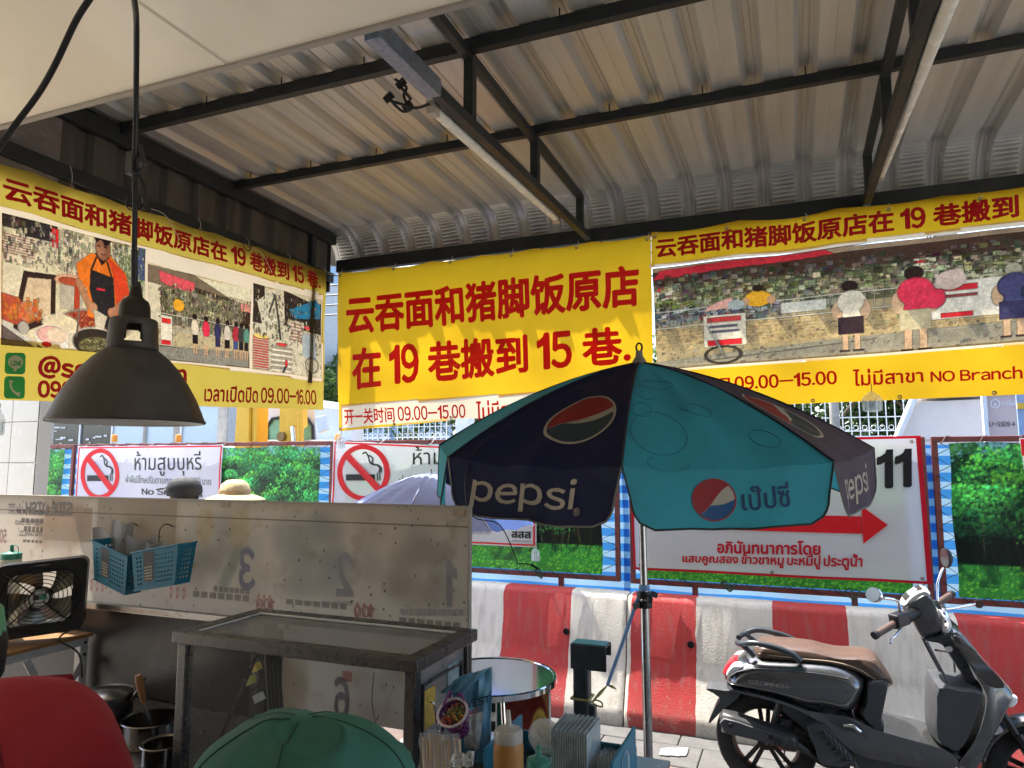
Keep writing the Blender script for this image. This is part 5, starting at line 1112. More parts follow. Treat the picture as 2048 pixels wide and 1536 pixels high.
for k in range(-4, 4):
    m = M_navylit if k in (1, 3) else M_navy if k % 2 else M_teal
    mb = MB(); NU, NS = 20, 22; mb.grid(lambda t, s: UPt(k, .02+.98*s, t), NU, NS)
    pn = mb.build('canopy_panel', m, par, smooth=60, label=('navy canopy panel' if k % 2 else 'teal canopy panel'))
    mb = MB(); mb.grid(lambda t, v: UPt(k, 1+(SV-1)*v, corner(t, v)), NU, 10); mb.build('valance', m, pn, smooth=60)
    pts = [UPt(k, 1+(SV-1)*v, corner(0, v), .001) for v in np.linspace(0, 1, 11)]+[UPt(k, SV, corner(t, 1), .001) for t in np.linspace(0, 1, 9)]+[UPt(k, 1+(SV-1)*v, corner(1, v), .001) for v in np.linspace(1, 0, 11)]
    mb = MB(); mb.tube(pts, .0035, 5); mb.build('piping', mat('grey_piping', (.16, .15, .13), .7) if k % 2 else mat('dark_piping', (.02, .03, .03), .7), pn)
    mb = MB(); mb.tube([rib_pt(k, s)+un*.001 for s in np.linspace(.02, 1, 14)], .004, 5); mb.build('seam', mat('seam_tape', (.015, .02, .03), .8), par)
    mb = MB(); mb.tube([rib_pt(k, s)-un*.012 for s in np.linspace(.03, .99, 10)], .004, 6); mb.build('rib', mat('dark_rib', (.02, .02, .02), .5), par)
    mb = MB(); a = rib_pt(k, .5)-un*.014; mb.tube([a, UC+Vector((0, 0, -.08))+(a-UC)*.06], .004, 6); mb.build('stretcher', mat('dark_rib', (.02, .02, .02), .5), par)
mb = MB(); mb.tube([(-.631-.024*1.0, 3.1-.0, UC.z+.36), (-.631, 3.1, 1.55), (-.627, 3.1, 1.15)], .0155, 14); mb.build('upper_pole', M_pole, par, smooth=40)
mb = MB(); mb.tube([(-.627, 3.1, 1.17), (-.622, 3.1, .05)], .019, 14); mb.build('lower_pole', M_pole, par, smooth=40)
mb = MB()
for zz in (1.135, 1.095): mb.lathe([(.018, -.015), (.032, -.013), (.034, .0), (.030, .014), (.018, .015)], (-.627, 3.1, zz), 12)
for a, zz in ((.5, 1.14), (2.4, 1.10), (4.0, 1.10), (5.4, 1.13)): mb.bar((-.627+.03*math.cos(a), 3.1+.03*math.sin(a), zz), (-.627+.055*math.cos(a), 3.1+.055*math.sin(a), zz-.01), .018, .024)
mb.build('clamp_knob', M_blk, par, smooth=40)
top = UC+un*UH
mb = MB(); mb.lathe([(.034, -.012), (.030, .004), (.016, .028), (.015, .05), (0, .052)], top, 20); mb.build('finial', mat('grey_finial', (.22, .20, .17), .5), par, smooth=40)
mb = MB(); mb.tube([top+Vector((.013*math.cos(a), 0, .066+.019*math.sin(a))) for a in np.linspace(0, 2*math.pi, 17)[:-1]], .0045, 6, closed=True); mb.build('finial_loop', M_blk, par, smooth=60)
mb = MB(); mb.lathe([(.0, 0), (.24, .0), (.24, .05), (.04, .09), (.03, .2), (0, .2)], (-.622, 3.1, 0), 24); mb.build('base', M_conc, par, smooth=40)
PANEL = {c: c for c in range(-4, 4)}
def uv_fn(k, t0, t1, s0, s1, off=.0025, shear=0.0): return lambda x, y: UPt(k, s0+(s1-s0)*y+shear*x, t0+(t1-t0)*x, off)
def drink_logo(k, tc, sc, rt, rs, parent, off=.003, ang=-.35, style=0):
    def f(x, y, o=off):     # unit disc coordinates, y up
        return UPt(k, sc-y*rs, tc+x*rt, o)
    def disc_part(name, lo, hi, m, o):
        mb = MB(); nx, ny = 30, 8; vs = []; fs = []; rr = .93
        for i in range(nx+1):
            x = -rr+2*rr*i/nx; ymx = math.sqrt(max(rr*rr-x*x, 0)); a = max(min(lo(x), ymx), -ymx); b = max(min(hi(x), ymx), -ymx)
            for j in range(ny+1):
                y = a+(b-a)*j/ny; ca, sa = math.cos(ang), math.sin(ang); vs.append(f(x*ca-y*sa, x*sa+y*ca, o))
        fs = [(i*(ny+1)+j, (i+1)*(ny+1)+j, (i+1)*(ny+1)+j+1, i*(ny+1)+j+1) for i in range(nx) for j in range(ny)]
        mb.add(vs, fs); mb.build(name, m, parent, smooth=60)
    up = lambda x: -.02+.22*math.sin((x)*2.0)+.14*x
    dn = lambda x: -.20-.14*math.sin((x+.25)*2.3)-.10*x
    if style == 0: up = lambda x: -.12+.42*x+.10*x*x; dn = lambda x: -.16+.14*x+.20*x*x-.18*(1-x*x)*.6
    disc_part('red_field', up, lambda x: 2, M_pred, off); disc_part('white_wave', lambda x: min(dn(x), up(x)-.01), up, M_pcream, off); disc_part('blue_field', lambda x: -2, lambda x: min(dn(x), up(x)-.01), M_pblue if style else M_pdk, off)
    mb = MB(); n = 56; vs = []
    for i in range(n):
        a = 2*math.pi*i/n; vs += [f(math.cos(a), math.sin(a)), f(.93*math.cos(a), .93*math.sin(a))]
    mb.add(vs, [(2*i, (2*i+2) % (2*n), (2*i+3) % (2*n), 2*i+1) for i in range(n)]); mb.build('logo_outline', M_pcream if style == 0 else M_pred, parent, smooth=60)
vals = [o for o in kids(par) if o.name.startswith('canopy_panel')]
pan = {k: vals[i] for i, k in enumerate(range(-4, 4))} if False else {}
i = 0
for o in sorted(vals, key=lambda o: int(o.name.split('.')[1]) if '.' in o.name else 0): pan[i-4] = o; i += 1
drink_logo(-1, .63, .70, .27, .175, pan[-1], ang=.10)
drink_logo(1, .50, .70, .27, .175, pan[1], ang=.10)
drink_logo(3, .5, .70, .27, .175, pan[3], ang=.10); drink_logo(-3, .5, .70, .27, .175, pan[-3], ang=.10)
for k in (-1, 1):
    lettering("pepsi", uv_fn(k, .16, .76, SV-.028, 1.035), M_pcream, pan[k], .012, 60, italic=.03)
lettering("®", uv_fn(-1, .765, .80, SV-.035, SV-.062), M_pcream, pan[-1], .0, 30)
def disc2(k, tc, sc, rt, rs):
    drink_logo(k, tc, sc, rt, rs, pan[k], ang=.42, style=1)
disc2(0, .42, 1+.095/UR, .105, .065/UR*1.02)
lettering("เป๊ปซี่", uv_fn(0, .55, .77, 1+.128/UR, 1+.050/UR), mat('parasol_navy_print', (.01, .035, .10), .7), pan[0], .012, 50)
for tc, sc, rt, rs in ((.20, .80, .17, .13), (.10, .66, .075, .055), (.16, .54, .08, .035), (.55, .66, .10, .045), (.47, .64, .05, .028), (.80, .86, .075, .05), (.30, .42, .22, .05), (.22, .97, .10, .035)):
    n = 44; pts = [UPt(0, sc+rs*math.sin(a), tc+rt*math.cos(a), .0022) for a in np.linspace(0, 2*math.pi, n+1)[:(-1 if rs > .036 else -16)]]
    mb = MB(); mb.tube(pts, .0011, 4, closed=(rs > .036)); mb.build('bubble_outline', M_pink, pan[0])
# black cord hanging from the canopy
cd = [UPt(-1, .80, .16, .01), UPt(-1, .95, .13, .012), UPt(-1, 1.08, .14, .015), UPt(-1, SV, .20, .015), P(1000, 1050, Y=2.42), P(1033, 1120, Y=2.43), P(1036, 1127, Y=2.43), P(1055, 1128, Y=2.43), P(1076, 1137, Y=2.43)]
mb = MB(); mb.tube(smooth_poly(cd, 4, False), .0022, 6); mb.build('loose_cord', M_blk, par)
mb = MB(); mb.bar(P(1062, 1129, Y=2.43), P(1077, 1138, Y=2.43), .010, .006); mb.build('cord_end', M_blk, par)

# ================================================================== TABLE, POST, ROPE
M_ss = mat('polished_steel', (.72, .73, .74), .10, metal=1.0, var=.05)
M_ssd = mat('brushed_steel', (.30, .285, .26), .30, metal=.85, var=.18, scale=25, dirt=.25, dirtcol=(.10, .08, .06), stretch=(1, 1, 5))
tb = thing('round_table', 'round polished steel table in front of the barrier', 'table', (-1.30, 3.0, 0))
tc_ = Vector((-1.305, 3.02, .75)); mb = MB(); mb.lathe([(0, .001), (.275, .001), (.278, .005), (.288, .005), (.292, .0), (.292, -.022), (.285, -.026), (0, -.012)], tc_, 64); mb.build('table_top', M_ss, tb, smooth=12)
for k in range(4):
    a = R(45+90*k); mb = MB(); mb.tube([tc_+Vector((.12*math.cos(a), .12*math.sin(a), -.02)), (tc_.x+.24*math.cos(a), tc_.y+.24*math.sin(a), 0)], .011, 10); mb.build('leg', M_ss, tb, smooth=40)
# food poster box under the table
im = Img(90, 110, (.62, .45, .30)); im.rect(0, 0, .12, 1, (.9, .88, .84)); im.rect(.12, 0, .3, 1, (.08, .28, .25)); im.ell(.62, .18, .36, .22, (.40, .12, .10)); im.ell(.85, .30, .16, .2, (.72, .62, .30)); im.ell(.6, .48, .34, .16, (.66, .50, .30)); im.ell(.6, .5, .26, .1, (.50, .33, .18)); im.ell(.56, .78, .16, .12, (.95, .55, .08)); im.rect(.30, .9, 1, 1, (.8, .78, .74)); im.vary(24, .35, 3)
for v in np.arange(.1, .9, .12): im.rect(.02, v, .10, v+.06, (.1, .1, .1))
fb = thing('food_board', 'board with a food picture leaning under the round steel table', 'board', (-1.2, 3.1, 0)); q0, q1 = P(980, 1372, Y=3.02), P(1098, 1500, Y=3.02)
mb = MB(); mb.box(q0.x, q1.x, 3.025, 3.05, .01, q0.z); mb.build('board', mat('board_back', (.5, .45, .4), .6), fb)
print_mesh('food_picture', im, lambda u, v: (q0.x+(q1.x-q0.x)*u, 3.022+u*0, .01+(q0.z-.01)*v), mat('printed_board', (1, 1, 1), .3, attr='ink', var=.05), fb)
cp = thing('steel_post', 'dark steel post with a short channel fixed across its top', 'post', (-.9, 3.22, 0))
M_dkst = mat('dark_teal_steel', (.045, .055, .058), .38, metal=.3, var=.2, dirt=.2)
x0, x1 = P(1140, 1300, Y=3.15).x, P(1212, 1300, Y=3.15).x; zt = P(1170, 1284, Y=3.2).z; mb = MB()
mb.poly([(x0, 3.15, zt-.11), (x0, 3.15, zt), (x0, 3.25, zt), (x0, 3.25, zt-.06), (x0, 3.24, zt-.06), (x0, 3.24, zt-.010), (x0, 3.16, zt-.010), (x0, 3.16, zt-.11)], (x1-x0, 0, 0)); mb.build('channel', M_dkst, cp, bevel=.006)
mb = MB(); mb.poly([(x0+.006, 3.158, zt+.0015), (x1-.006, 3.158, zt+.0015), (x1-.006, 3.242, zt+.0015), (x0+.006, 3.242, zt+.0015)], (0, 0, .001)); mb.build('green_pad', mat('teal_pad', (.02, .20, .18), .35), cp)
xm = P(1165, 1400, Y=3.2).x; mb = MB(); mb.box(xm-.036, xm+.036, 3.165, 3.235, 0, zt-.012); mb.build('column', M_dkst, cp, bevel=.012)
mb = MB(); mb.box(xm+.038, xm+.062, 3.18, 3.22, .45, .62); mb.build('bracket', M_dkst, cp, bevel=.004)
rp = thing('string', 'blue and yellow plastic string tied from the steel post to the parasol pole', 'string', (-.8, 3.2, .8))
s0, s1_, s2_ = Vector((-.637, 3.09, 1.165)), P(1215, 1370, Y=3.15), P(1184, 1404, Y=3.13)
mb = MB(); mb.tube(smooth_poly([s0, s0.lerp(s1_, .5)+Vector((-.004, 0, -.012)), s1_], 5, False), [.008]*11, 8); mb.build('blue_part', mat('blue_plastic_string', (.25, .42, .68), .5, trmix=.2), rp)
mb = MB(); mb.lathe([(.021, -.012), (.025, 0), (.021, .012)], (-.627, 3.1, 1.165), 12); mb.build('blue_knot', MATS['blue_plastic_string'], rp)
M_ys = mat('yellow_plastic_string', (.45, .42, .16), .5, trmix=.2)
mb = MB(); mb.tube([s1_, s1_.lerp(s2_, .5), s2_], [.003, .009, .003], 6); mb.tube([s1_, s1_+Vector((.02, 0, -.004)), s1_+Vector((.04, 0, -.014))], [.003, .007, .002], 6)
mb.tube(smooth_poly([s2_, s2_+Vector((.02, -.005, .012)), s2_+Vector((.045, -.005, .004)), s2_+Vector((.045, 0, -.014)), s2_+Vector((.02, 0, -.012)), s2_], 4, False), .004, 6)
c = Vector((xm, 3.2, s2_.z-.006)); mb.tube([(c.x-.04, 3.16, c.z), (c.x+.04, 3.16, c.z), (c.x+.04, 3.24, c.z), (c.x-.04, 3.24, c.z)], .007, 6, closed=True); mb.build('yellow_part', M_ys, rp)

# ================================================================== SCOOTER
M_body = mat('grey_metallic_paint', (.155, .16, .165), .24, metal=.75, var=.06, coat=1.0)
M_plas = mat('matt_black_plastic', (.062, .066, .073), .48, var=.12)
M_seat = mat('brown_leather_seat', (.10, .062, .047), .38, var=.10, bump=.04)
M_stitch = mat('cream_piping', (.5, .40, .28), .6)
M_chr = mat('mirror_chrome', (.75, .75, .76), .06, metal=1)
M_tyre = mat('tyre_rubber', (.018, .018, .019), .8, var=.2, bump=.3)
M_rim = mat('dark_alloy', (.03, .03, .032), .35, metal=.6)
M_brn = mat('brown_grip', (.09, .055, .042), .6)
M_clear = mat('clear_lens', (.75, .75, .76), .08, var=.03, spec=.9)
M_redl = mat('red_lens', (.45, .01, .02), .12, spec=.8)
M_exh = mat('muffler_black', (.05, .05, .052), .42, metal=.3, var=.1)
sc = thing('scooter', 'dark grey retro scooter with brown leather seat parked along the barrier', 'scooter', (.35, 4.12, 0))
CY = 4.12
def part(name, prof, yc, half, inset, m, n=6, sm=4, parent=sc, sa=50, yfn=None):
    mb = MB(); pillow(mb, prof, yc, half, inset, n, sm, yfn); return mb.build(name, m, parent, smooth=sa)
def wheel(cx, cz, r, wd, front=False):
    mb = MB(); pr_ = [(r-.075, -wd*.42), (r-.04, -wd*.5), (r-.012, -wd*.40), (r, -wd*.12), (r, wd*.12), (r-.012, wd*.40), (r-.04, wd*.5), (r-.075, wd*.42)]
    mb.lathe(pr_, (cx, CY, cz), 48, 'Y'); tyre = mb.build('tyre', M_tyre, sc, smooth=40)
    mb = MB()
    for i in range(30):
        a = i*2*math.pi/30
        for sg in (-1, 1): mb.bar((cx+(r-.001)*math.cos(a), CY+sg*wd*.08, cz+(r-.001)*math.sin(a)), (cx+(r-.012)*math.cos(a+.09), CY+sg*wd*.42, cz+(r-.012)*math.sin(a+.09)), .005, .004)
    mb.build('tread_groove', M_blk, tyre)
    mb = MB(); mb.lathe([(r-.072, -wd*.42), (r-.085, -wd*.40), (r-.095, -wd*.2), (r-.095, wd*.2), (r-.085, wd*.40), (r-.072, wd*.42)], (cx, CY, cz), 40, 'Y'); mb.build('rim', M_rim, sc, smooth=30)
    mb = MB(); mb.lathe([(0, -wd*.45), (.04, -wd*.45), (.045, 0), (.04, wd*.45), (0, wd*.45)], (cx, CY, cz), 20, 'Y'); hub = mb.build('hub', M_rim, sc, smooth=30)
    for i in range(5):
        for d in (-.14, .14):
            a = R(20)+i*2*math.pi/5; mb = MB(); mb.bar((cx+.035*math.cos(a+d*2), CY, cz+.035*math.sin(a+d*2)), (cx+(r-.09)*math.cos(a+d), CY, cz+(r-.09)*math.sin(a+d)), .022, .016, (0, 1, 0)); mb.build('spoke', M_rim, hub, bevel=.003)
    return tyre
RW = (-.205, .252); FW = (1.015, .250); wheel(*RW, .252, .11); wheel(*FW, .250, .10)
mb = MB(); mb.lathe([(.05, -.004), (.115, -.004), (.115, .0), (.05, 0)], (FW[0], CY-.062, FW[1]), 36, 'Y'); dsc = mb.build('brake_disc', M_ssd, sc, smooth=30)
mb = MB()
for i in range(18): a = i*.349; mb.lathe([(0, -.0005), (.006, -.001), (.006, .0)], (FW[0]+.09*math.cos(a), CY-.0675, FW[1]+.09*math.sin(a)), 6, 'Y')
mb.build('disc_hole', M_hole, dsc)
body = [(-.398, .545), (-.378, .605), (-.322, .667), (-.249, .700), (-.039, .716), (.129, .718), (.226, .690), (.282, .635), (.268, .565), (.240, .505), (.20, .462), (.10, .475), (.0, .470), (-.133, .505), (-.273, .525)]
part('rear_body', body, CY, .188, .075, M_body, n=16)
skirt = [(-.39, .545), (-.27, .535), (-.13, .515), (.0, .478), (.12, .475), (.22, .462), (.30, .425), (.42, .400), (.60, .365), (.655, .31), (.60, .268), (.40, .262), (.22, .285), (.12, .365), (.03, .44), (-.08, .485), (-.20, .512), (-.30, .525)]
part('side_skirt', skirt, CY, .172, .014, M_body, n=6, sm=3)
part('under_body', [(-.16, .50), (.1, .50), (.20, .45), (.60, .32), (.58, .24), (.25, .20), (.10, .25), (-.02, .36)], CY, .11, .01, M_plas)
part('body_panel_line', [(-.36, .600), (-.25, .655), (.05, .664), (.2, .65), (.05, .655), (-.25, .646)], CY, .1875, .004, M_plas, n=3, sm=2)
part('knee_panel', [(.282, .645), (.378, .655), (.362, .55), (.338, .455), (.35, .415), (.30, .405), (.235, .47), (.262, .54)], CY, .150, .02, M_plas, n=8)
part('floor_board', [(.27, .405), (.35, .395), (.60, .352), (.65, .345), (.64, .325), (.45, .345), (.28, .385)], CY, .165, .01, M_plas, n=6)
# seat with pillion hump
seat = [(-.245, .700), (-.232, .748), (-.195, .764), (-.08, .768), (.034, .764), (.10, .750), (.17, .742), (.26, .748), (.325, .740), (.360, .700), (.403, .618), (.385, .608), (.31, .622), (.235, .665), (.13, .695), (-.04, .693), (-.21, .690)]
part('seat', seat, CY, .135, .035, M_seat, n=10, sm=3)
mb = MB(); mb.tube(smooth_poly([(.318, CY-.120, .738), (.345, CY-.125, .69), (.378, CY-.118, .615)], 5, False), .004, 6); mb.tube(smooth_poly([(-.22, CY-.13, .715), (-.04, CY-.138, .712), (.13, CY-.138, .712), (.24, CY-.136, .69), (.33, CY-.13, .64), (.39, CY-.12, .622)], 5, False), .003, 6); mb.build('seat_piping', M_stitch, sc)
for sg in (-1, 1):
    mb = MB(); yy = CY+sg*.155
    pts = smooth_poly([(-.02, yy, .705), (-.06, yy+sg*.01, .738), (-.14, yy+sg*.008, .762), (-.24, yy, .772), (-.31, yy-sg*.04, .752), (-.33, CY+sg*.05, .745)], 5, False)
    mb.tube(pts, [.017]*5+[.015]*(len(pts)-5), 8); mb.tube([(-.30, yy-sg*.03, .752), (-.255, yy-sg*.02, .715), (-.24, yy-sg*.02, .70)], .014, 8); mb.build('grab_rail', mat('satin_grey', (.075, .085, .095), .32, metal=.6), sc, smooth=60)
part('tail_lamp', [(-.412, .578), (-.385, .625), (-.345, .655), (-.325, .650), (-.352, .612), (-.385, .565)], CY, .11, .02, M_redl)
for sg in (-1, 1): part('rear_indicator', [(-.385, .598), (-.345, .652), (-.290, .655), (-.335, .622), (-.365, .585)], CY+sg*.115, .045, .01, M_clear)
part('rear_mudguard', [(-.50, .492), (-.47, .50), (-.40, .497), (-.355, .505), (-.30, .515), (-.335, .46), (-.42, .385), (-.478, .318), (-.492, .318), (-.455, .40), (-.425, .455)], CY, .075, .006, M_plas, n=4, sm=2)
# muffler, engine
part('muffler', [(-.405, .425), (-.412, .335), (-.395, .322), (-.20, .300), (-.06, .275), (-.045, .335), (-.075, .362), (-.20, .388)], CY-.165, .055, .030, M_exh, n=8, sm=3)
part('muffler_shield', [(-.395, .405), (-.398, .345), (-.24, .325), (-.11, .307), (-.10, .350), (-.24, .375)], CY-.222, .008, .003, M_plas, n=3, sm=2)
for x, z in ((-.362, .375), (-.17, .343)): mb = MB(); mb.lathe([(0, -.012), (.011, -.012), (.012, 0)], (x, CY-.228, z), 12, 'Y'); mb.build('muffler_bolt', M_blk, sc)
for x in (-.148, -.128): mb = MB(); mb.bar((x, CY-.236, .312), (x, CY-.236, .340), .006, .007, (0, 1, 0)); mb.build('muffler_slot', M_blk, sc)
mb = MB(); mb.tube(smooth_poly([(-.07, CY-.165, .315), (.0, CY-.15, .27), (.08, CY-.11, .215), (.18, CY-.06, .205)], 5, False), .022, 10); mb.build('exhaust_pipe', M_exh, sc, smooth=60)
part('engine_cover', [(-.01, .410), (.074, .430), (.13, .36), (.205, .265), (.06, .225), (.03, .30)], CY-.12, .075, .01, M_plas, n=5, sm=2)
for k in range(7):
    mb = MB(); a = Vector((.020+.021*k, CY-.203, .392-.021*k)); mb.tube([a, a+Vector((.055-.0*k, 0, .012)), a+Vector((.07, 0, -.03))], .006, 5); mb.build('cooling_fin', mat('fin_black', (.05, .05, .052), .4), sc)
mb = MB(); mb.tube([(-.10, CY-.09, .40), (-.10, CY-.09, .26)], .035, 10); mb.tube([(-.16, CY-.05, .33), (.12, CY-.05, .33)], .05, 10); mb.build('engine', M_exh, sc, smooth=40)
mb = MB(); mb.tube([(-.19, CY-.10, .26), (-.12, CY-.10, .50)], .018, 10); mb.tube([(-.18+.07*i/12*1, CY-.10+.026*math.cos(i*2), .30+.18*i/24+.0) for i in range(12)], .008, 6); mb.build('rear_shock', M_exh, sc)
part('pillion_pocket', [(.070, .480), (.10, .432), (.17, .398), (.245, .392), (.275, .370), (.245, .430), (.20, .455), (.13, .475)], CY, .1785, .01, M_plas, n=6, sm=2)
mb = MB(); mb.tube(smooth_poly([(.165, CY-.19, .432), (.205, CY-.205, .437), (.222, CY-.205, .425), (.235, CY-.2, .415)], 4, False), .009, 8); mb.build('pillion_peg', M_chr, sc, smooth=60)
# leg shield: inner black box, outer painted shell, dark grille panel
part('inner_shield', [(.573, .660), (.555, .55), (.548, .40), (.60, .36), (.648, .352), (.70, .43), (.745, .55), (.775, .650), (.68, .655)], CY, .155, .02, M_plas, n=8, sm=2)
part('leg_shield', [(.655, .895), (.70, .895), (.79, .78), (.885, .665), (.895, .62), (.85, .53), (.78, .40), (.715, .285), (.655, .262), (.62, .285), (.665, .345), (.735, .45), (.785, .60), (.775, .66), (.72, .76), (.655, .86)], CY, .150, .03, M_body, n=10, sm=3, yfn=lambda x, z: 1.0-.45*max(0, min(1, (z-.62)/.27)))
part('glossy_cover', [(.655, .880), (.70, .875), (.80, .76), (.875, .665), (.80, .655), (.735, .74), (.67, .84)], CY, .152, .02, mat('gloss_black', (.02, .02, .024), .05, coat=1, spec=.8), n=8, sm=3, yfn=lambda x, z: 1.0-.42*max(0, min(1, (z-.62)/.27)))
for sg in (-1, 1): part('front_indicator', [(.805, .655), (.845, .658), (.905, .625), (.890, .585), (.862, .575), (.835, .61)], CY+sg*.085, .05, .012, M_clear, n=6, sm=2)
part('neck_trim', [(.545, .84), (.60, .865), (.66, .88), (.69, .83), (.76, .66), (.72, .655), (.64, .80), (.60, .835)], CY, .075, .01, mat('slate_plastic', (.05, .055, .06), .3, metal=.3), n=6, sm=2)
for sg in (-1, 1):
    mb = MB(); mb.tube(smooth_poly([(.555, CY+sg*.085, .835), (.585, CY+sg*.10, .76), (.635, CY+sg*.11, .65)], 4, False), .007, 6); mb.build('edge_moulding', mat('slate_plastic2', (.10, .10, .11), .3), sc, smooth=60)
mb = MB(); mb.tube([(.585, CY-.09, .80), (.64, CY-.10, .80)], .006, 6); mb.lathe([(0, -.01), (.014, -.01), (.014, .01), (0, .01)], (.645, CY-.10, .815), 10, 'Y'); mb.build('luggage_hook', M_chr, sc, smooth=40)
# headset
part('headset', [(.462, .985), (.50, 1.035), (.566, 1.075), (.60, 1.03), (.632, .95), (.640, .885), (.560, .835), (.535, .85), (.50, .92)], CY, .075, .02, M_body, n=8, sm=3, yfn=lambda x, z: .75+.5*max(0, min(1, (z-.85)/.2)))
part('dash_panel', [(.462, .992), (.50, 1.045), (.562, 1.085), (.59, 1.065), (.575, 1.055), (.51, 1.02)], CY, .088, .012, mat('pale_dash', (.62, .60, .55), .25), n=6, sm=2)
mb = MB(); mb.poly([(.475, CY-.06, 1.020), (.555, CY-.06, 1.082), (.555, CY+.06, 1.082), (.475, CY+.06, 1.020)], (-.002, 0, .003)); mb.build('dial_glass', M_blk, sc, bevel=.002)
part('headlight', [(.62, .97), (.66, .96), (.675, .91), (.655, .87), (.62, .885)], CY, .075, .02, M_clear, n=8)
mb = MB(); mb.lathe([(.074, -.01), (.082, 0), (.074, .01)], (.645, CY, .92), 24, 'X'); mb.build('headlight_rim', M_chr, sc, smooth=60)
def bar_end(sg, g0, g1, lab):
    mb = MB(); mb.tube([g0, g1], [.0175, .0165], 14); mb.build('grip', M_brn, sc, smooth=40)
    mb = MB(); d = (Vector(g1)-Vector(g0)).normalized(); mb.tube([Vector(g1)-d*.002, Vector(g1)+d*.018], .019, 12); mb.build('bar_end', M_blk, sc, smooth=40)
    return d
gL0, gL1 = Vector((.405, 3.90, .935)), Vector((.318, 3.80, .900)); gR0, gR1 = Vector((.640, 4.34, .955)), Vector((.735, 4.44, 1.00))
# near grip and far grip
bar_end(-1, gL0, gL1, 'near'); bar_end(1, gR0, gR1, 'far')
mb = MB(); mb.tube([(.53, CY-.05, .97), gL0], .030, 10); mb.bar(gL0+Vector((.055, .045, .028)), gL0+Vector((-.005, -.008, .012)), .055, .062); mb.build('switch_housing', M_rim, sc, bevel=.008)
mb = MB(); mb.tube([(.56, CY+.05, .97), gR0], .030, 10); mb.bar(gR0+Vector((-.045, -.04, -.0)), gR0+Vector((0, 0, .0)), .06, .066); mb.build('switch_housing', M_rim, sc, bevel=.008)
mb = MB(); mb.tube(smooth_poly([gL0+Vector((.03, .02, -.02)), gL0+Vector((.0, -.04, -.045)), gL0+Vector((-.02, -.06, -.055)), gL0+Vector((-.03, -.08, -.075))], 4, False), .0055, 8); mb.build('brake_lever', M_chr, sc, smooth=60)
mb = MB(); mb.tube(smooth_poly([gR0+Vector((.04, .0, -.015)), gR0+Vector((.10, .05, -.012)), gR0+Vector((.18, .10, .0)), gR0+Vector((.205, .11, .0))], 4, False), [.010, .010, .009, .008, .008, .008, .008, .008, .008, .007, .007, .007, .009][:13], 8); mb.build('brake_lever', M_chr, sc, smooth=60)
mb = MB(); mb.lathe([(0, -.004), (.022, -.003), (.022, .003), (0, .004)], gR0+Vector((.225, .12, .004)), 12, 'Y'); mb.build('lever_ball', M_brn, sc, smooth=60)
def mirror(stem, c, ax, rx, rz, face):
    mb = MB(); mb.tube(smooth_poly(stem, 5, False), .0065, 8); st = mb.build('mirror_stem', M_chr, sc, smooth=60)
    c = Vector(c); n_ = Vector(face).normalized(); u = n_.cross(Vector((0, 0, 1))).normalized(); v = u.cross(n_); mb = MB(); vs = []; k = 28
    for r_, d in ((1.0, 0), (1.03, -.006), (.98, -.016), (.6, -.030), (.05, -.034)):
        for i in range(k): a = 2*math.pi*i/k; vs.append(c+(u*math.cos(a)*rx+v*math.sin(a)*rz)*r_+n_*d)
    mb.add(vs, [(j*k+i, j*k+(i+1) % k, (j+1)*k+(i+1) % k, (j+1)*k+i) for j in range(4) for i in range(k)]); mb.build('mirror_shell', M_rim if ax else M_chr, st, smooth=60)
    mb = MB(); mb.add([c+(u*math.cos(2*math.pi*i/k)*rx+v*math.sin(2*math.pi*i/k)*rz)*.96+n_*.001 for i in range(k)], [tuple(range(k))]); mb.build('mirror_glass', M_ss, st)
mirror([(.437, 3.93, .965), (.43, 3.91, 1.01), (.415, 3.87, 1.05), (.36, 3.82, 1.065)], (.312, 3.80, 1.082), 0, .055, .034, (-.82, -.45, .30))
mirror([(.66, 4.34, .98), (.665, 4.36, 1.06), (.69, 4.39, 1.12), (.705, 4.41, 1.14)], (.716, 4.42, 1.195), 1, .040, .052, (-.90, -.35, -.05))
# cables under the headset
mb = MB()
for k in range(5):
    a = Vector((.61+.01*k, CY-.05+.04*k, .95)); mb.tube(smooth_poly([a, a+Vector((.04, -.02, -.04)), a+Vector((.03+.01*k, .0, -.08)), (.655, CY+.02*k-.04, .87)], 4, False), .006, 6)
mb.build('control_cable', M_blk, sc)
# fork, front mudguard
for sg in (-1, 1):
    mb = MB(); mb.tube([(.80, CY+sg*.075, .62), (FW[0]-.02, CY+sg*.075, FW[1]+.02)], .018, 12); mb.tube([(.90, CY+sg*.075, .45), (FW[0], CY+sg*.075, FW[1])], .024, 12); mb.build('fork_leg', M_rim, sc, smooth=40)
mb = MB(); vs = []; n = 20; k = 9
for i in range(n+1):
    a = R(30+140*i/n); rr = .282
    for j in range(k):
        b = -1+2*j/(k-1); vs.append((FW[0]+(rr-.03*b*b)*math.cos(a), CY+.065*b, FW[1]+(rr-.03*b*b)*math.sin(a)))
mb.add(vs, [(i*k+j, (i+1)*k+j, (i+1)*k+j+1, i*k+j+1) for i in range(n) for j in range(k-1)]); mb.build('front_mudguard', M_body, sc, smooth=60, solid=.004)
part('fork_cover', [(.75, .47), (.81, .50), (.86, .45), (.80, .42)], CY, .06, .01, M_chr, n=4)
mb = MB(); mb.tube([(.26, CY+.05, .27), (.20, CY+.20, .01)], .010, 8); mb.build('side_stand', M_blk, sc)
def SCS(a, b, off=0): return (a, CY-.1885-off, b)
lettering("GIORNO+", quadbox(SCS, (-.270, .578), (-.068, .571), (-.270, .597), (-.068, .589), .001), mat('badge_silver', (.62, .58, .50), .25, metal=.8), sc, .015, 30)

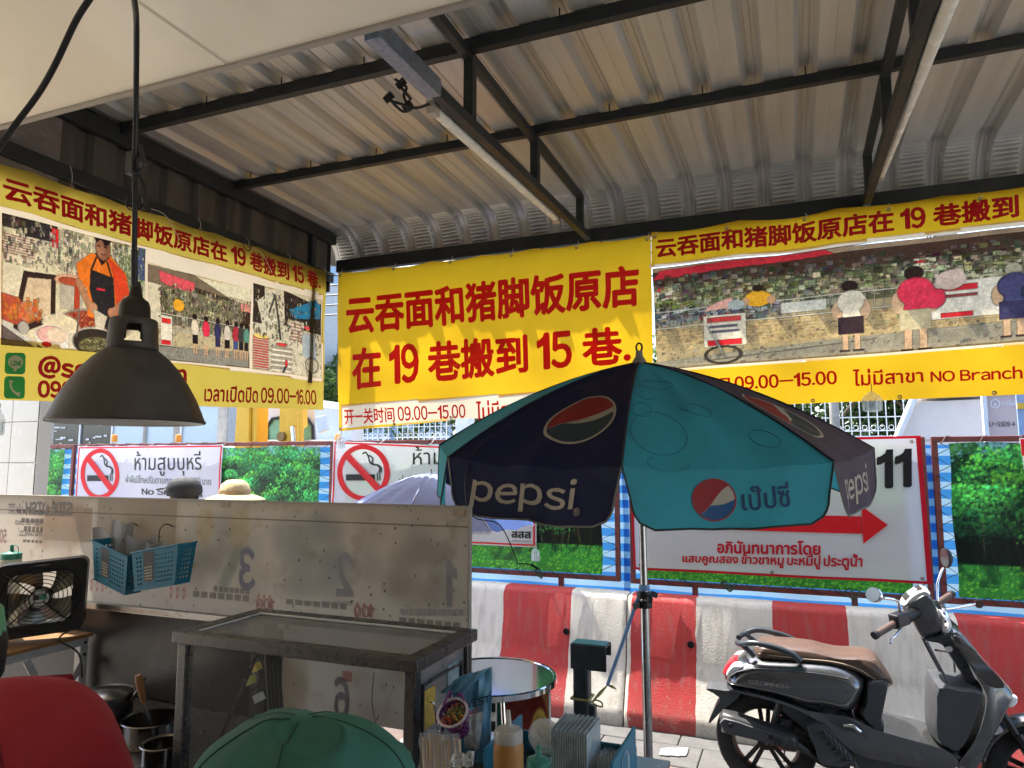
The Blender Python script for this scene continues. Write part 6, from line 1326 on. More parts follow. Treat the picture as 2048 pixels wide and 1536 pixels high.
# ================================================================== PENDANT LAMP
M_lampsh = mat('old_zinc_shade', (.070, .061, .052), .55, metal=.45, var=.22, scale=18, dirt=.45, dirtcol=(.05, .04, .03), bump=.12, bumpscale=60)
M_lampin = mat('shade_inside_white', (.55, .54, .50), .5)
LD = 1.70; kx = LD/F_PX
def LP(px, py, dd=1.70): d = fwd*F_PX+rgt*(px-1024)-upv*(py-768); d = d*dd/F_PX; return Vector((d[0], d[1], EYE+d[2]))
lc = LP(256, 845); lamp = thing('pendant_lamp', 'old dull metal pendant lamp with a wide domed shade, hanging at the left', 'lamp', lc)
rim_z = lc.z
def LR(hw, py): return (hw*kx*.885, rim_z+(845-py)*kx*1.008)
outer = [LR(160, 845), LR(160.5, 842), LR(157, 838), LR(150, 822), LR(138, 797), LR(120, 768), LR(100, 741), LR(80, 720), LR(62, 706), LR(54, 701)]
inner = [(r-.003, z-.001) for r, z in outer]
mb = MB(); mb.lathe(outer, (lc.x, lc.y, 0), 64); mb.build('shade', M_lampsh, lamp, smooth=40, solid=.0025)
mb = MB(); mb.lathe([LR(160, 846), LR(162, 844), LR(160, 842)], (lc.x, lc.y, 0), 64); mb.build('rolled_rim', M_lampsh, lamp, smooth=60)
mb = MB(); mb.lathe([(r-.004, z-.002) for r, z in outer], (lc.x, lc.y, 0), 48); mb.build('shade_lining', M_lampin, lamp, smooth=60)
# collar with vent holes: built from strips leaving real openings front and back
aim = math.atan2(-lc.y, -lc.x)+.02; n = 96; vs = []; fs = []; zs = [LR(54, 702), LR(53, 690), LR(52.5, 687), LR(51, 670), LR(50.5, 655), LR(50, 652), LR(48, 640), LR(46, 638)]
for r, z in zs:
    for i in range(n): vs.append((lc.x+r*math.cos(2*math.pi*i/n), lc.y+r*math.sin(2*math.pi*i/n), z))
for j in range(len(zs)-1):
    for i in range(n):
        a = 2*math.pi*(i+.5)/n; hole = False
        for k in range(2):
            d = (a-aim-k*math.pi+math.pi) % (2*math.pi)-math.pi; lim = {2: .37, 3: .30, 4: .25}.get(j, 0)
            if j in (2, 3, 4) and abs(d) < lim: hole = True
        if not hole: fs.append((j*n+i, j*n+(i+1) % n, (j+1)*n+(i+1) % n, (j+1)*n+i))
mb = MB(); mb.add(vs, fs); mb.build('vented_collar', M_lampsh, lamp, smooth=40, solid=.002)
mb = MB(); mb.lathe([LR(46, 639), LR(36, 637), LR(34, 634), LR(32, 610), LR(28, 600), LR(20, 595), LR(15, 590), LR(12, 575), LR(8, 560), (0, LR(0, 560)[1])], (lc.x, lc.y, 0), 40); mb.build('cap', mat('dark_zinc_cap', (.03, .022, .018), .5, metal=.4, var=.3, dirt=.4), lamp, smooth=40)
mb = MB(); mb.lathe([(0, LR(0, 720)[1]), (.020, LR(0, 718)[1]), (.034, LR(0, 745)[1]), (.036, LR(0, 765)[1]), (.022, LR(0, 790)[1]), (0, LR(0, 796)[1])], (lc.x, lc.y, 0), 20); mb.build('bulb', mat('milky_bulb', (.8, .8, .78), .3), lamp, smooth=60)
cx0 = LP(270, 575); pts = [LP(268, 572), LP(269, 480), LP(270, 420), LP(270, 330), LP(272, 200, 1.66), LP(273, 60, 1.56), LP(270, 10, 1.50), LP(262, -25, 1.45), LP(235, -50, 1.42), LP(205, -40, 1.40), LP(178, 0, 1.40), LP(150, 45, 1.42), LP(110, 130, 1.45), LP(75, 190, 1.48), LP(30, 250, 1.5), LP(0, 292, 1.5), LP(-60, 380, 1.5)]
mb = MB(); mb.tube(smooth_poly(pts, 6, False), .0062, 10); mb.build('cable', M_blk, lamp, smooth=60)
mb = MB(); mb.tube([LP(269, 572), LP(269, 500)], .0075, 10); mb.build('cable_sleeve', M_blk, lamp, smooth=60)
mb = MB(); c = LP(272, 330); mb.bar(c+Vector((-.006, 0, .03)), c+Vector((-.006, 0, -.026)), .022, .03); mb.bar(LP(288, 330), LP(280, 290), .012, .012); mb.lathe([(0, -.008), (.020, -.008), (.022, 0), (.020, .008), (0, .008)], c, 20, 'Y')
mb.build('pulley_clip', mat('clip_black', (.02, .02, .02), .4), lamp, bevel=.002)
mb = MB()
for k in range(4):
    o_ = LP(282+k*2, 385); mb.tube(smooth_poly([LP(276, 350), LP(286+k*2, 372), LP(290+k, 400), LP(276+k, 418), LP(270, 395), LP(274, 365)], 4, False), .0022, 6)
mb.tube(smooth_poly([LP(255, 395), LP(252, 408), LP(258, 418), LP(270, 421), LP(290, 413)], 4, False), .0018, 6); mb.build('coiled_wire', M_blk, lamp)

# ================================================================== CART: MENU BOARD, GLASS CASE, COUNTER
M_card = mat('translucent_menu_board', (1, 1, 1), .45, attr='ink', var=.04, scale=5, dirt=.06, dirtcol=(.22, .18, .13), trmix=.5, bump=.05)
M_plyedge = mat('board_edge', (.30, .27, .23), .6)
BY = 2.10
cart = thing('food_cart', 'steel food cart with counter, dark back sheet and trays', 'cart', (-2.0, 1.75, 0))
mbd = thing('menu_board', 'long grimy white menu board seen from behind, faded reversed print showing through', 'menu board', (-2.4, BY, 1.15))
bx0, bx1, bz0, bz1 = -4.2, -.992, .835, 1.553
def menu_img():
    im = Img(900, 190, (.72, .69, .63)); U = lambda px, z=None: (P(px, 1100, Y=BY).x-bx0)/(bx1-bx0); V = lambda z: 1-(z-bz0)/(bz1-bz0); r = np.random.default_rng(4)
    pz = lambda py: 1-(P(600, py, Y=BY).z-bz0)/(bz1-bz0)
    n = im.noise(6, 1); im.blend(np.clip((n-.45)*2, 0, 1), (.64, .60, .53), .5)
    # side dish heading and picture block at the left
    for a, b, c, d in ((85, 180, 1030, 1110), (190, 350, 1005, 1170)): im.rect(U(a), pz(c), U(b), pz(d), (.44, .36, .26), .55)
    def food(px0, px1, py0, py1, cols, k, sd):
        rr = np.random.default_rng(sd)
        for i in range(34):
            im.ell(U(px0+(px1-px0)*rr.random()), pz(py0+(py1-py0)*rr.random()), .008+.016*rr.random(), .04+.07*rr.random(), tuple(np.array(cols[i % len(cols)])*.70+.24), min(1, k*.8)*rr.random(), soft=.9)
    food(85, 178, 1035, 1110, [(.42, .30, .18), (.50, .36, .2), (.34, .26, .18)], .6, 1); food(195, 345, 1010, 1165, [(.48, .40, .24), (.40, .34, .26), (.44, .38, .22)], .6, 2)
    food(370, 520, 1040, 1190, [(.50, .46, .36), (.45, .42, .34), (.38, .38, .34), (.52, .48, .40)], .45, 3); im.ell(U(408), pz(1060), .013, .10, (.66, .58, .40), .6, soft=.5); im.ell(U(478), pz(1060), .015, .11, (.66, .58, .42), .6, soft=.5)
    im.ell(U(462), pz(1148), .008, .14, (.48, .52, .46), .6, ang=.5, soft=.6)
    food(560, 680, 1050, 1175, [(.42, .42, .38), (.50, .46, .38), (.36, .38, .36)], .6, 4); food(730, 890, 1045, 1180, [(.46, .40, .32), (.52, .45, .36), (.40, .36, .32)], .5, 5)
    for a, b in ((40, 0), (200, 230), (345, 370)): pass
    for a, b, c, d in ((575, 1200, 700, 1212), (800, 1216, 925, 1232), (430, 1187, 505, 1197), (390, 1200, 505, 1214), (430, 1203, 436, 1214)): 
        for q in range(7):
            x0_ = a+(c-a)*q/7; im.rect(U(x0_), pz(b), U(x0_+(c-a)/7*.8), pz(d), (.36, .34, .32), .6)
    for a, b, c, d in ((28, 1040, 85, 1050), (38, 1060, 85, 1072), (45, 1080, 85, 1092), (45, 1112, 85, 1120)):
        for q in range(5): x0_ = a+(c-a)*q/5; im.rect(U(x0_), pz(b), U(x0_+(c-a)/5*.8), pz(d), (.22, .20, .18), .7)
    for a, b in ((182, 215), (340, 378), (515, 548), (710, 750)): 
        for q in range(3): x0_ = a+(b-a)*q/3; im.ell(U(x0_+(b-a)/6), pz(1208), (U(1000)-U(990))*.42, .032, (.62, .24, .22), .6, ring=.45)
    # lower part behind the glass case
    food(490, 620, 1330, 1480, [(.44, .36, .20), (.36, .28, .18), (.50, .42, .28)], .7, 6); food(700, 830, 1300, 1480, [(.52, .46, .34), (.46, .38, .26)], .5, 7)
    im.rect(U(690), pz(1330), U(710), pz(1350), (.55, .25, .18), .6)
    # grime: dark edge tape, creases, spots
    im.rect(0, pz(1043)-.004, 1, pz(1043), (.25, .20, .14), .75)
    for i in range(260): im.ell(r.random(), r.random(), .0008, .006, (.16, .13, .10), .8)
    n = im.noise(11, 8); im.blend(np.clip((n-.6)*5, 0, 1), (.42, .35, .25), .22)
    m = np.clip((.05-np.minimum(im.v, 1))*20, 0, 1); im.blend(m, (.62, .58, .50), .5)
    return im
im = menu_img()
print_mesh('faded_print', im, lambda u, v: (bx0+(bx1-bx0)*u, BY+u*0, bz0+(bz1-bz0)*v), M_card, mbd)
mb = MB(); mb.box(bx0, bx1, BY-.002, BY+.016, bz1, bz1+.006); mb.box(bx1, bx1+.006, BY-.002, BY+.016, bz0, bz1+.006); mb.build('edge_strip', M_plyedge, mbd)
def SM(a, b, off=0): return (a, BY-.0012-off, b)
def mt(txt, x0_, y0_, x1_, y1_, m, bold=.0, mir=True, res=34):
    c = lambda px, py: (P(px, py, Y=BY).x, P(px, py, Y=BY).z); lettering(txt, quadbox(SM, c(x0_, y1_), c(x1_, y1_+1), c(x0_, y0_), c(x1_, y0_+1), .0004), m, mbd, bold, res, mirror=mir)
M_f1 = mat('faded_blue_grey', (.22, .22, .28), .5, var=.2, trmix=.2); M_f2 = mat('faded_dark', (.13, .115, .10), .5, trmix=.2); M_f3 = mat('faded_number', (.27, .265, .27), .5, trmix=.2)
M_f4 = mat('faded_red', (.34, .19, .17), .5, trmix=.2)
mt("SIDE DISH", 52, 1003, 146, 1030, M_f2, .05); mt("小菜", 17, 1006, 48, 1028, M_f2, .0); mt("3", 478, 1093, 511, 1181, M_f1, .035); mt("2", 672, 1104, 708, 1193, M_f3, .035); mt("1", 893, 1118, 915, 1214, M_f3, .03); mt("6", 668, 1352, 700, 1440, M_f3, .035)
mt("50", 0, 1058, 14, 1086, M_f4, .03); mt("100", 512, 1196, 550, 1219, M_f4, .03); mt("100", 708, 1210, 750, 1235, M_f4, .03); mt("WONTON SET / SOUP", 607, 1200, 706, 1212, M_f3, .03); mt("WONTON AND EGG SOUP", 800, 1217, 928, 1231, M_f3, .03); mt("FRIED PORK CRACK", 30, 1040, 86, 1050, M_f2, .03); mt("AND GARLIC", 38, 1061, 86, 1072, M_f2, .03)
M_tape = mat('brown_tape', (.28, .22, .15), .5)
for a, b in ((450, 1008), (917, 1025), (98, 1004)):
    c = P(a, b, Y=BY-.004); mb = MB(); w_ = .021 if a > 900 else .022; mb.box(c.x-w_, c.x+w_, BY-.0035, BY-.002, c.z-.012, c.z+.010); mb.build('tape_patch', M_tape, mbd)
# back sheet and rails of the cart
M_dark = mat('sooty_steel', (.012, .010, .009), .32, metal=.5, var=.3, scale=5, dirt=.35, dirtcol=(.07, .05, .04))
mb = MB(); mb.box(-4.2, -1.70, BY-.035, BY-.018, .70, 1.145); mb.build('back_sheet', M_dark, cart)
mb = MB(); mb.box(-4.2, -1.66, BY-.06, BY-.036, 1.125, 1.150); mb.build('back_rail', M_ssd, cart, bevel=.003)
mb = MB(); mb.box(-2.50, -.86, 1.30, 2.06, .795, .815); mb.build('counter_top', M_ssd, cart, bevel=.004)
mb = MB(); mb.box(-2.48, -.88, 1.32, 2.04, .12, .79); mb.build('cabinet', M_dark, cart)
for x in (-2.45, -.91):
    for y in (1.35, 2.0):
        mb = MB(); mb.box(x-.02, x+.02, y-.02, y+.02, 0, .12); mb.build('leg', M_ssd, cart)
# tray at the lower left of the counter
mb = MB(); mb.box(-1.93, -1.60, 1.31, 1.52, .816, .835); mb.box(-1.93, -1.60, 1.51, 1.52, .816, .868); mb.box(-1.61, -1.60, 1.31, 1.52, .816, .868); mb.build('grease_tray', mat('brown_greasy_steel', (.08, .05, .03), .3, metal=.5, var=.3), cart, bevel=.002)
# glass case
gc = thing('glass_case', 'steel framed glass display case standing on the cart', 'display case', (-1.27, 1.74, .815))
M_frame = mat('stainless_frame', (.085, .079, .074), .28, metal=.7, var=.08, scale=30, dirt=.08, dirtcol=(.12, .10, .08), stretch=(1, 1, 1))
M_glass = mat('case_glass', (.12, .12, .11), .10, alpha=.12, spec=.5, var=.02)
gx0, gx1, gy0, gy1, gz0, gz1 = -1.655, -.885, 1.575, 1.905, .815, 1.222; ft = .032
for (x, y) in ((gx0, gy0), (gx1-ft, gy0), (gx0, gy1-ft), (gx1-ft, gy1-ft)):
    mb = MB(); mb.box(x, x+ft, y, y+ft, gz0, gz1-ft-.001); mb.build('upright', M_frame, gc, bevel=.003)
for bx in ((gx0-.012, gx1+.012, gy0-.012, gy0+ft), (gx0-.012, gx1+.012, gy1-ft, gy1+.012)):
    mb = MB(); mb.box(*bx, gz1-ft, gz1); mb.build('top_rail', M_frame, gc, bevel=.003)
for bx in ((gx0-.012, gx0+ft, gy0+ft+.001, gy1-ft-.001), (gx1-ft, gx1+.012, gy0+ft+.001, gy1-ft-.001)):
    mb = MB(); mb.box(*bx, gz1-ft, gz1); mb.build('top_rail', M_frame, gc, bevel=.003)
mb = MB(); mb.box(gx0+ft+.004, gx1-ft-.004, gy0+ft+.004, gy1-ft-.004, gz1-.014, gz1-.008); mb.build('top_glass', mat('grey_top_glass', (.30, .29, .27), .12, alpha=.55, spec=.8), gc)
mb = MB(); mb.tube([(gx0+.03, gy1-ft-.006, gz1-.004), (gx1-.03, gy1-ft-.006, gz1-.004)], .004, 6); mb.tube([(gx0+.034, gy0+ft+.004, gz1-.005), (gx0+.034, gy1-ft, gz1-.005)], .003, 6); mb.build('sealant_bead', mat('sealant', (.55, .54, .50), .3), gc)
mb = MB(); mb.box(gx0+ft, gx1-ft, gy0+.008, gy0+.012, gz0, gz1-ft-.002); mb.build('front_glass', M_glass, gc)
mb = MB(); mb.box(gx0+.010, gx0+.014, gy0+ft, gy1-ft, gz0, gz1-ft-.002); mb.build('side_glass', M_glass, gc)
M_sidep = mat('side_steel_panel', (.26, .255, .25), .32, metal=.6, var=.1, dirt=.2)
mb = MB(); mb.box(gx1-.020, gx1-.012, gy0+ft, gy1-ft, gz0, gz1-ft-.002); sp_ = mb.build('side_panel', M_sidep, gc)
for z in (gz1-ft-.05,):
    mb = MB(); mb.box(gx1-.011, gx1-.004, gy0+ft+.02, gy1-ft-.02, z, z+.006); mb.box(gx1-.011, gx1-.004, gy0+ft+.02, gy0+ft+.026, gz0, z); mb.box(gx1-.011, gx1-.004, gy1-ft-.026, gy1-ft-.02, gz0, z); mb.build('panel_moulding', M_frame, sp_)
mb = MB(); mb.box(gx1-.0110, gx1-.0095, gy0+.055, gy0+.125, 1.03, 1.125); mb.build('yellow_sticker', mat('yellow_sticker', (.55, .36, .06), .4, var=.4, scale=40), sp_)
mb = MB(); mb.box(gx1-.0110, gx1-.0095, gy0+.195, gy0+.262, 1.06, 1.155); mb.build('square_sticker', mat('teal_sticker', (.20, .27, .28), .35, var=.5, scale=60), sp_)
hk = Vector((gx1+.002, gy0+.085, 1.075)); mb = MB(); mb.tube(smooth_poly([hk+Vector((-.01, 0, .02)), hk+Vector((.005, .0, .015)), hk+Vector((.010, 0, -.01)), hk+Vector((.022, -.005, -.045)), hk+Vector((.034, -.005, -.045)), hk+Vector((.036, -.005, -.03))], 4, False), .003, 6); mb.build('hook', M_chr, gc)
# sliding track leaning inside the case, small bottles beyond it
mb = MB()
for k in range(4): mb.bar((-1.595+.014*k, 1.86, 1.19), (-1.475+.014*k, 1.78, .83), .010, .02)
mb.build('leaning_track', M_blk, gc)
mb = MB(); mb.bar((-1.49, 1.72, 1.15), (-1.60, 1.70, .90), .012, .006); mb.build('leaning_rod', M_frame, gc)
for k, (x, z, m) in enumerate(((-1.535, 1.085, 'f0d060'), (-1.555, 1.045, 'c8c860'), (-1.52, 1.00, 'e0e0d8'))):
    mb = MB(); mb.bar((x, 1.75, z), (x+.02, 1.75, z+.012), .022, .022); mb.build('bottle_cap', mat('cap'+str(k)+'_plastic', srgb(m), .4), gc)
mb = MB(); mb.tube(smooth_poly([P(748, 1345, Y=2.085), P(744, 1400, Y=2.085), P(750, 1440, Y=2.085), P(762, 1480, Y=2.085), P(772, 1500, Y=2.085)], 4, False), .0016, 5); mb.build('hanging_wire', M_wire, mbd)

# blue baskets on hooks
M_bbas = mat('blue_basket_plastic', (.012, .155, .24), .4, var=.1, trmix=.15)
def basket(px0, px1, py0, py1, rot, label, Yb):
    a = P(px0, py0, Y=Yb-.06); b = P(px1, py1, Y=Yb-.06); cx_, w_, h_ = (a.x+b.x)/2, b.x-a.x, a.z-b.z; root = thing('plastic_basket', label, 'basket', (cx_, Yb, b.z), 'blue baskets hooked on the menu board')
    dpt = .085; ca, sa = math.cos(rot), math.sin(rot)
    def T(u, y, z): x = u*w_*(.42+.08*z)*2*.5*2; xx = u*w_*(.86+.14*z); yy = y*(.8+.2*z); return (cx_+(xx/2*ca), Yb-.03+yy+(xx/2)*sa*.25, b.z+z*h_+xx/2*sa)
    mb = MB()
    def face(fu, n_u, n_v, skip):
        for i in range(n_u):
            for j in range(n_v):
                u0, u1, v0, v1 = i/n_u, (i+1)/n_u, j/n_v, (j+1)/n_v
                if skip(i, j):
                    e = .26; iu0, iu1, iv0, iv1 = u0+(u1-u0)*e, u1-(u1-u0)*e, v0+(v1-v0)*e, v1-(v1-v0)*e
                    P_ = [fu(u0, v0), fu(u1, v0), fu(u1, v1), fu(u0, v1), fu(iu0, iv0), fu(iu1, iv0), fu(iu1, iv1), fu(iu0, iv1)]
                    mb.add(P_, [(0, 1, 5, 4), (1, 2, 6, 5), (2, 3, 7, 6), (3, 0, 4, 7)])
                else: mb.add([fu(u0, v0), fu(u1, v0), fu(u1, v1), fu(u0, v1)], [(0, 1, 2, 3)])
    face(lambda u, v: T(2*u-1, -dpt/2, v), 14, 9, lambda i, j: 0 < j < 8 and i not in (0, 13) and not 3 <= i <= 6)
    face(lambda u, v: T(2*u-1, dpt/2, v), 14, 9, lambda i, j: 0 < j < 8 and i not in (0, 13))
    face(lambda u, v: T(1, -dpt/2+dpt*u, v), 5, 9, lambda i, j: 0 < j < 8); face(lambda u, v: T(-1, -dpt/2+dpt*u, v), 5, 9, lambda i, j: 0 < j < 8)
    mb.add([T(-1, -dpt/2, 0), T(1, -dpt/2, 0), T(1, dpt/2, 0), T(-1, dpt/2, 0)], [(0, 1, 2, 3)]); mb.build('basket_body', M_bbas, root, solid=.0018)
    mb = MB(); mb.tube([T(-1.03, -dpt/2-.003, 1), T(1.03, -dpt/2-.003, 1), T(1.03, dpt/2, 1), T(-1.03, dpt/2, 1)], .003, 6, closed=True); mb.tube([T(-1.04, -dpt/2-.003, .02), T(1.04, -dpt/2-.003, .02)], .003, 6); mb.build('rim', M_bbas, root)
    mb = MB(); mb.add([T(-.50, -dpt/2-.002, .20), T(-.04, -dpt/2-.002, .20), T(-.04, -dpt/2-.002, .95), T(-.50, -dpt/2-.002, .95)], [(0, 1, 2, 3)]); lb = mb.build('label_card', mat('card_black', (.02, .022, .022), .4), root)
    for k in range(5): mb = MB(); z0_ = .24+.075*k; mb.add([T(-.46, -dpt/2-.003, z0_), T(-.08, -dpt/2-.003, z0_), T(-.08, -dpt/2-.003, z0_+.045), T(-.46, -dpt/2-.003, z0_+.045)], [(0, 1, 2, 3)]); mb.build('label_line', mat('card_grey', (.22, .20, .16), .5), lb)
    return T
T1 = basket(186, 262, 1094, 1178, -.24, 'left blue plastic basket hooked on the menu board, holding white papers', BY-.055)
T2 = basket(272, 356, 1094, 1180, .18, 'right blue plastic basket hooked on the menu board, holding clear bags', BY-.075)
M_paper = mat('white_paper', (.26, .255, .245), .6, trmix=.3, var=.08)
for k, (x0_, y0_, x1_, y1_, rz, lb) in enumerate(((184, 1062, 232, 1110, .12, 'white paper card slanting out of the left blue basket'), (222, 1042, 262, 1110, -.05, 'tall folded white paper between the two blue baskets'), (256, 1072, 312, 1112, .0, 'white sheet at the back of the right blue basket'), (300, 1082, 338, 1105, .0, 'clear crumpled bag in the right blue basket'))):
    a = P(x0_, y0_, Y=BY-.04); b = P(x1_, y1_, Y=BY-.04); mb = MB(); c_ = (a+b)/2; w_ = (b.x-a.x)/2; h_ = (a.z-b.z)/2
    mb.grid(lambda s, t: (c_.x+(s-.5)*2*w_+(.5-t)*rz*h_*2, BY-.035-.008*k+.006*math.sin(s*6+k), c_.z+(t-.5)*2*h_+.01*math.sin(s*5+k)*(t > .9)+(s-.5)*-rz*w_*3), 8, 6)
    tag(mb.build('paper_card' if k < 3 else 'clear_bag', M_paper, solid=.001), lb, 'paper' if k < 3 else 'bag')
for k, (px, py) in enumerate(((262, 1046), (333, 1048))):
    c_ = P(px, py, Y=BY-.02); mb = MB(); mb.tube(smooth_poly([c_+Vector((.010, .03, -.018)), c_+Vector((.012, .01, -.006)), c_+Vector((.004, -.01, 0)), c_+Vector((-.010, -.02, -.02)), c_+Vector((-.008, -.025, -.05)), c_+Vector((.0, -.03, -.072))], 5, False), .0025, 6)
    tag(mb.build('wire_hook', mat('dark_steel_wire', (.07, .065, .06), .35, metal=.7), None, smooth=60), ['left wire hook holding the blue baskets on the menu board', 'right wire hook holding the blue basket on the menu board'][k], 'hook')

# wooden table at the left and box fan
tz = 1.034; wt = thing('side_table', 'wooden topped table with white angle iron legs under the fan', 'table', (-3.0, 1.75, 0))
M_wood = mat('varnished_wood', (.26, .13, .045), .4, var=.25, scale=3, stretch=(8, 1, 8), dirt=.2)
mb = MB(); mb.box(-3.5, -2.60, 1.40, 2.055, tz-.014, tz); mb.build('table_top', M_wood, wt, bevel=.003)
M_wst = mat('white_angle_iron', (.42, .41, .40), .5, var=.1, dirt=.2)
mb = MB(); mb.box(-2.635, -2.612, 1.42, 2.045, tz-.045, tz-.016); mb.build('side_rail', M_wst, wt, bevel=.002)
mb = MB(); mb.box(-3.45, -2.64, 1.42, 1.44, tz-.045, tz-.016); mb.build('front_rail', M_wst, wt, bevel=.002)
for x in (-2.63, -3.46):
    for y in (1.44, 2.03):
        mb = MB(); mb.box(x-.016, x+.016, y-.016, y+.016, 0, tz-.046); mb.build('leg', M_wst, wt, bevel=.002)
for a, b in (((-2.608, 1.80, .99), (-2.608, 1.975, .66)), ((-2.603, 2.02, .93), (-2.603, 1.83, .66))):
    mb = MB(); mb.bar(a, b, .026, .004, (1, 0, 0)); mb.build('brace', M_wst, wt)
for z in (1.0, .955):
    mb = MB(); mb.lathe([(0, .006), (.006, .005), (.006, 0)], (-2.613, 2.03, z), 10, 'X'); mb.build('bolt', M_blk, wt)
fan = thing('box_fan', 'black square box fan standing on the wooden table', 'fan', (-2.66, 1.87, tz))
M_fan = mat('fan_black', (.012, .012, .012), .35, metal=.2); M_fw = mat('fan_wire', (.02, .02, .02), .3, metal=.7)
fcx = -2.665; FY = 1.875; fcz = P(86, 1196, Y=FY).z; fh = .134; fw = .148
def rr(cx_, cz_, w_, h_, r_, y): return [(cx_+x, y, cz_+z) for x, z in rrect(-w_, -h_, w_, h_, r_, 5)]
FR = R(47)
tilt = lambda p: (lambda dx, dy: (fcx+dx*math.cos(FR)-dy*math.sin(FR), FY+dx*math.sin(FR)+dy*math.cos(FR), p[2]+.07*dx))(p[0]-fcx, p[1]-1.70+.10*(p[2]-tz))
mb = MB(); o1 = rr(fcx, fcz, fw, fh, .03, 1.67); i1 = [(fcx+(fw*.88)*math.cos(a), 1.67, fcz+fh*.88*math.sin(a)) for a in [math.atan2(p[2]-fcz, (p[0]-fcx)/fw*fh) for p in o1]]
k = len(o1); vs = o1+i1+[(x, 1.745, z) for x, y, z in i1]+[(x, 1.745, z) for x, y, z in o1]; mb.add([tilt(v) for v in vs], [(j*k+i, j*k+(i+1) % k, ((j+1) % 4)*k+(i+1) % k, ((j+1) % 4)*k+i) for j in range(4) for i in range(k)]); mb.build('housing', M_fan, fan, smooth=30, bevel=.002)
mb = MB()
for q in range(9):
    s_ = .12+.78*q/8; pts = [tilt((fcx+fw*s_*math.cos(a), 1.664, fcz+fh*s_*math.sin(a))) for a in np.linspace(0, 2*math.pi, 37)[:-1]]; mb.tube(pts, .0016, 5, closed=True)
for a in (R(45), R(135), R(225), R(315)): mb.tube([tilt((fcx+fw*.12*math.cos(a), 1.661, fcz+fh*.12*math.sin(a))), tilt((fcx+fw*1.16*math.cos(a), 1.661, fcz+fh*1.16*math.sin(a)))], .0028, 6)
mb.build('wire_guard', M_fw, fan)
mb = MB(); mb.lathe([(0, -.006), (.036, -.005), (.040, .02), (0, .02)], (fcx, 1.672, fcz), 24, 'Y'); mb.v = [tilt(v) for v in mb.v]; mb.build('motor_hub', M_fan, fan, smooth=30)
mb = MB(); mb.lathe([(0, -.0078), (.033, -.0072), (.033, -.006)], (fcx, 1.672, fcz), 24, 'Y'); mb.v = [tilt(v) for v in mb.v]; lb = mb.build('hub_label', mat('silver_label', (.42, .42, .40), .3, metal=.4, var=.3, scale=80), fan)
mb = MB(); c_ = (fcx, 1.672, fcz); mb.box(c_[0]-.020, c_[0]+.0, c_[1]-.0090, c_[1]-.0082, c_[2]-.004, c_[2]+.012); mb.v = [tilt(v) for v in mb.v]; mb.build('label_black', M_blk, lb)
mb = MB(); mb.box(c_[0]+.001, c_[0]+.022, c_[1]-.0090, c_[1]-.0082, c_[2]-.004, c_[2]+.012); mb.v = [tilt(v) for v in mb.v]; mb.build('label_green', mat('label_green', (.02, .18, .13), .4), lb)
for b_ in range(5):
    mb = MB(); a0 = b_*2*math.pi/5+.4; vs = []
    for s_ in np.linspace(.25, .86, 6):
        for t_ in np.linspace(-.45, .45, 5):
            a = a0+t_*(.6+.5*s_)+.5*s_; vs.append(tilt((fcx+fw*s_*math.cos(a), 1.705+.030*t_, fcz+fh*s_*math.sin(a))))
    mb.add(vs, [(i*5+j, i*5+j+1, (i+1)*5+j+1, (i+1)*5+j) for i in range(5) for j in range(4)]); mb.build('fan_blade', mat('fan_blade_metal', (.16, .155, .13), .3, metal=.8), fan, smooth=60)
mb = MB(); mb.tube(smooth_poly([tilt((fcx+fw*.95, 1.66, fcz-fh*.85)), (-2.585, 1.90, tz+.01), (-2.58, 1.98, tz-.06), (-2.59, 2.01, tz-.16)], 5, False), .0035, 6); mb.build('power_cord', M_blk, fan)

# pots, basin, whisk
def pot(cx_, cy_, z, r_, h_, label, name='cooking_pot', handle=True):
    t = thing(name, label, 'pot' if name == 'cooking_pot' else 'basin', (cx_, cy_, z)); mb = MB(); mb.lathe([(0, .004), (r_*.97, .004), (r_, .02), (r_, h_-.004), (r_+.008, h_), (r_+.006, h_+.003), (r_-.004, h_), (r_-.004, .02), (0, .010)], (cx_, cy_, z), 48); mb.build('pot_body' if name == 'cooking_pot' else 'basin_body', M_ssp, t, smooth=40)
    if handle:
        for a in (R(40), R(220)):
            c_ = Vector((cx_+r_*math.cos(a), cy_+r_*math.sin(a), z+h_*.85)); d = Vector((math.cos(a), math.sin(a), 0)); s_ = Vector((-d.y, d.x, 0)); mb = MB()
            mb.tube(smooth_poly([c_-s_*.045, c_-s_*.04+d*.02+Vector((0, 0, .035)), c_+d*.03+Vector((0, 0, .055)), c_+s_*.04+d*.02+Vector((0, 0, .035)), c_+s_*.045], 4, False), .005, 8); mb.build('handle', M_ssp, t, smooth=60)
    return t
M_ssp = mat('stainless_pot', (.20, .19, .18), .2, metal=.95, var=.15)
p0 = P(198, 1395, Y=1.72); pt = pot(p0.x, 1.74, .816, .085, p0.z-.816+.008, 'tall steel pot with loop handle, left of the wooden handled whisk')
mb = MB(); mb.lathe([(.078, .0), (.05, .010), (0, .014)], (p0.x, 1.74, p0.z+.008), 40); mb.build('lid', M_ssp, pt, smooth=60)
p1 = P(290, 1450, Y=1.72); pot(p1.x-.01, 1.76, .816, .088, .075, 'shallow steel basin holding the whisk', 'steel_basin', False)
p2 = P(350, 1455, Y=1.66); pot(p2.x, 1.62, .816, .055, .075, 'small steel bowl right of the basin, beside the glass case', 'steel_bowl', False)
wk = thing('whisk', 'wire whisk with a wooden handle standing in the steel basin', 'whisk', p1); h0, h1 = P(276, 1350, Y=1.70), P(288, 1405, Y=1.72); w1 = P(303, 1480, Y=1.75)
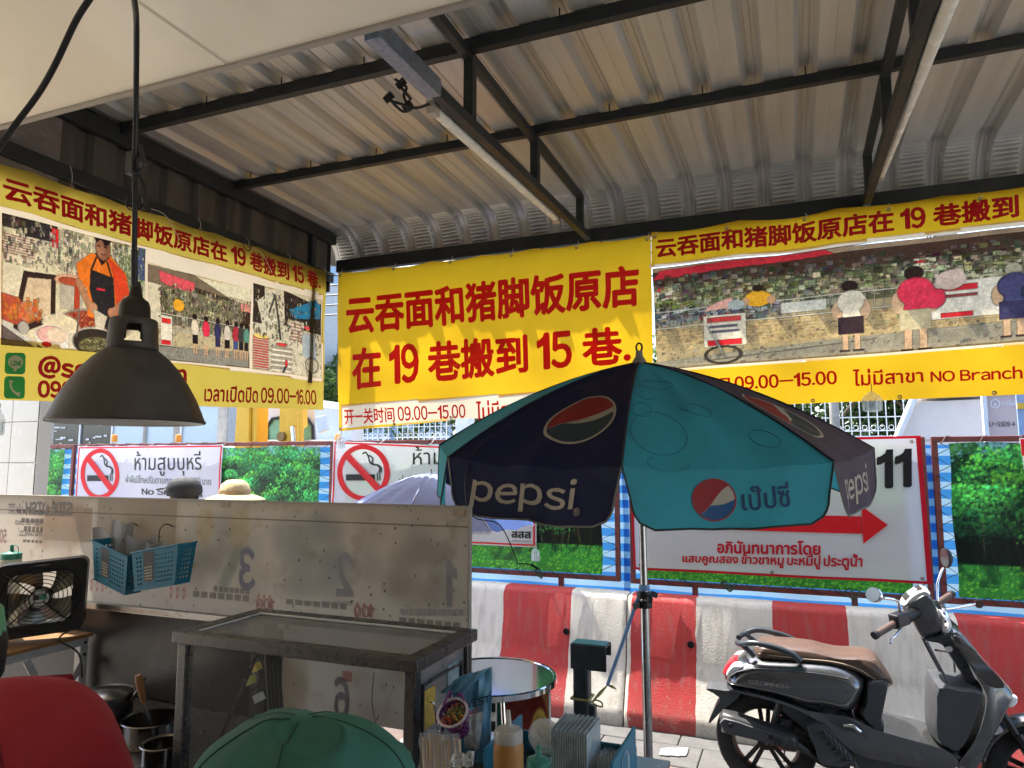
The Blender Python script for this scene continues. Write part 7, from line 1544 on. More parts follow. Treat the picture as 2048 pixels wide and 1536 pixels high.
mb = MB(); mb.tube([h0, h0.lerp(h1, .15), h0.lerp(h1, .5), h1], [.009, .012, .0125, .008], 12); mb.build('handle', mat('worn_wood', (.30, .14, .05), .5, var=.3), wk, smooth=60)
mb = MB()
for k in range(6):
    a = k*math.pi/6; d = (w1-h1); u = Vector((math.cos(a), math.sin(a), 0))*.016; mb.tube(smooth_poly([h1, h1+d*.4+u*.6, h1+d*.9+u, h1+d*1.05, h1+d*.9-u, h1+d*.4-u*.6, h1], 3, False), .0013, 5)
mb.build('wire_loops', M_ssp, wk)

# ---- things on and beside the right end of the cart
shf = thing('side_shelf', 'steel side shelf at the right end of the cart carrying bottles and cups', 'shelf', (-.6, 1.6, 0))
mb = MB(); mb.box(-.855, -.33, 1.20, 1.92, .925, .94); mb.build('shelf_board', M_ssd, shf, bevel=.003)
for x in (-.83, -.36):
    for y in (1.23, 1.89): mb = MB(); mb.box(x-.012, x+.012, y-.012, y+.012, 0, .925); mb.build('leg', M_ssd, shf)
SZ = .9405
# orange juice squeeze bottle
bx_ = P(1017, 1480, Y=1.50); sb = thing('squeeze_bottle', 'squeeze bottle of orange sauce with a clear nozzle cap', 'bottle', (bx_.x, 1.50, SZ))
M_juice = mat('orange_sauce', (.55, .30, .10), .35, trmix=.4, var=.08)
r_ = .033; ht = P(1017, 1443, Y=1.50).z-SZ-.02
mb = MB(); mb.lathe([(0, 0), (r_, .002), (r_, ht*.80), (r_*.97, ht*.86), (r_*.9, ht*.90), (0, ht*.9)], (bx_.x, 1.50, SZ), 32); mb.build('bottle_body', M_juice, sb, smooth=40)
M_milk = mat('milky_plastic', (.55, .52, .46), .3, trmix=.4)
mb = MB(); mb.lathe([(r_*.95, ht*.885), (r_*.96, ht*.99), (r_*.85, ht*1.03), (r_*.3, ht*1.06), (r_*.22, ht*1.08), (r_*.12, ht*1.25), (0, ht*1.26)], (bx_.x, 1.50, SZ), 32); mb.build('nozzle_cap', M_milk, sb, smooth=40)
# purple basket of rubber bands hanging on the hook
pb = thing('purple_basket', 'small purple round basket of rubber bands hanging on the glass case', 'basket', (-.80, 1.60, 1.06)); pc = P(905, 1425, Y=1.52)
M_pur = mat('purple_plastic', (.17, .04, .17), .4, trmix=.2); tl_ = Matrix.Rotation(R(-52), 4, 'X') @ Matrix.Rotation(0, 4, 'Z')
def PB(v): q = Matrix.Rotation(R(40), 3, 'X') @ Vector(v); return pc+q
mb = MB(); k = 26
for j in range(6):
    r0_, z0_, r1_, z1_ = .034-.003*j*.8, -.012*j, .034-.003*(j+1)*.8, -.012*(j+1)
    for i in range(k):
        if (i+j) % 2 and j: continue
        a, b = 2*math.pi*i/k, 2*math.pi*(i+1.25)/k; mb.add([PB((r0_*math.cos(a), r0_*math.sin(a), z0_)), PB((r0_*math.cos(b), r0_*math.sin(b), z0_)), PB((r1_*math.cos(b), r1_*math.sin(b), z1_)), PB((r1_*math.cos(a), r1_*math.sin(a), z1_))], [(0, 1, 2, 3)])
mb.add([PB((.02*math.cos(2*math.pi*i/k), .02*math.sin(2*math.pi*i/k), -.072)) for i in range(k)], [tuple(range(k))]); mb.build('basket_wall', M_pur, pb, solid=.0015)
mb = MB(); mb.tube([PB((.035*math.cos(a), .035*math.sin(a), 0)) for a in np.linspace(0, 6.283, 33)[:-1]], .0032, 8, closed=True); mb.build('rim', mat('pale_rim', (.45, .36, .36), .4), pb, smooth=60)
mb = MB(); mb.tube(smooth_poly([PB((-.03, .015, 0)), pc+Vector((-.02, .03, .035)), hk+Vector((.030, -.005, -.05))], 4, False), .003, 6); mb.tube(smooth_poly([PB((.02, .03, 0)), pc+Vector((.0, .03, .03)), hk+Vector((.030, -.005, -.05))], 4, False), .003, 6); mb.build('handle', M_pur, pb)
r = random.Random(3); bc = [mat('band_'+n_, c_, .6) for n_, c_ in (('red', (.40, .04, .03)), ('orange', (.45, .16, .04)), ('yellow', (.50, .33, .06)), ('green', (.05, .15, .06)), ('dark', (.08, .03, .05)))]
mb = MB()
for i in range(70):
    mb.cur = i % 5; a, b = r.random()*6.28, r.random()*.024; q = Vector((b*math.cos(a), b*math.sin(a), -.018+.016*r.random())); t_ = r.random()*6.28; L_ = .008+.009*r.random()
    mb.tube([PB(q+Vector((L_*math.cos(s_)*math.cos(t_)-L_*.45*math.sin(s_)*math.sin(t_), L_*math.cos(s_)*math.sin(t_)+L_*.45*math.sin(s_)*math.cos(t_), .004*math.sin(s_*2)))) for s_ in np.linspace(0, 6.283, 9)[:-1]], .0010, 4, closed=True)
me_ = mb.build('rubber_bands', bc, None); tag(me_, 'heap of coloured rubber bands inside the purple basket', 'rubber bands'); me_['kind'] = 'stuff'
# blue plastic bag pack
bg_ = thing('plastic_bag_pack', 'blue and clear pack of shopping bags hanging right of the glass case', 'bag', (-.74, 1.72, 1.0)); M_bagb = mat('blue_film', (.22, .46, .60), .25, trmix=.5, var=.2, scale=12, bump=.5, bumpscale=20); M_bagc = mat('clear_film', (.62, .63, .62), .15, trmix=.5, var=.15, scale=20, bump=.6, bumpscale=25)
def film(name, quad, m, amp, seed, parent, nx=16, ny=26):
    r_ = random.Random(seed); ph = [r_.random()*6 for _ in range(6)]; A, B, C_, D = quad; mb = MB()
    def fn(s, t):
        p = A.lerp(B, s).lerp(D.lerp(C_, s), t); w_ = amp*(math.sin(s*15+ph[0]+t*3)+.6*math.sin(s*31+ph[1]-t*7)+.5*math.sin(t*23+ph[2]+s*6)); return p+Vector((.3*w_, -w_, .25*w_*math.sin(s*9+ph[3])))
    mb.grid(fn, nx, ny); return mb.build(name, m, parent, smooth=60, solid=.0012)
film('blue_bag', (P(905, 1530, Y=1.70), P(980, 1530, Y=1.72), P(984, 1333, Y=1.74), P(905, 1362, Y=1.72)), M_bagb, .006, 1, bg_)
film('blue_fold', (P(880, 1385, Y=1.685), P(925, 1390, Y=1.69), P(975, 1338, Y=1.71), P(925, 1350, Y=1.70)), M_bagb, .004, 2, bg_, 8, 8)
film('clear_bag', (P(930, 1495, Y=1.655), P(958, 1500, Y=1.66), P(966, 1425, Y=1.67), P(928, 1430, Y=1.66)), M_bagc, .004, 3, bg_, 10, 14)
q = [(P(x, y, Y=1.668)) for x, y in ((932, 1418), (980, 1404), (932, 1402), (980, 1390))]
lettering("JUMBO", lambda s, t: tuple(q[0].lerp(q[1], s).lerp(q[2].lerp(q[3], s), t)), M_sblk, bg_, .01, 26) if False else lettering("VEST", lambda s, t: tuple(q[0].lerp(q[1], s).lerp(q[2].lerp(q[3], s), t)), M_sblk, bg_, .01, 26)
q2 = [(P(x, y, Y=1.668)) for x, y in ((936, 1430), (955, 1425), (936, 1420), (955, 1415))]; lettering("No.1", lambda s, t: tuple(q2[0].lerp(q2[1], s).lerp(q2[2].lerp(q2[3], s), t)), M_sred, bg_, .01, 22)
# small film packets and wrapped chopsticks
M_stick = mat('chopstick_wood', (.48, .34, .20), .6)
for k, (px, tp, n_) in enumerate(((850, 1468, 2), (872, 1462, 4), (893, 1472, 2), (914, 1470, 2))):
    t = thing('chopstick_pack', ['film wrapped chopsticks, leftmost of the four bundles', 'thickest bundle of film wrapped chopsticks under the purple basket', 'thin bundle of chopsticks left of the rightmost one', 'rightmost bundle of film wrapped chopsticks beside the blue bag'][k], 'chopsticks', P(px, 1536, Y=1.42), 'wrapped chopsticks'); rr_ = random.Random(k)
    top_ = P(px, tp+8, Y=1.42); bot = Vector((top_.x+.004, top_.y+.01, SZ))
    for i in range(n_):
        dx = (i-(n_-1)/2)*.009; mb = MB(); mb.tube([bot+Vector((dx, rr_.uniform(-.004, .004), 0)), top_+Vector((dx*1.1, 0, 0))], [.0026, .0036], 8); mb.build('chopstick', M_stick, t, smooth=60)
    mb = MB(); wv = .008+.0055*n_; mb.grid(lambda s, t_: (top_.x+(s-.5)*wv*(1 if t_ < .8 else 1.25)+.002*math.sin(t_*20), top_.y-.008+.005*math.sin(s*8+t_*9), SZ+(top_.z+.014-SZ)*t_), 6, 14); mb.build('wrapper_film', mat('wrap_film', (.62, .60, .56), .2, alpha=.30, trmix=0), t, smooth=60)
# brown carton edge
mb = MB(); a = P(805, 1530, Y=1.30); mb.bar((a.x-.03, 1.26, .93), (a.x+.06, 1.44, 1.005), .10, .004); tag(mb.build('carton_flap', mat('carton', (.26, .18, .11), .8)), 'brown carton flap below the front corner of the glass case', 'carton')
# film packet in front
film_o = film('film_packet', (P(898, 1534, Y=1.36), P(945, 1534, Y=1.36), P(950, 1502, Y=1.38), P(905, 1508, Y=1.38)), M_bagc, .004, 9, None, 12, 10); tag(film_o, 'crumpled clear film packet beneath the blue bag pack', 'packet')
# blue rack, cup lids, clear cups, green squeeze bottle
rk = thing('blue_rack', 'blue plastic rack behind the clear cups and lids', 'rack', (-.5, 1.80, SZ)); M_brk = mat('blue_rack_plastic', (.025, .16, .24), .4)
a, b = P(1040, 1480, Y=1.84), P(1272, 1480, Y=1.84)
for bx in ((a.x, b.x, 1.84, 1.848, SZ, P(1200, 1484, Y=1.84).z), (b.x-.008, b.x, 1.60, 1.84, SZ, SZ+.10), (a.x, a.x+.008, 1.60, 1.84, SZ, SZ+.09)):
    mb = MB(); mb.box(*bx); mb.build('rack_side', M_brk, rk, bevel=.002)
M_clr = mat('clear_plastic', (.72, .76, .77), .08, alpha=.34, spec=.7, var=.03)
cu = thing('lid_stack', 'stack of clear flat lids standing on edge left of the clear cups', 'lids', (-.5, 1.7, SZ))
for k in range(16):
    x_ = P(1122+k*4.6, 1500, Y=1.70).x; mb = MB(); mb.box(x_, x_+.0022, 1.62, 1.74, SZ, P(1160, 1466, Y=1.62).z-.002*(k % 2)); mb.build('lid', mat('frosted_lid', (.45, .50, .51), .25, alpha=.75), cu, bevel=.0008)
cs = thing('cup_stack', 'nested clear plastic cups lying in the blue rack', 'cups', (-.4, 1.7, SZ))
for k in range(8):
    x_ = P(1196+k*6, 1500, Y=1.72).x; mb = MB(); mb.lathe([(.030, 0), (.036, .012), (.040, .018), (.042, .018)], (x_, 1.71, SZ+.045), 24, 'X', ellip=(1, 1)); mb.build('cup', M_clr, cs, smooth=60, solid=.0008)
bwl = thing('clear_container', 'clear round plastic container standing behind the green squeeze bottle', 'container', (-.55, 1.7, SZ)); c_ = P(1088, 1475, Y=1.66)
mb = MB(); mb.lathe([(0, -.012), (.030, -.010), (.040, .0), (.041, .010), (.036, .014), (.0, .016)], c_, 32, 'Y'); mb.build('container_body', M_clr, bwl, smooth=50, solid=.001)
gb_ = P(1077, 1520, Y=1.42); gs = thing('squeeze_bottle', 'small clear squeeze bottle with green nozzle in front of the clear cups', 'bottle', (gb_.x, 1.42, SZ)); M_grn = mat('green_plastic', (.06, .26, .20), .35, trmix=.3)
gt = P(1077, 1492, Y=1.42).z; mb = MB(); mb.lathe([(0, 0), (.026, .001), (.026, gt-SZ-.045), (.022, gt-SZ-.038)], (gb_.x, 1.42, SZ), 24); mb.build('bottle_body', M_clr, gs, smooth=50)
mb = MB(); mb.lathe([(.024, gt-SZ-.040), (.024, gt-SZ-.026), (.010, gt-SZ-.020), (.006, gt-SZ-.015), (.0055, gt-SZ), (0, gt-SZ+.001)], (gb_.x, 1.42, SZ), 24); mb.build('nozzle', M_grn, gs, smooth=50)
mb = MB(); mb.tube(smooth_poly([(gb_.x+.005, 1.415, gt-.003), (gb_.x+.025, 1.41, gt), (gb_.x+.034, 1.41, gt-.022), (gb_.x+.022, 1.415, gt-.04)], 5, False), .0012, 5); mb.build('cap_strap', M_grn, gs)
# left squeeze bottle with green cap above the fan
lb0 = P(30, 1112, Y=1.90); mb_t = thing('squeeze_bottle', 'squeeze bottle with green nozzle at the far left above the box fan', 'bottle', (lb0.x, 1.90, tz))
mb = MB(); mb.lathe([(.0, tz-lb0.z+.001), (.036, tz-lb0.z+.001), (.037, -.02), (.034, -.005)], (lb0.x-.022, 1.90, lb0.z), 24); mb.build('bottle_body', mat('cloudy_bottle', (.40, .40, .33), .3, trmix=.3, alpha=.8), mb_t, smooth=50)
mb = MB(); mb.lathe([(.037, -.012), (.036, .010), (.014, .016), (.007, .022), (.006, .042), (0, .043)], (lb0.x-.022, 1.90, lb0.z), 24); mb.build('nozzle', M_grn, mb_t, smooth=50)
mb = MB(); c_ = Vector((lb0.x-.022, 1.90, lb0.z)); mb.tube(smooth_poly([c_+Vector((.004, 0, .038)), c_+Vector((.03, 0, .040)), c_+Vector((.040, 0, .015)), c_+Vector((.030, 0, -.006))], 5, False), .0015, 5); mb.build('cap_strap', M_grn, mb_t)

# water filled jugs hung under the banners
M_jug = mat('jug_plastic', (.80, .86, .88), .05, alpha=.30, spec=.9, var=.02); M_wat = mat('jug_water', (.72, .80, .84), .05, alpha=.35, spec=.8, var=.02)
def jug(c, s, label):
    t = thing('water_jug', label, 'jug', c, 'clear water jugs hung under the banners'); mb = MB(); mb.lathe([(0, -.082), (.026, -.082), (.032, -.075), (.033, -.02), (.028, -.004), (.012, .008), (.011, .016), (0, .017)], c, 20, 'Z', ellip=(s, s*.7)); mb.build('jug_body', M_jug, t, smooth=50)
    mb = MB(); mb.lathe([(0, -.079), (.029*s, -.077), (.030*s, -.03), (0, -.029)], c, 20, ellip=(1, .7)); mb.build('water', M_wat, t, smooth=50)
    for k in range(5):
        a = k*1.25; mb = MB(); mb.tube([Vector(c)+Vector((.0335*s*math.cos(a), .024*s*math.sin(a), -.02)), Vector(c)+Vector((.0335*s*math.cos(a), .024*s*math.sin(a), -.075))], .0012, 5); mb.build('moulded_rib', mat('jug_rib', (.6, .66, .7), .2), t)
    mb = MB(); mb.tube([Vector(c)+Vector((0, 0, .014)), Vector(c)+Vector((.003, 0, .035)), Vector(c)+Vector((0, -.01, .055))], .002, 5); mb.build('hanging_wire', mat('copper_wire', (.35, .14, .06), .4), t)
jc = P(1743, 790, Y=3.83); jug(jc, 1.35, 'clear water filled jug hanging below the right banner')
jc = P(682, 872, Y=3.83); jug(jc, .9, 'clear water filled jug hanging at the corner below the centre banner')
jc = P(1071, 1100, Y=5.04); jug(jc, 1.0, 'clear water filled jug hanging below the middle no smoking sign')
jc = P(-2, 828, X=-2.79); jug(jc, .8, 'clear water filled jug hanging under the left banner at the frame edge')

# ================================================================== PEOPLE
M_skin = mat('skin', (.42, .24, .16), .5, var=.06); M_hair = mat('black_hair', (.012, .010, .009), .5, var=.2, scale=60)
def skin_obj(name, pts, rad, edges, m, parent, sub=2):
    me = bpy.data.meshes.new(name); me.from_pydata([tuple(p) for p in pts], edges, []); me.materials.append(m)
    o = link(name, me, parent); md = o.modifiers.new('skin', 'SKIN'); md.use_smooth_shade = True
    sv = me.skin_vertices[0].data if me.skin_vertices else None
    if sv is None:
        bm = bmesh.new(); bm.from_mesh(me); bm.verts.layers.skin.verify(); bm.to_mesh(me); bm.free(); sv = me.skin_vertices[0].data
    for i, r_ in enumerate(rad): sv[i].radius = (r_, r_) if not isinstance(r_, tuple) else r_; sv[i].use_root = (i == 0)
    md2 = o.modifiers.new('sub', 'SUBSURF'); md2.levels = sub; md2.render_levels = sub; return o
def person(label, loc, face, H, shirt, legs, lean=0.0, hair=True, spine=None, head=None):
    """face: heading angle (direction looked at); H: height"""
    k = H/1.70; root = thing('person', label, 'person', loc); L_ = Vector(loc); f = Vector((math.cos(face), math.sin(face), 0)); s = Vector((-f.y, f.x, 0))
    def Q(a, b, z): zz = z*k; ln = lean*max(0, zz-.95*k); return L_+f*(a*k+ln)+s*(b*k)+Vector((0, 0, zz))
    pts = [Q(0, 0, .95), Q(.0, 0, 1.10), Q(-.01, 0, 1.28), Q(0, 0, 1.42), Q(.01, 0, 1.50), Q(.03, 0, 1.58), Q(.03, 0, 1.66)]
    if spine: pts = [Vector(p) for p in spine]+[Vector(spine[-1]).lerp(head, .45), Vector(spine[-1]).lerp(head, .8), Vector(head)]
    ar = (pts[2]-Q(-.01, 0, 1.28)) if spine else Vector((0, 0, 0)); rad = [(.135*k, .115*k), (.125*k, .10*k), (.145*k, .11*k), (.075*k, .07*k), .050*k, .080*k, .070*k]
    E_ = [(0, 1), (1, 2), (2, 3), (3, 4), (4, 5), (5, 6)]
    for sg in (-1, 1):
        b = len(pts); pts += [Q(0, sg*.18, 1.38)+ar, Q(-.02, sg*.23, 1.12)+ar, Q(.10, sg*.22, .92)+ar, Q(.16, sg*.20, .84)+ar]; rad += [.058*k, .045*k, .034*k, .030*k]; E_ += [(2, b), (b, b+1), (b+1, b+2), (b+2, b+3)]
        b = len(pts); pts += [Q(0, sg*.09, .88), Q(.02, sg*.10, .50), Q(-.02, sg*.10, .09), Q(.13, sg*.11, .035)]; rad += [.085*k, .058*k, .038*k, .032*k]; E_ += [(0, b), (b, b+1), (b+1, b+2), (b+2, b+3)]
    body = skin_obj('body', pts, rad, E_, M_skin, root)
    sp = [Q(0, 0, .93), Q(0, 0, 1.10), Q(-.01, 0, 1.28), Q(0, 0, 1.40), Q(0, 0, 1.455)]
    if spine: sp = pts[:4]+[pts[3].lerp(pts[4], .4)]
    sr = [(.155*k, .135*k), (.150*k, .125*k), (.165*k, .130*k), (.105*k, .085*k), (.065*k, .06*k)]; se = [(0, 1), (1, 2), (2, 3), (3, 4)]
    for sg in (-1, 1):
        b = len(sp); sp += [Q(0, sg*.185, 1.385)+ar, Q(-.02, sg*.235, 1.14)+ar]; sr += [.078*k, .068*k]; se += [(2, b), (b, b+1)]
    skin_obj('shirt', sp, sr, se, shirt, root)
    tp = [Q(0, 0, .98)]; trd = [(.150*k, .128*k)]; te = []
    for sg in (-1, 1): b = len(tp); tp += [Q(0, sg*.09, .86), Q(.02, sg*.10, .50), Q(-.02, sg*.10, .12)]; trd += [.098*k, .072*k, .055*k]; te += [(0, b), (b, b+1), (b+1, b+2)]
    skin_obj('trousers', tp, trd, te, legs, root)
    for sg in (-1, 1):
        hb_ = Q(.16, sg*.20, .84)+ar
        for i in range(5):
            a = (i-2)*.016*k; ln = [.045, .060, .065, .058, .045][i]*k if i else .045*k; p0_ = hb_+f*.015+s*a*(1 if i else 1.6); mb = MB(); mb.tube([p0_, p0_+f*ln*.5+Vector((0, 0, -.012)), p0_+f*ln*.75+Vector((0, 0, -.04*k))], [.010*k, .009*k, .007*k], 8); mb.build('finger', M_skin, root, smooth=60)
        mb = MB(); c_ = Q(.09, sg*.11, .03); mb.lathe([(0, -.03*k), (.05*k, -.03*k), (.052*k, -.01*k), (.04*k, .02*k), (0, .03*k)], c_, 16, ellip=(1.0+1.0*abs(f.x), 1.0+1.0*abs(f.y))); mb.build('shoe', M_blk, root, smooth=60)
    hc = Q(.03, 0, 1.615) if head is None else Vector(head)
    mb = MB(); mb.lathe([(0, .118*k), (.045*k, .110*k), (.078*k, .075*k), (.092*k, .03*k), (.090*k, -.02*k), (.072*k, -.075*k), (.045*k, -.105*k), (0, -.115*k)], hc, 28); mb.build('head', M_skin, root, smooth=80)
    if hair:
        mb = MB(); mb.lathe([(0, .126*k), (.05*k, .118*k), (.085*k, .08*k), (.099*k, .03*k), (.096*k, -.03*k), (.080*k, -.07*k)], hc-f*.014*k, 28); mb.build('hair', M_hair, root, smooth=80)
    mb = MB(); mb.tube([hc+f*.086*k+Vector((0, 0, .02*k)), hc+f*.112*k+Vector((0, 0, -.02*k)), hc+f*.085*k+Vector((0, 0, -.032*k))], [.008*k, .013*k, .010*k], 8); mb.build('nose', M_skin, root, smooth=80)
    for sg in (-1, 1):
        mb = MB(); mb.lathe([(0, -.007*k), (.012*k, 0), (0, .007*k)], hc+f*.086*k+s*sg*.032*k+Vector((0, 0, .022*k)), 10); mb.build('eye', M_blk, root, smooth=80)
        mb = MB(); mb.lathe([(0, -.03*k), (.012*k, -.012*k), (.015*k, .012*k), (0, .03*k)], hc+s*sg*.094*k, 10); mb.build('ear', M_skin, root, smooth=80)
    mb = MB(); mb.tube([hc+f*.082*k+s*.022*k+Vector((0, 0, -.058*k)), hc+f*.090*k+Vector((0, 0, -.060*k)), hc+f*.082*k-s*.022*k+Vector((0, 0, -.058*k))], .005*k, 6); mb.build('mouth', mat('lips', (.30, .10, .08), .5), root, smooth=80)
    return root, hc, f, s, k
M_redsh = mat('red_cotton', (.30, .010, .014), .85, var=.12, scale=10, bump=.3, bumpscale=300)
M_dkt = mat('dark_trousers', (.02, .022, .03), .8); M_wsh = mat('white_cotton', (.6, .6, .58), .8); M_gry = mat('grey_cotton', (.2, .2, .22), .8)
M_plaid = mat('plaid_cloth', (.10, .14, .11), .85)
nd = M_plaid.node_tree; tcn = nd.nodes.new('ShaderNodeTexCoord'); ck = nd.nodes.new('ShaderNodeTexChecker'); ck.inputs['Scale'].default_value = 60; nd.links.new(tcn.outputs['Object'], ck.inputs[0]); ck.inputs[1].default_value = (.03, .06, .04, 1); ck.inputs[2].default_value = (.30, .30, .24, 1); nd.links.new(ck.outputs[0], nd.nodes['Principled BSDF'].inputs['Base Color'])

# cook in the red shirt (left foreground)

def LD_(px, py, d):
    v = (fwd*F_PX+rgt*(px-1024)-upv*(py-768))*(d/F_PX); return Vector((v[0], v[1], EYE+v[2]))
left_dir = math.atan2(-rgt[1], -rgt[0]); away = math.atan2(fwd[1], fwd[0])
hip = LD_(120, 2100, 1.0); chest = LD_(-50, 1680, 1.0); waist = LD_(30, 1860, 1.0); nb = LD_(-190, 1560, 1.08); hd = LD_(-128, 1325, 1.32)
pr1, hc1, f1_, s1v, k1 = person('cook in a red shirt bending at the lower left corner', (hip.x, hip.y, 0), left_dir+.35, 1.66, M_redsh, M_dkt, spine=[(hip.x, hip.y, .93), waist, chest, nb], head=hd)
M_cap = mat('green_cap_cloth', (.026, .115, .078), .85, var=.22, scale=9, bump=.12, bumpscale=400); M_capl = mat('light_green_cap_cloth', (.13, .30, .15), .85, var=.1)
mb = MB(); mb.lathe([(0, .135), (.06, .128), (.098, .09), (.108, .03), (.106, -.01), (.100, -.015)], hc1, 32); cp1 = mb.build('cap', M_capl, pr1, smooth=80)
bc_ = LD_(-28, 1362, 1.0); ur = Vector(rgt); uf_ = Vector((fwd[0], fwd[1], 0)).normalized()
BPR = smooth_poly([(.004, 0, 0), (.06, -.004, 0), (.12, -.022, 0), (.165, -.060, 0), (.192, -.11, 0), (.212, -.175, 0), (.222, -.26, 0), (.222, -.42, 0), (.20, -.60, 0)], 3, False)
def back_pt(a, j, off=0.0):
    p = BPR[j]; w_ = 1+.020*math.sin(a*5+j*.25)*min(1, j/8)+.030*(1-abs(math.sin(a*4-j*.28)))**3*min(1, j/6)
    return bc_+ur*((p.x*w_+off)*math.cos(a))+uf_*((p.x*w_*.72+off)*math.sin(a))+Vector((0, 0, p.y+.010*math.sin(a*2+1)*min(1, j/6)))
mb = MB(); nb_ = 48; mb.add([back_pt(2*math.pi*i/nb_, j) for j in range(len(BPR)) for i in range(nb_)], [(j*nb_+i, j*nb_+(i+1) % nb_, (j+1)*nb_+(i+1) % nb_, (j+1)*nb_+i) for j in range(len(BPR)-1) for i in range(nb_)]+[tuple(range(nb_))]); mb.build('shirt_back', M_redsh, pr1, smooth=80)
for a_ in (-1.05, -2.4):
    mb = MB(); mb.tube([back_pt(a_+.012*j, j, .0006) for j in range(1, 22)], .0013, 5); mb.build('shirt_seam', mat('dark_red_thread', (.16, .006, .008), .8), pr1, smooth=80)
mb = MB(); mb.grid(lambda s, t: back_pt(-1.72+.16*s+.30*t, int(3+t*20), .005), 3, 20); mb.build('apron_strap', M_plaid, pr1, smooth=60, solid=.003)
# cook in the green hat (bottom centre)
top2 = LD_(592, 1452, .86); H2 = top2.z-.085
pr2, hc2, f2_, s2v, k2 = person('cook in a green cloth hat at the bottom centre, seen from behind', (top2.x, top2.y, 0), away, H2, M_gry, M_dkt, hair=False)
mb = MB(); n = 110; vs = []; prof = [(v.x, v.y) for v in smooth_poly([(.006, .002, 0), (.045, -.003, 0), (.080, -.016, 0), (.110, -.038, 0), (.128, -.066, 0), (.138, -.098, 0), (.146, -.125, 0), (.165, -.160, 0)], 4, False)]
cc = Vector((hc2.x, hc2.y, top2.z))
for j, (r_, z_) in enumerate(prof):
    for i in range(n):
        a = 2*math.pi*i/n; q_ = j/28; fo = (1-abs(math.sin(4.5*q_+1.3*math.sin(a-.6)+.35*math.sin(a*3))))**3; w_ = 1+.020*math.sin(a*3+q_*2)*min(1, q_*3)+.030*fo*min(1, q_*2.5); zz = z_+.008*math.sin(a*2+.8)*(r_/.13)+.013*fo*min(1, q_*4)-.004*math.sin(a*4+q_*5)*q_
        vs.append((cc.x+r_*w_*math.cos(a)*1.03, cc.y+r_*w_*math.sin(a), cc.z+zz))
mb.add(vs, [(j*n+i, j*n+(i+1) % n, (j+1)*n+(i+1) % n, (j+1)*n+i) for j in range(len(prof)-1) for i in range(n)]+[tuple(range(n))]); hat = mb.build('hat', M_cap, pr2, smooth=80)
for k, (zz, rr_) in enumerate(()):
    mb = MB(); a0 = away+math.pi-1.25; pts = []
    for i in range(19):
        a = a0+2.3*i/18; pts.append((cc.x+rr_*1.02*math.cos(a)*1.03, cc.y+rr_*1.02*math.sin(a), cc.z+zz+.010*math.sin(a*2+.8)+.010*math.sin(i*.42+k*1.7)))
    mb.tube(pts, [.0015+.0035*math.sin(math.pi*i/18) for i in range(19)], 6); mb.build('hat_fold', M_capl if k == 0 else M_cap, hat, smooth=80)
for a_ in (0.3, 1.55, 2.9, 4.0, 5.1):
    i_ = int(a_/(2*math.pi)*110); mb = MB(); mb.tube([Vector(vs[j*110+i_])+(Vector(vs[j*110+i_])-cc).normalized()*.0006 for j in range(1, len(prof))], .0014, 5); mb.build('hat_seam', mat('dark_green_thread', (.010, .045, .03), .8), hat, smooth=80)
mb = MB(); mb.tube([Vector(vs[19*110+i]) for i in range(110)], .0022, 5, closed=True); mb.build('brim_stitching', MATS['dark_green_thread'], hat, smooth=80)
# two customers beyond the cart and the blue umbrella
c3 = P(372, 985, Y=3.7); pr3, hc3, *_ = person('passer by in a black flat cap beyond the menu board', (c3.x, 3.7, 0), math.pi*.9, 1.54, M_wsh, M_dkt)
mb = MB(); mb.lathe([(0, .138), (.055, .132), (.090, .108), (.106, .070), (.108, .035), (.100, .01)], hc3, 28, ellip=(1.12, 1.05)); cb = mb.build('cap', mat('charcoal_leather_cap', (.022, .023, .026), .75, var=.3, scale=30), pr3, smooth=80)
mb = MB(); mb.lathe([(.09, .012), (.165, .0), (.16, -.008), (.09, .004)], hc3+Vector((-.02, -.0, .06)), 24, a0=math.pi-.9, a1=math.pi+.9); mb.build('peak', mat('pale_cap_peak', (.5, .5, .48), .6), cb, smooth=80)
c4 = P(462, 985, Y=3.7); pr4, hc4, *_ = person('passer by in a wide straw hat beyond the menu board', (c4.x, 3.7, 0), math.pi*.4, 1.515, M_wsh, M_dkt)
M_straw = mat('straw', (.62, .48, .24), .7, var=.12, scale=50, bump=.5, bumpscale=120)
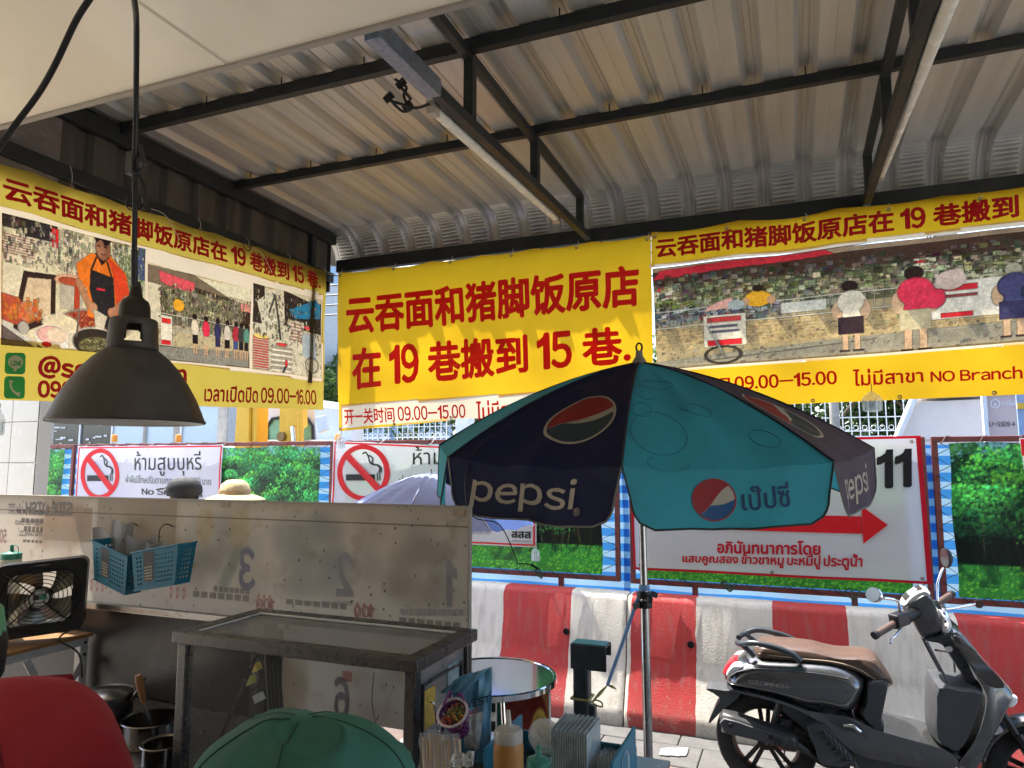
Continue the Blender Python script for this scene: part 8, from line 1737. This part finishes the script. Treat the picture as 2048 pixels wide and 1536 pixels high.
mb = MB(); mb.lathe([(0, .148), (.05, .144), (.085, .118), (.098, .075), (.102, .052), (.13, .042), (.165, .030), (.196, .016), (.196, .012)], hc4, 44); hs_ = mb.build('straw_hat', M_straw, pr4, smooth=80)
mb = MB(); mb.lathe([(.1035, .055), (.102, .078), (.1, .078)], hc4, 32); mb.build('hat_band', mat('woven_band', (.40, .28, .16), .7, var=.4, scale=90), hs_, smooth=80)
bu = thing('blue_umbrella', 'faded blue white umbrella open behind the menu board', 'umbrella', (-2.1, 3.9, 0)); M_bu = mat('lilac_blue_nylon', (.10, .17, .44), .5, var=.12, scale=4, trmix=.5, bump=.2, bumpscale=12); M_bul = mat('pale_nylon', (.34, .40, .60), .5, var=.1, trmix=.5, bump=.2, bumpscale=12)
uc = P(862, 948, Y=3.9); UR2 = .64; UHt = .30
for k in range(8):
    a0, a1 = k*math.pi/4+.25, (k+1)*math.pi/4+.25; mb = MB()
    def uf(s, t):
        a = a0+(a1-a0)*t; r_ = UR2*s*(1-.10*math.sin(math.pi*t)*s); return (uc.x+r_*math.cos(a), uc.y+r_*math.sin(a), uc.z-UHt*s**1.7-.012*math.sin(math.pi*t)*s+.006*math.sin(t*14+s*9))
    mb.grid(uf, 12, 8); mb.build('umbrella_panel', M_bul if k in (4, 5, 6) else M_bu, bu, smooth=80)
    mb = MB(); mb.tube([(uc.x+UR2*s*math.cos(a0), uc.y+UR2*s*math.sin(a0), uc.z-UHt*s**1.7-.006) for s in np.linspace(0, 1, 9)], .003, 5); mb.build('rib', M_chr, bu)
mb = MB(); mb.tube([(uc.x, uc.y, 0), (uc.x, uc.y, uc.z+.03)], .007, 8); mb.build('shaft', M_chr, bu)
mb = MB(); mb.lathe([(0, 0), (.18, 0), (.18, .04), (0, .06)], (uc.x, uc.y, 0), 20); mb.build('base', M_conc, bu)
# litter on the pavement by the pole
lt_ = film('plastic_scrap', (P(1318, 1510, Z=.01), P(1372, 1512, Z=.01), P(1378, 1494, Z=.012), P(1322, 1496, Z=.012)), M_bagc, .004, 5, None, 10, 8); tag(lt_, 'crumpled clear plastic scrap on the pavement by the parasol pole', 'litter')
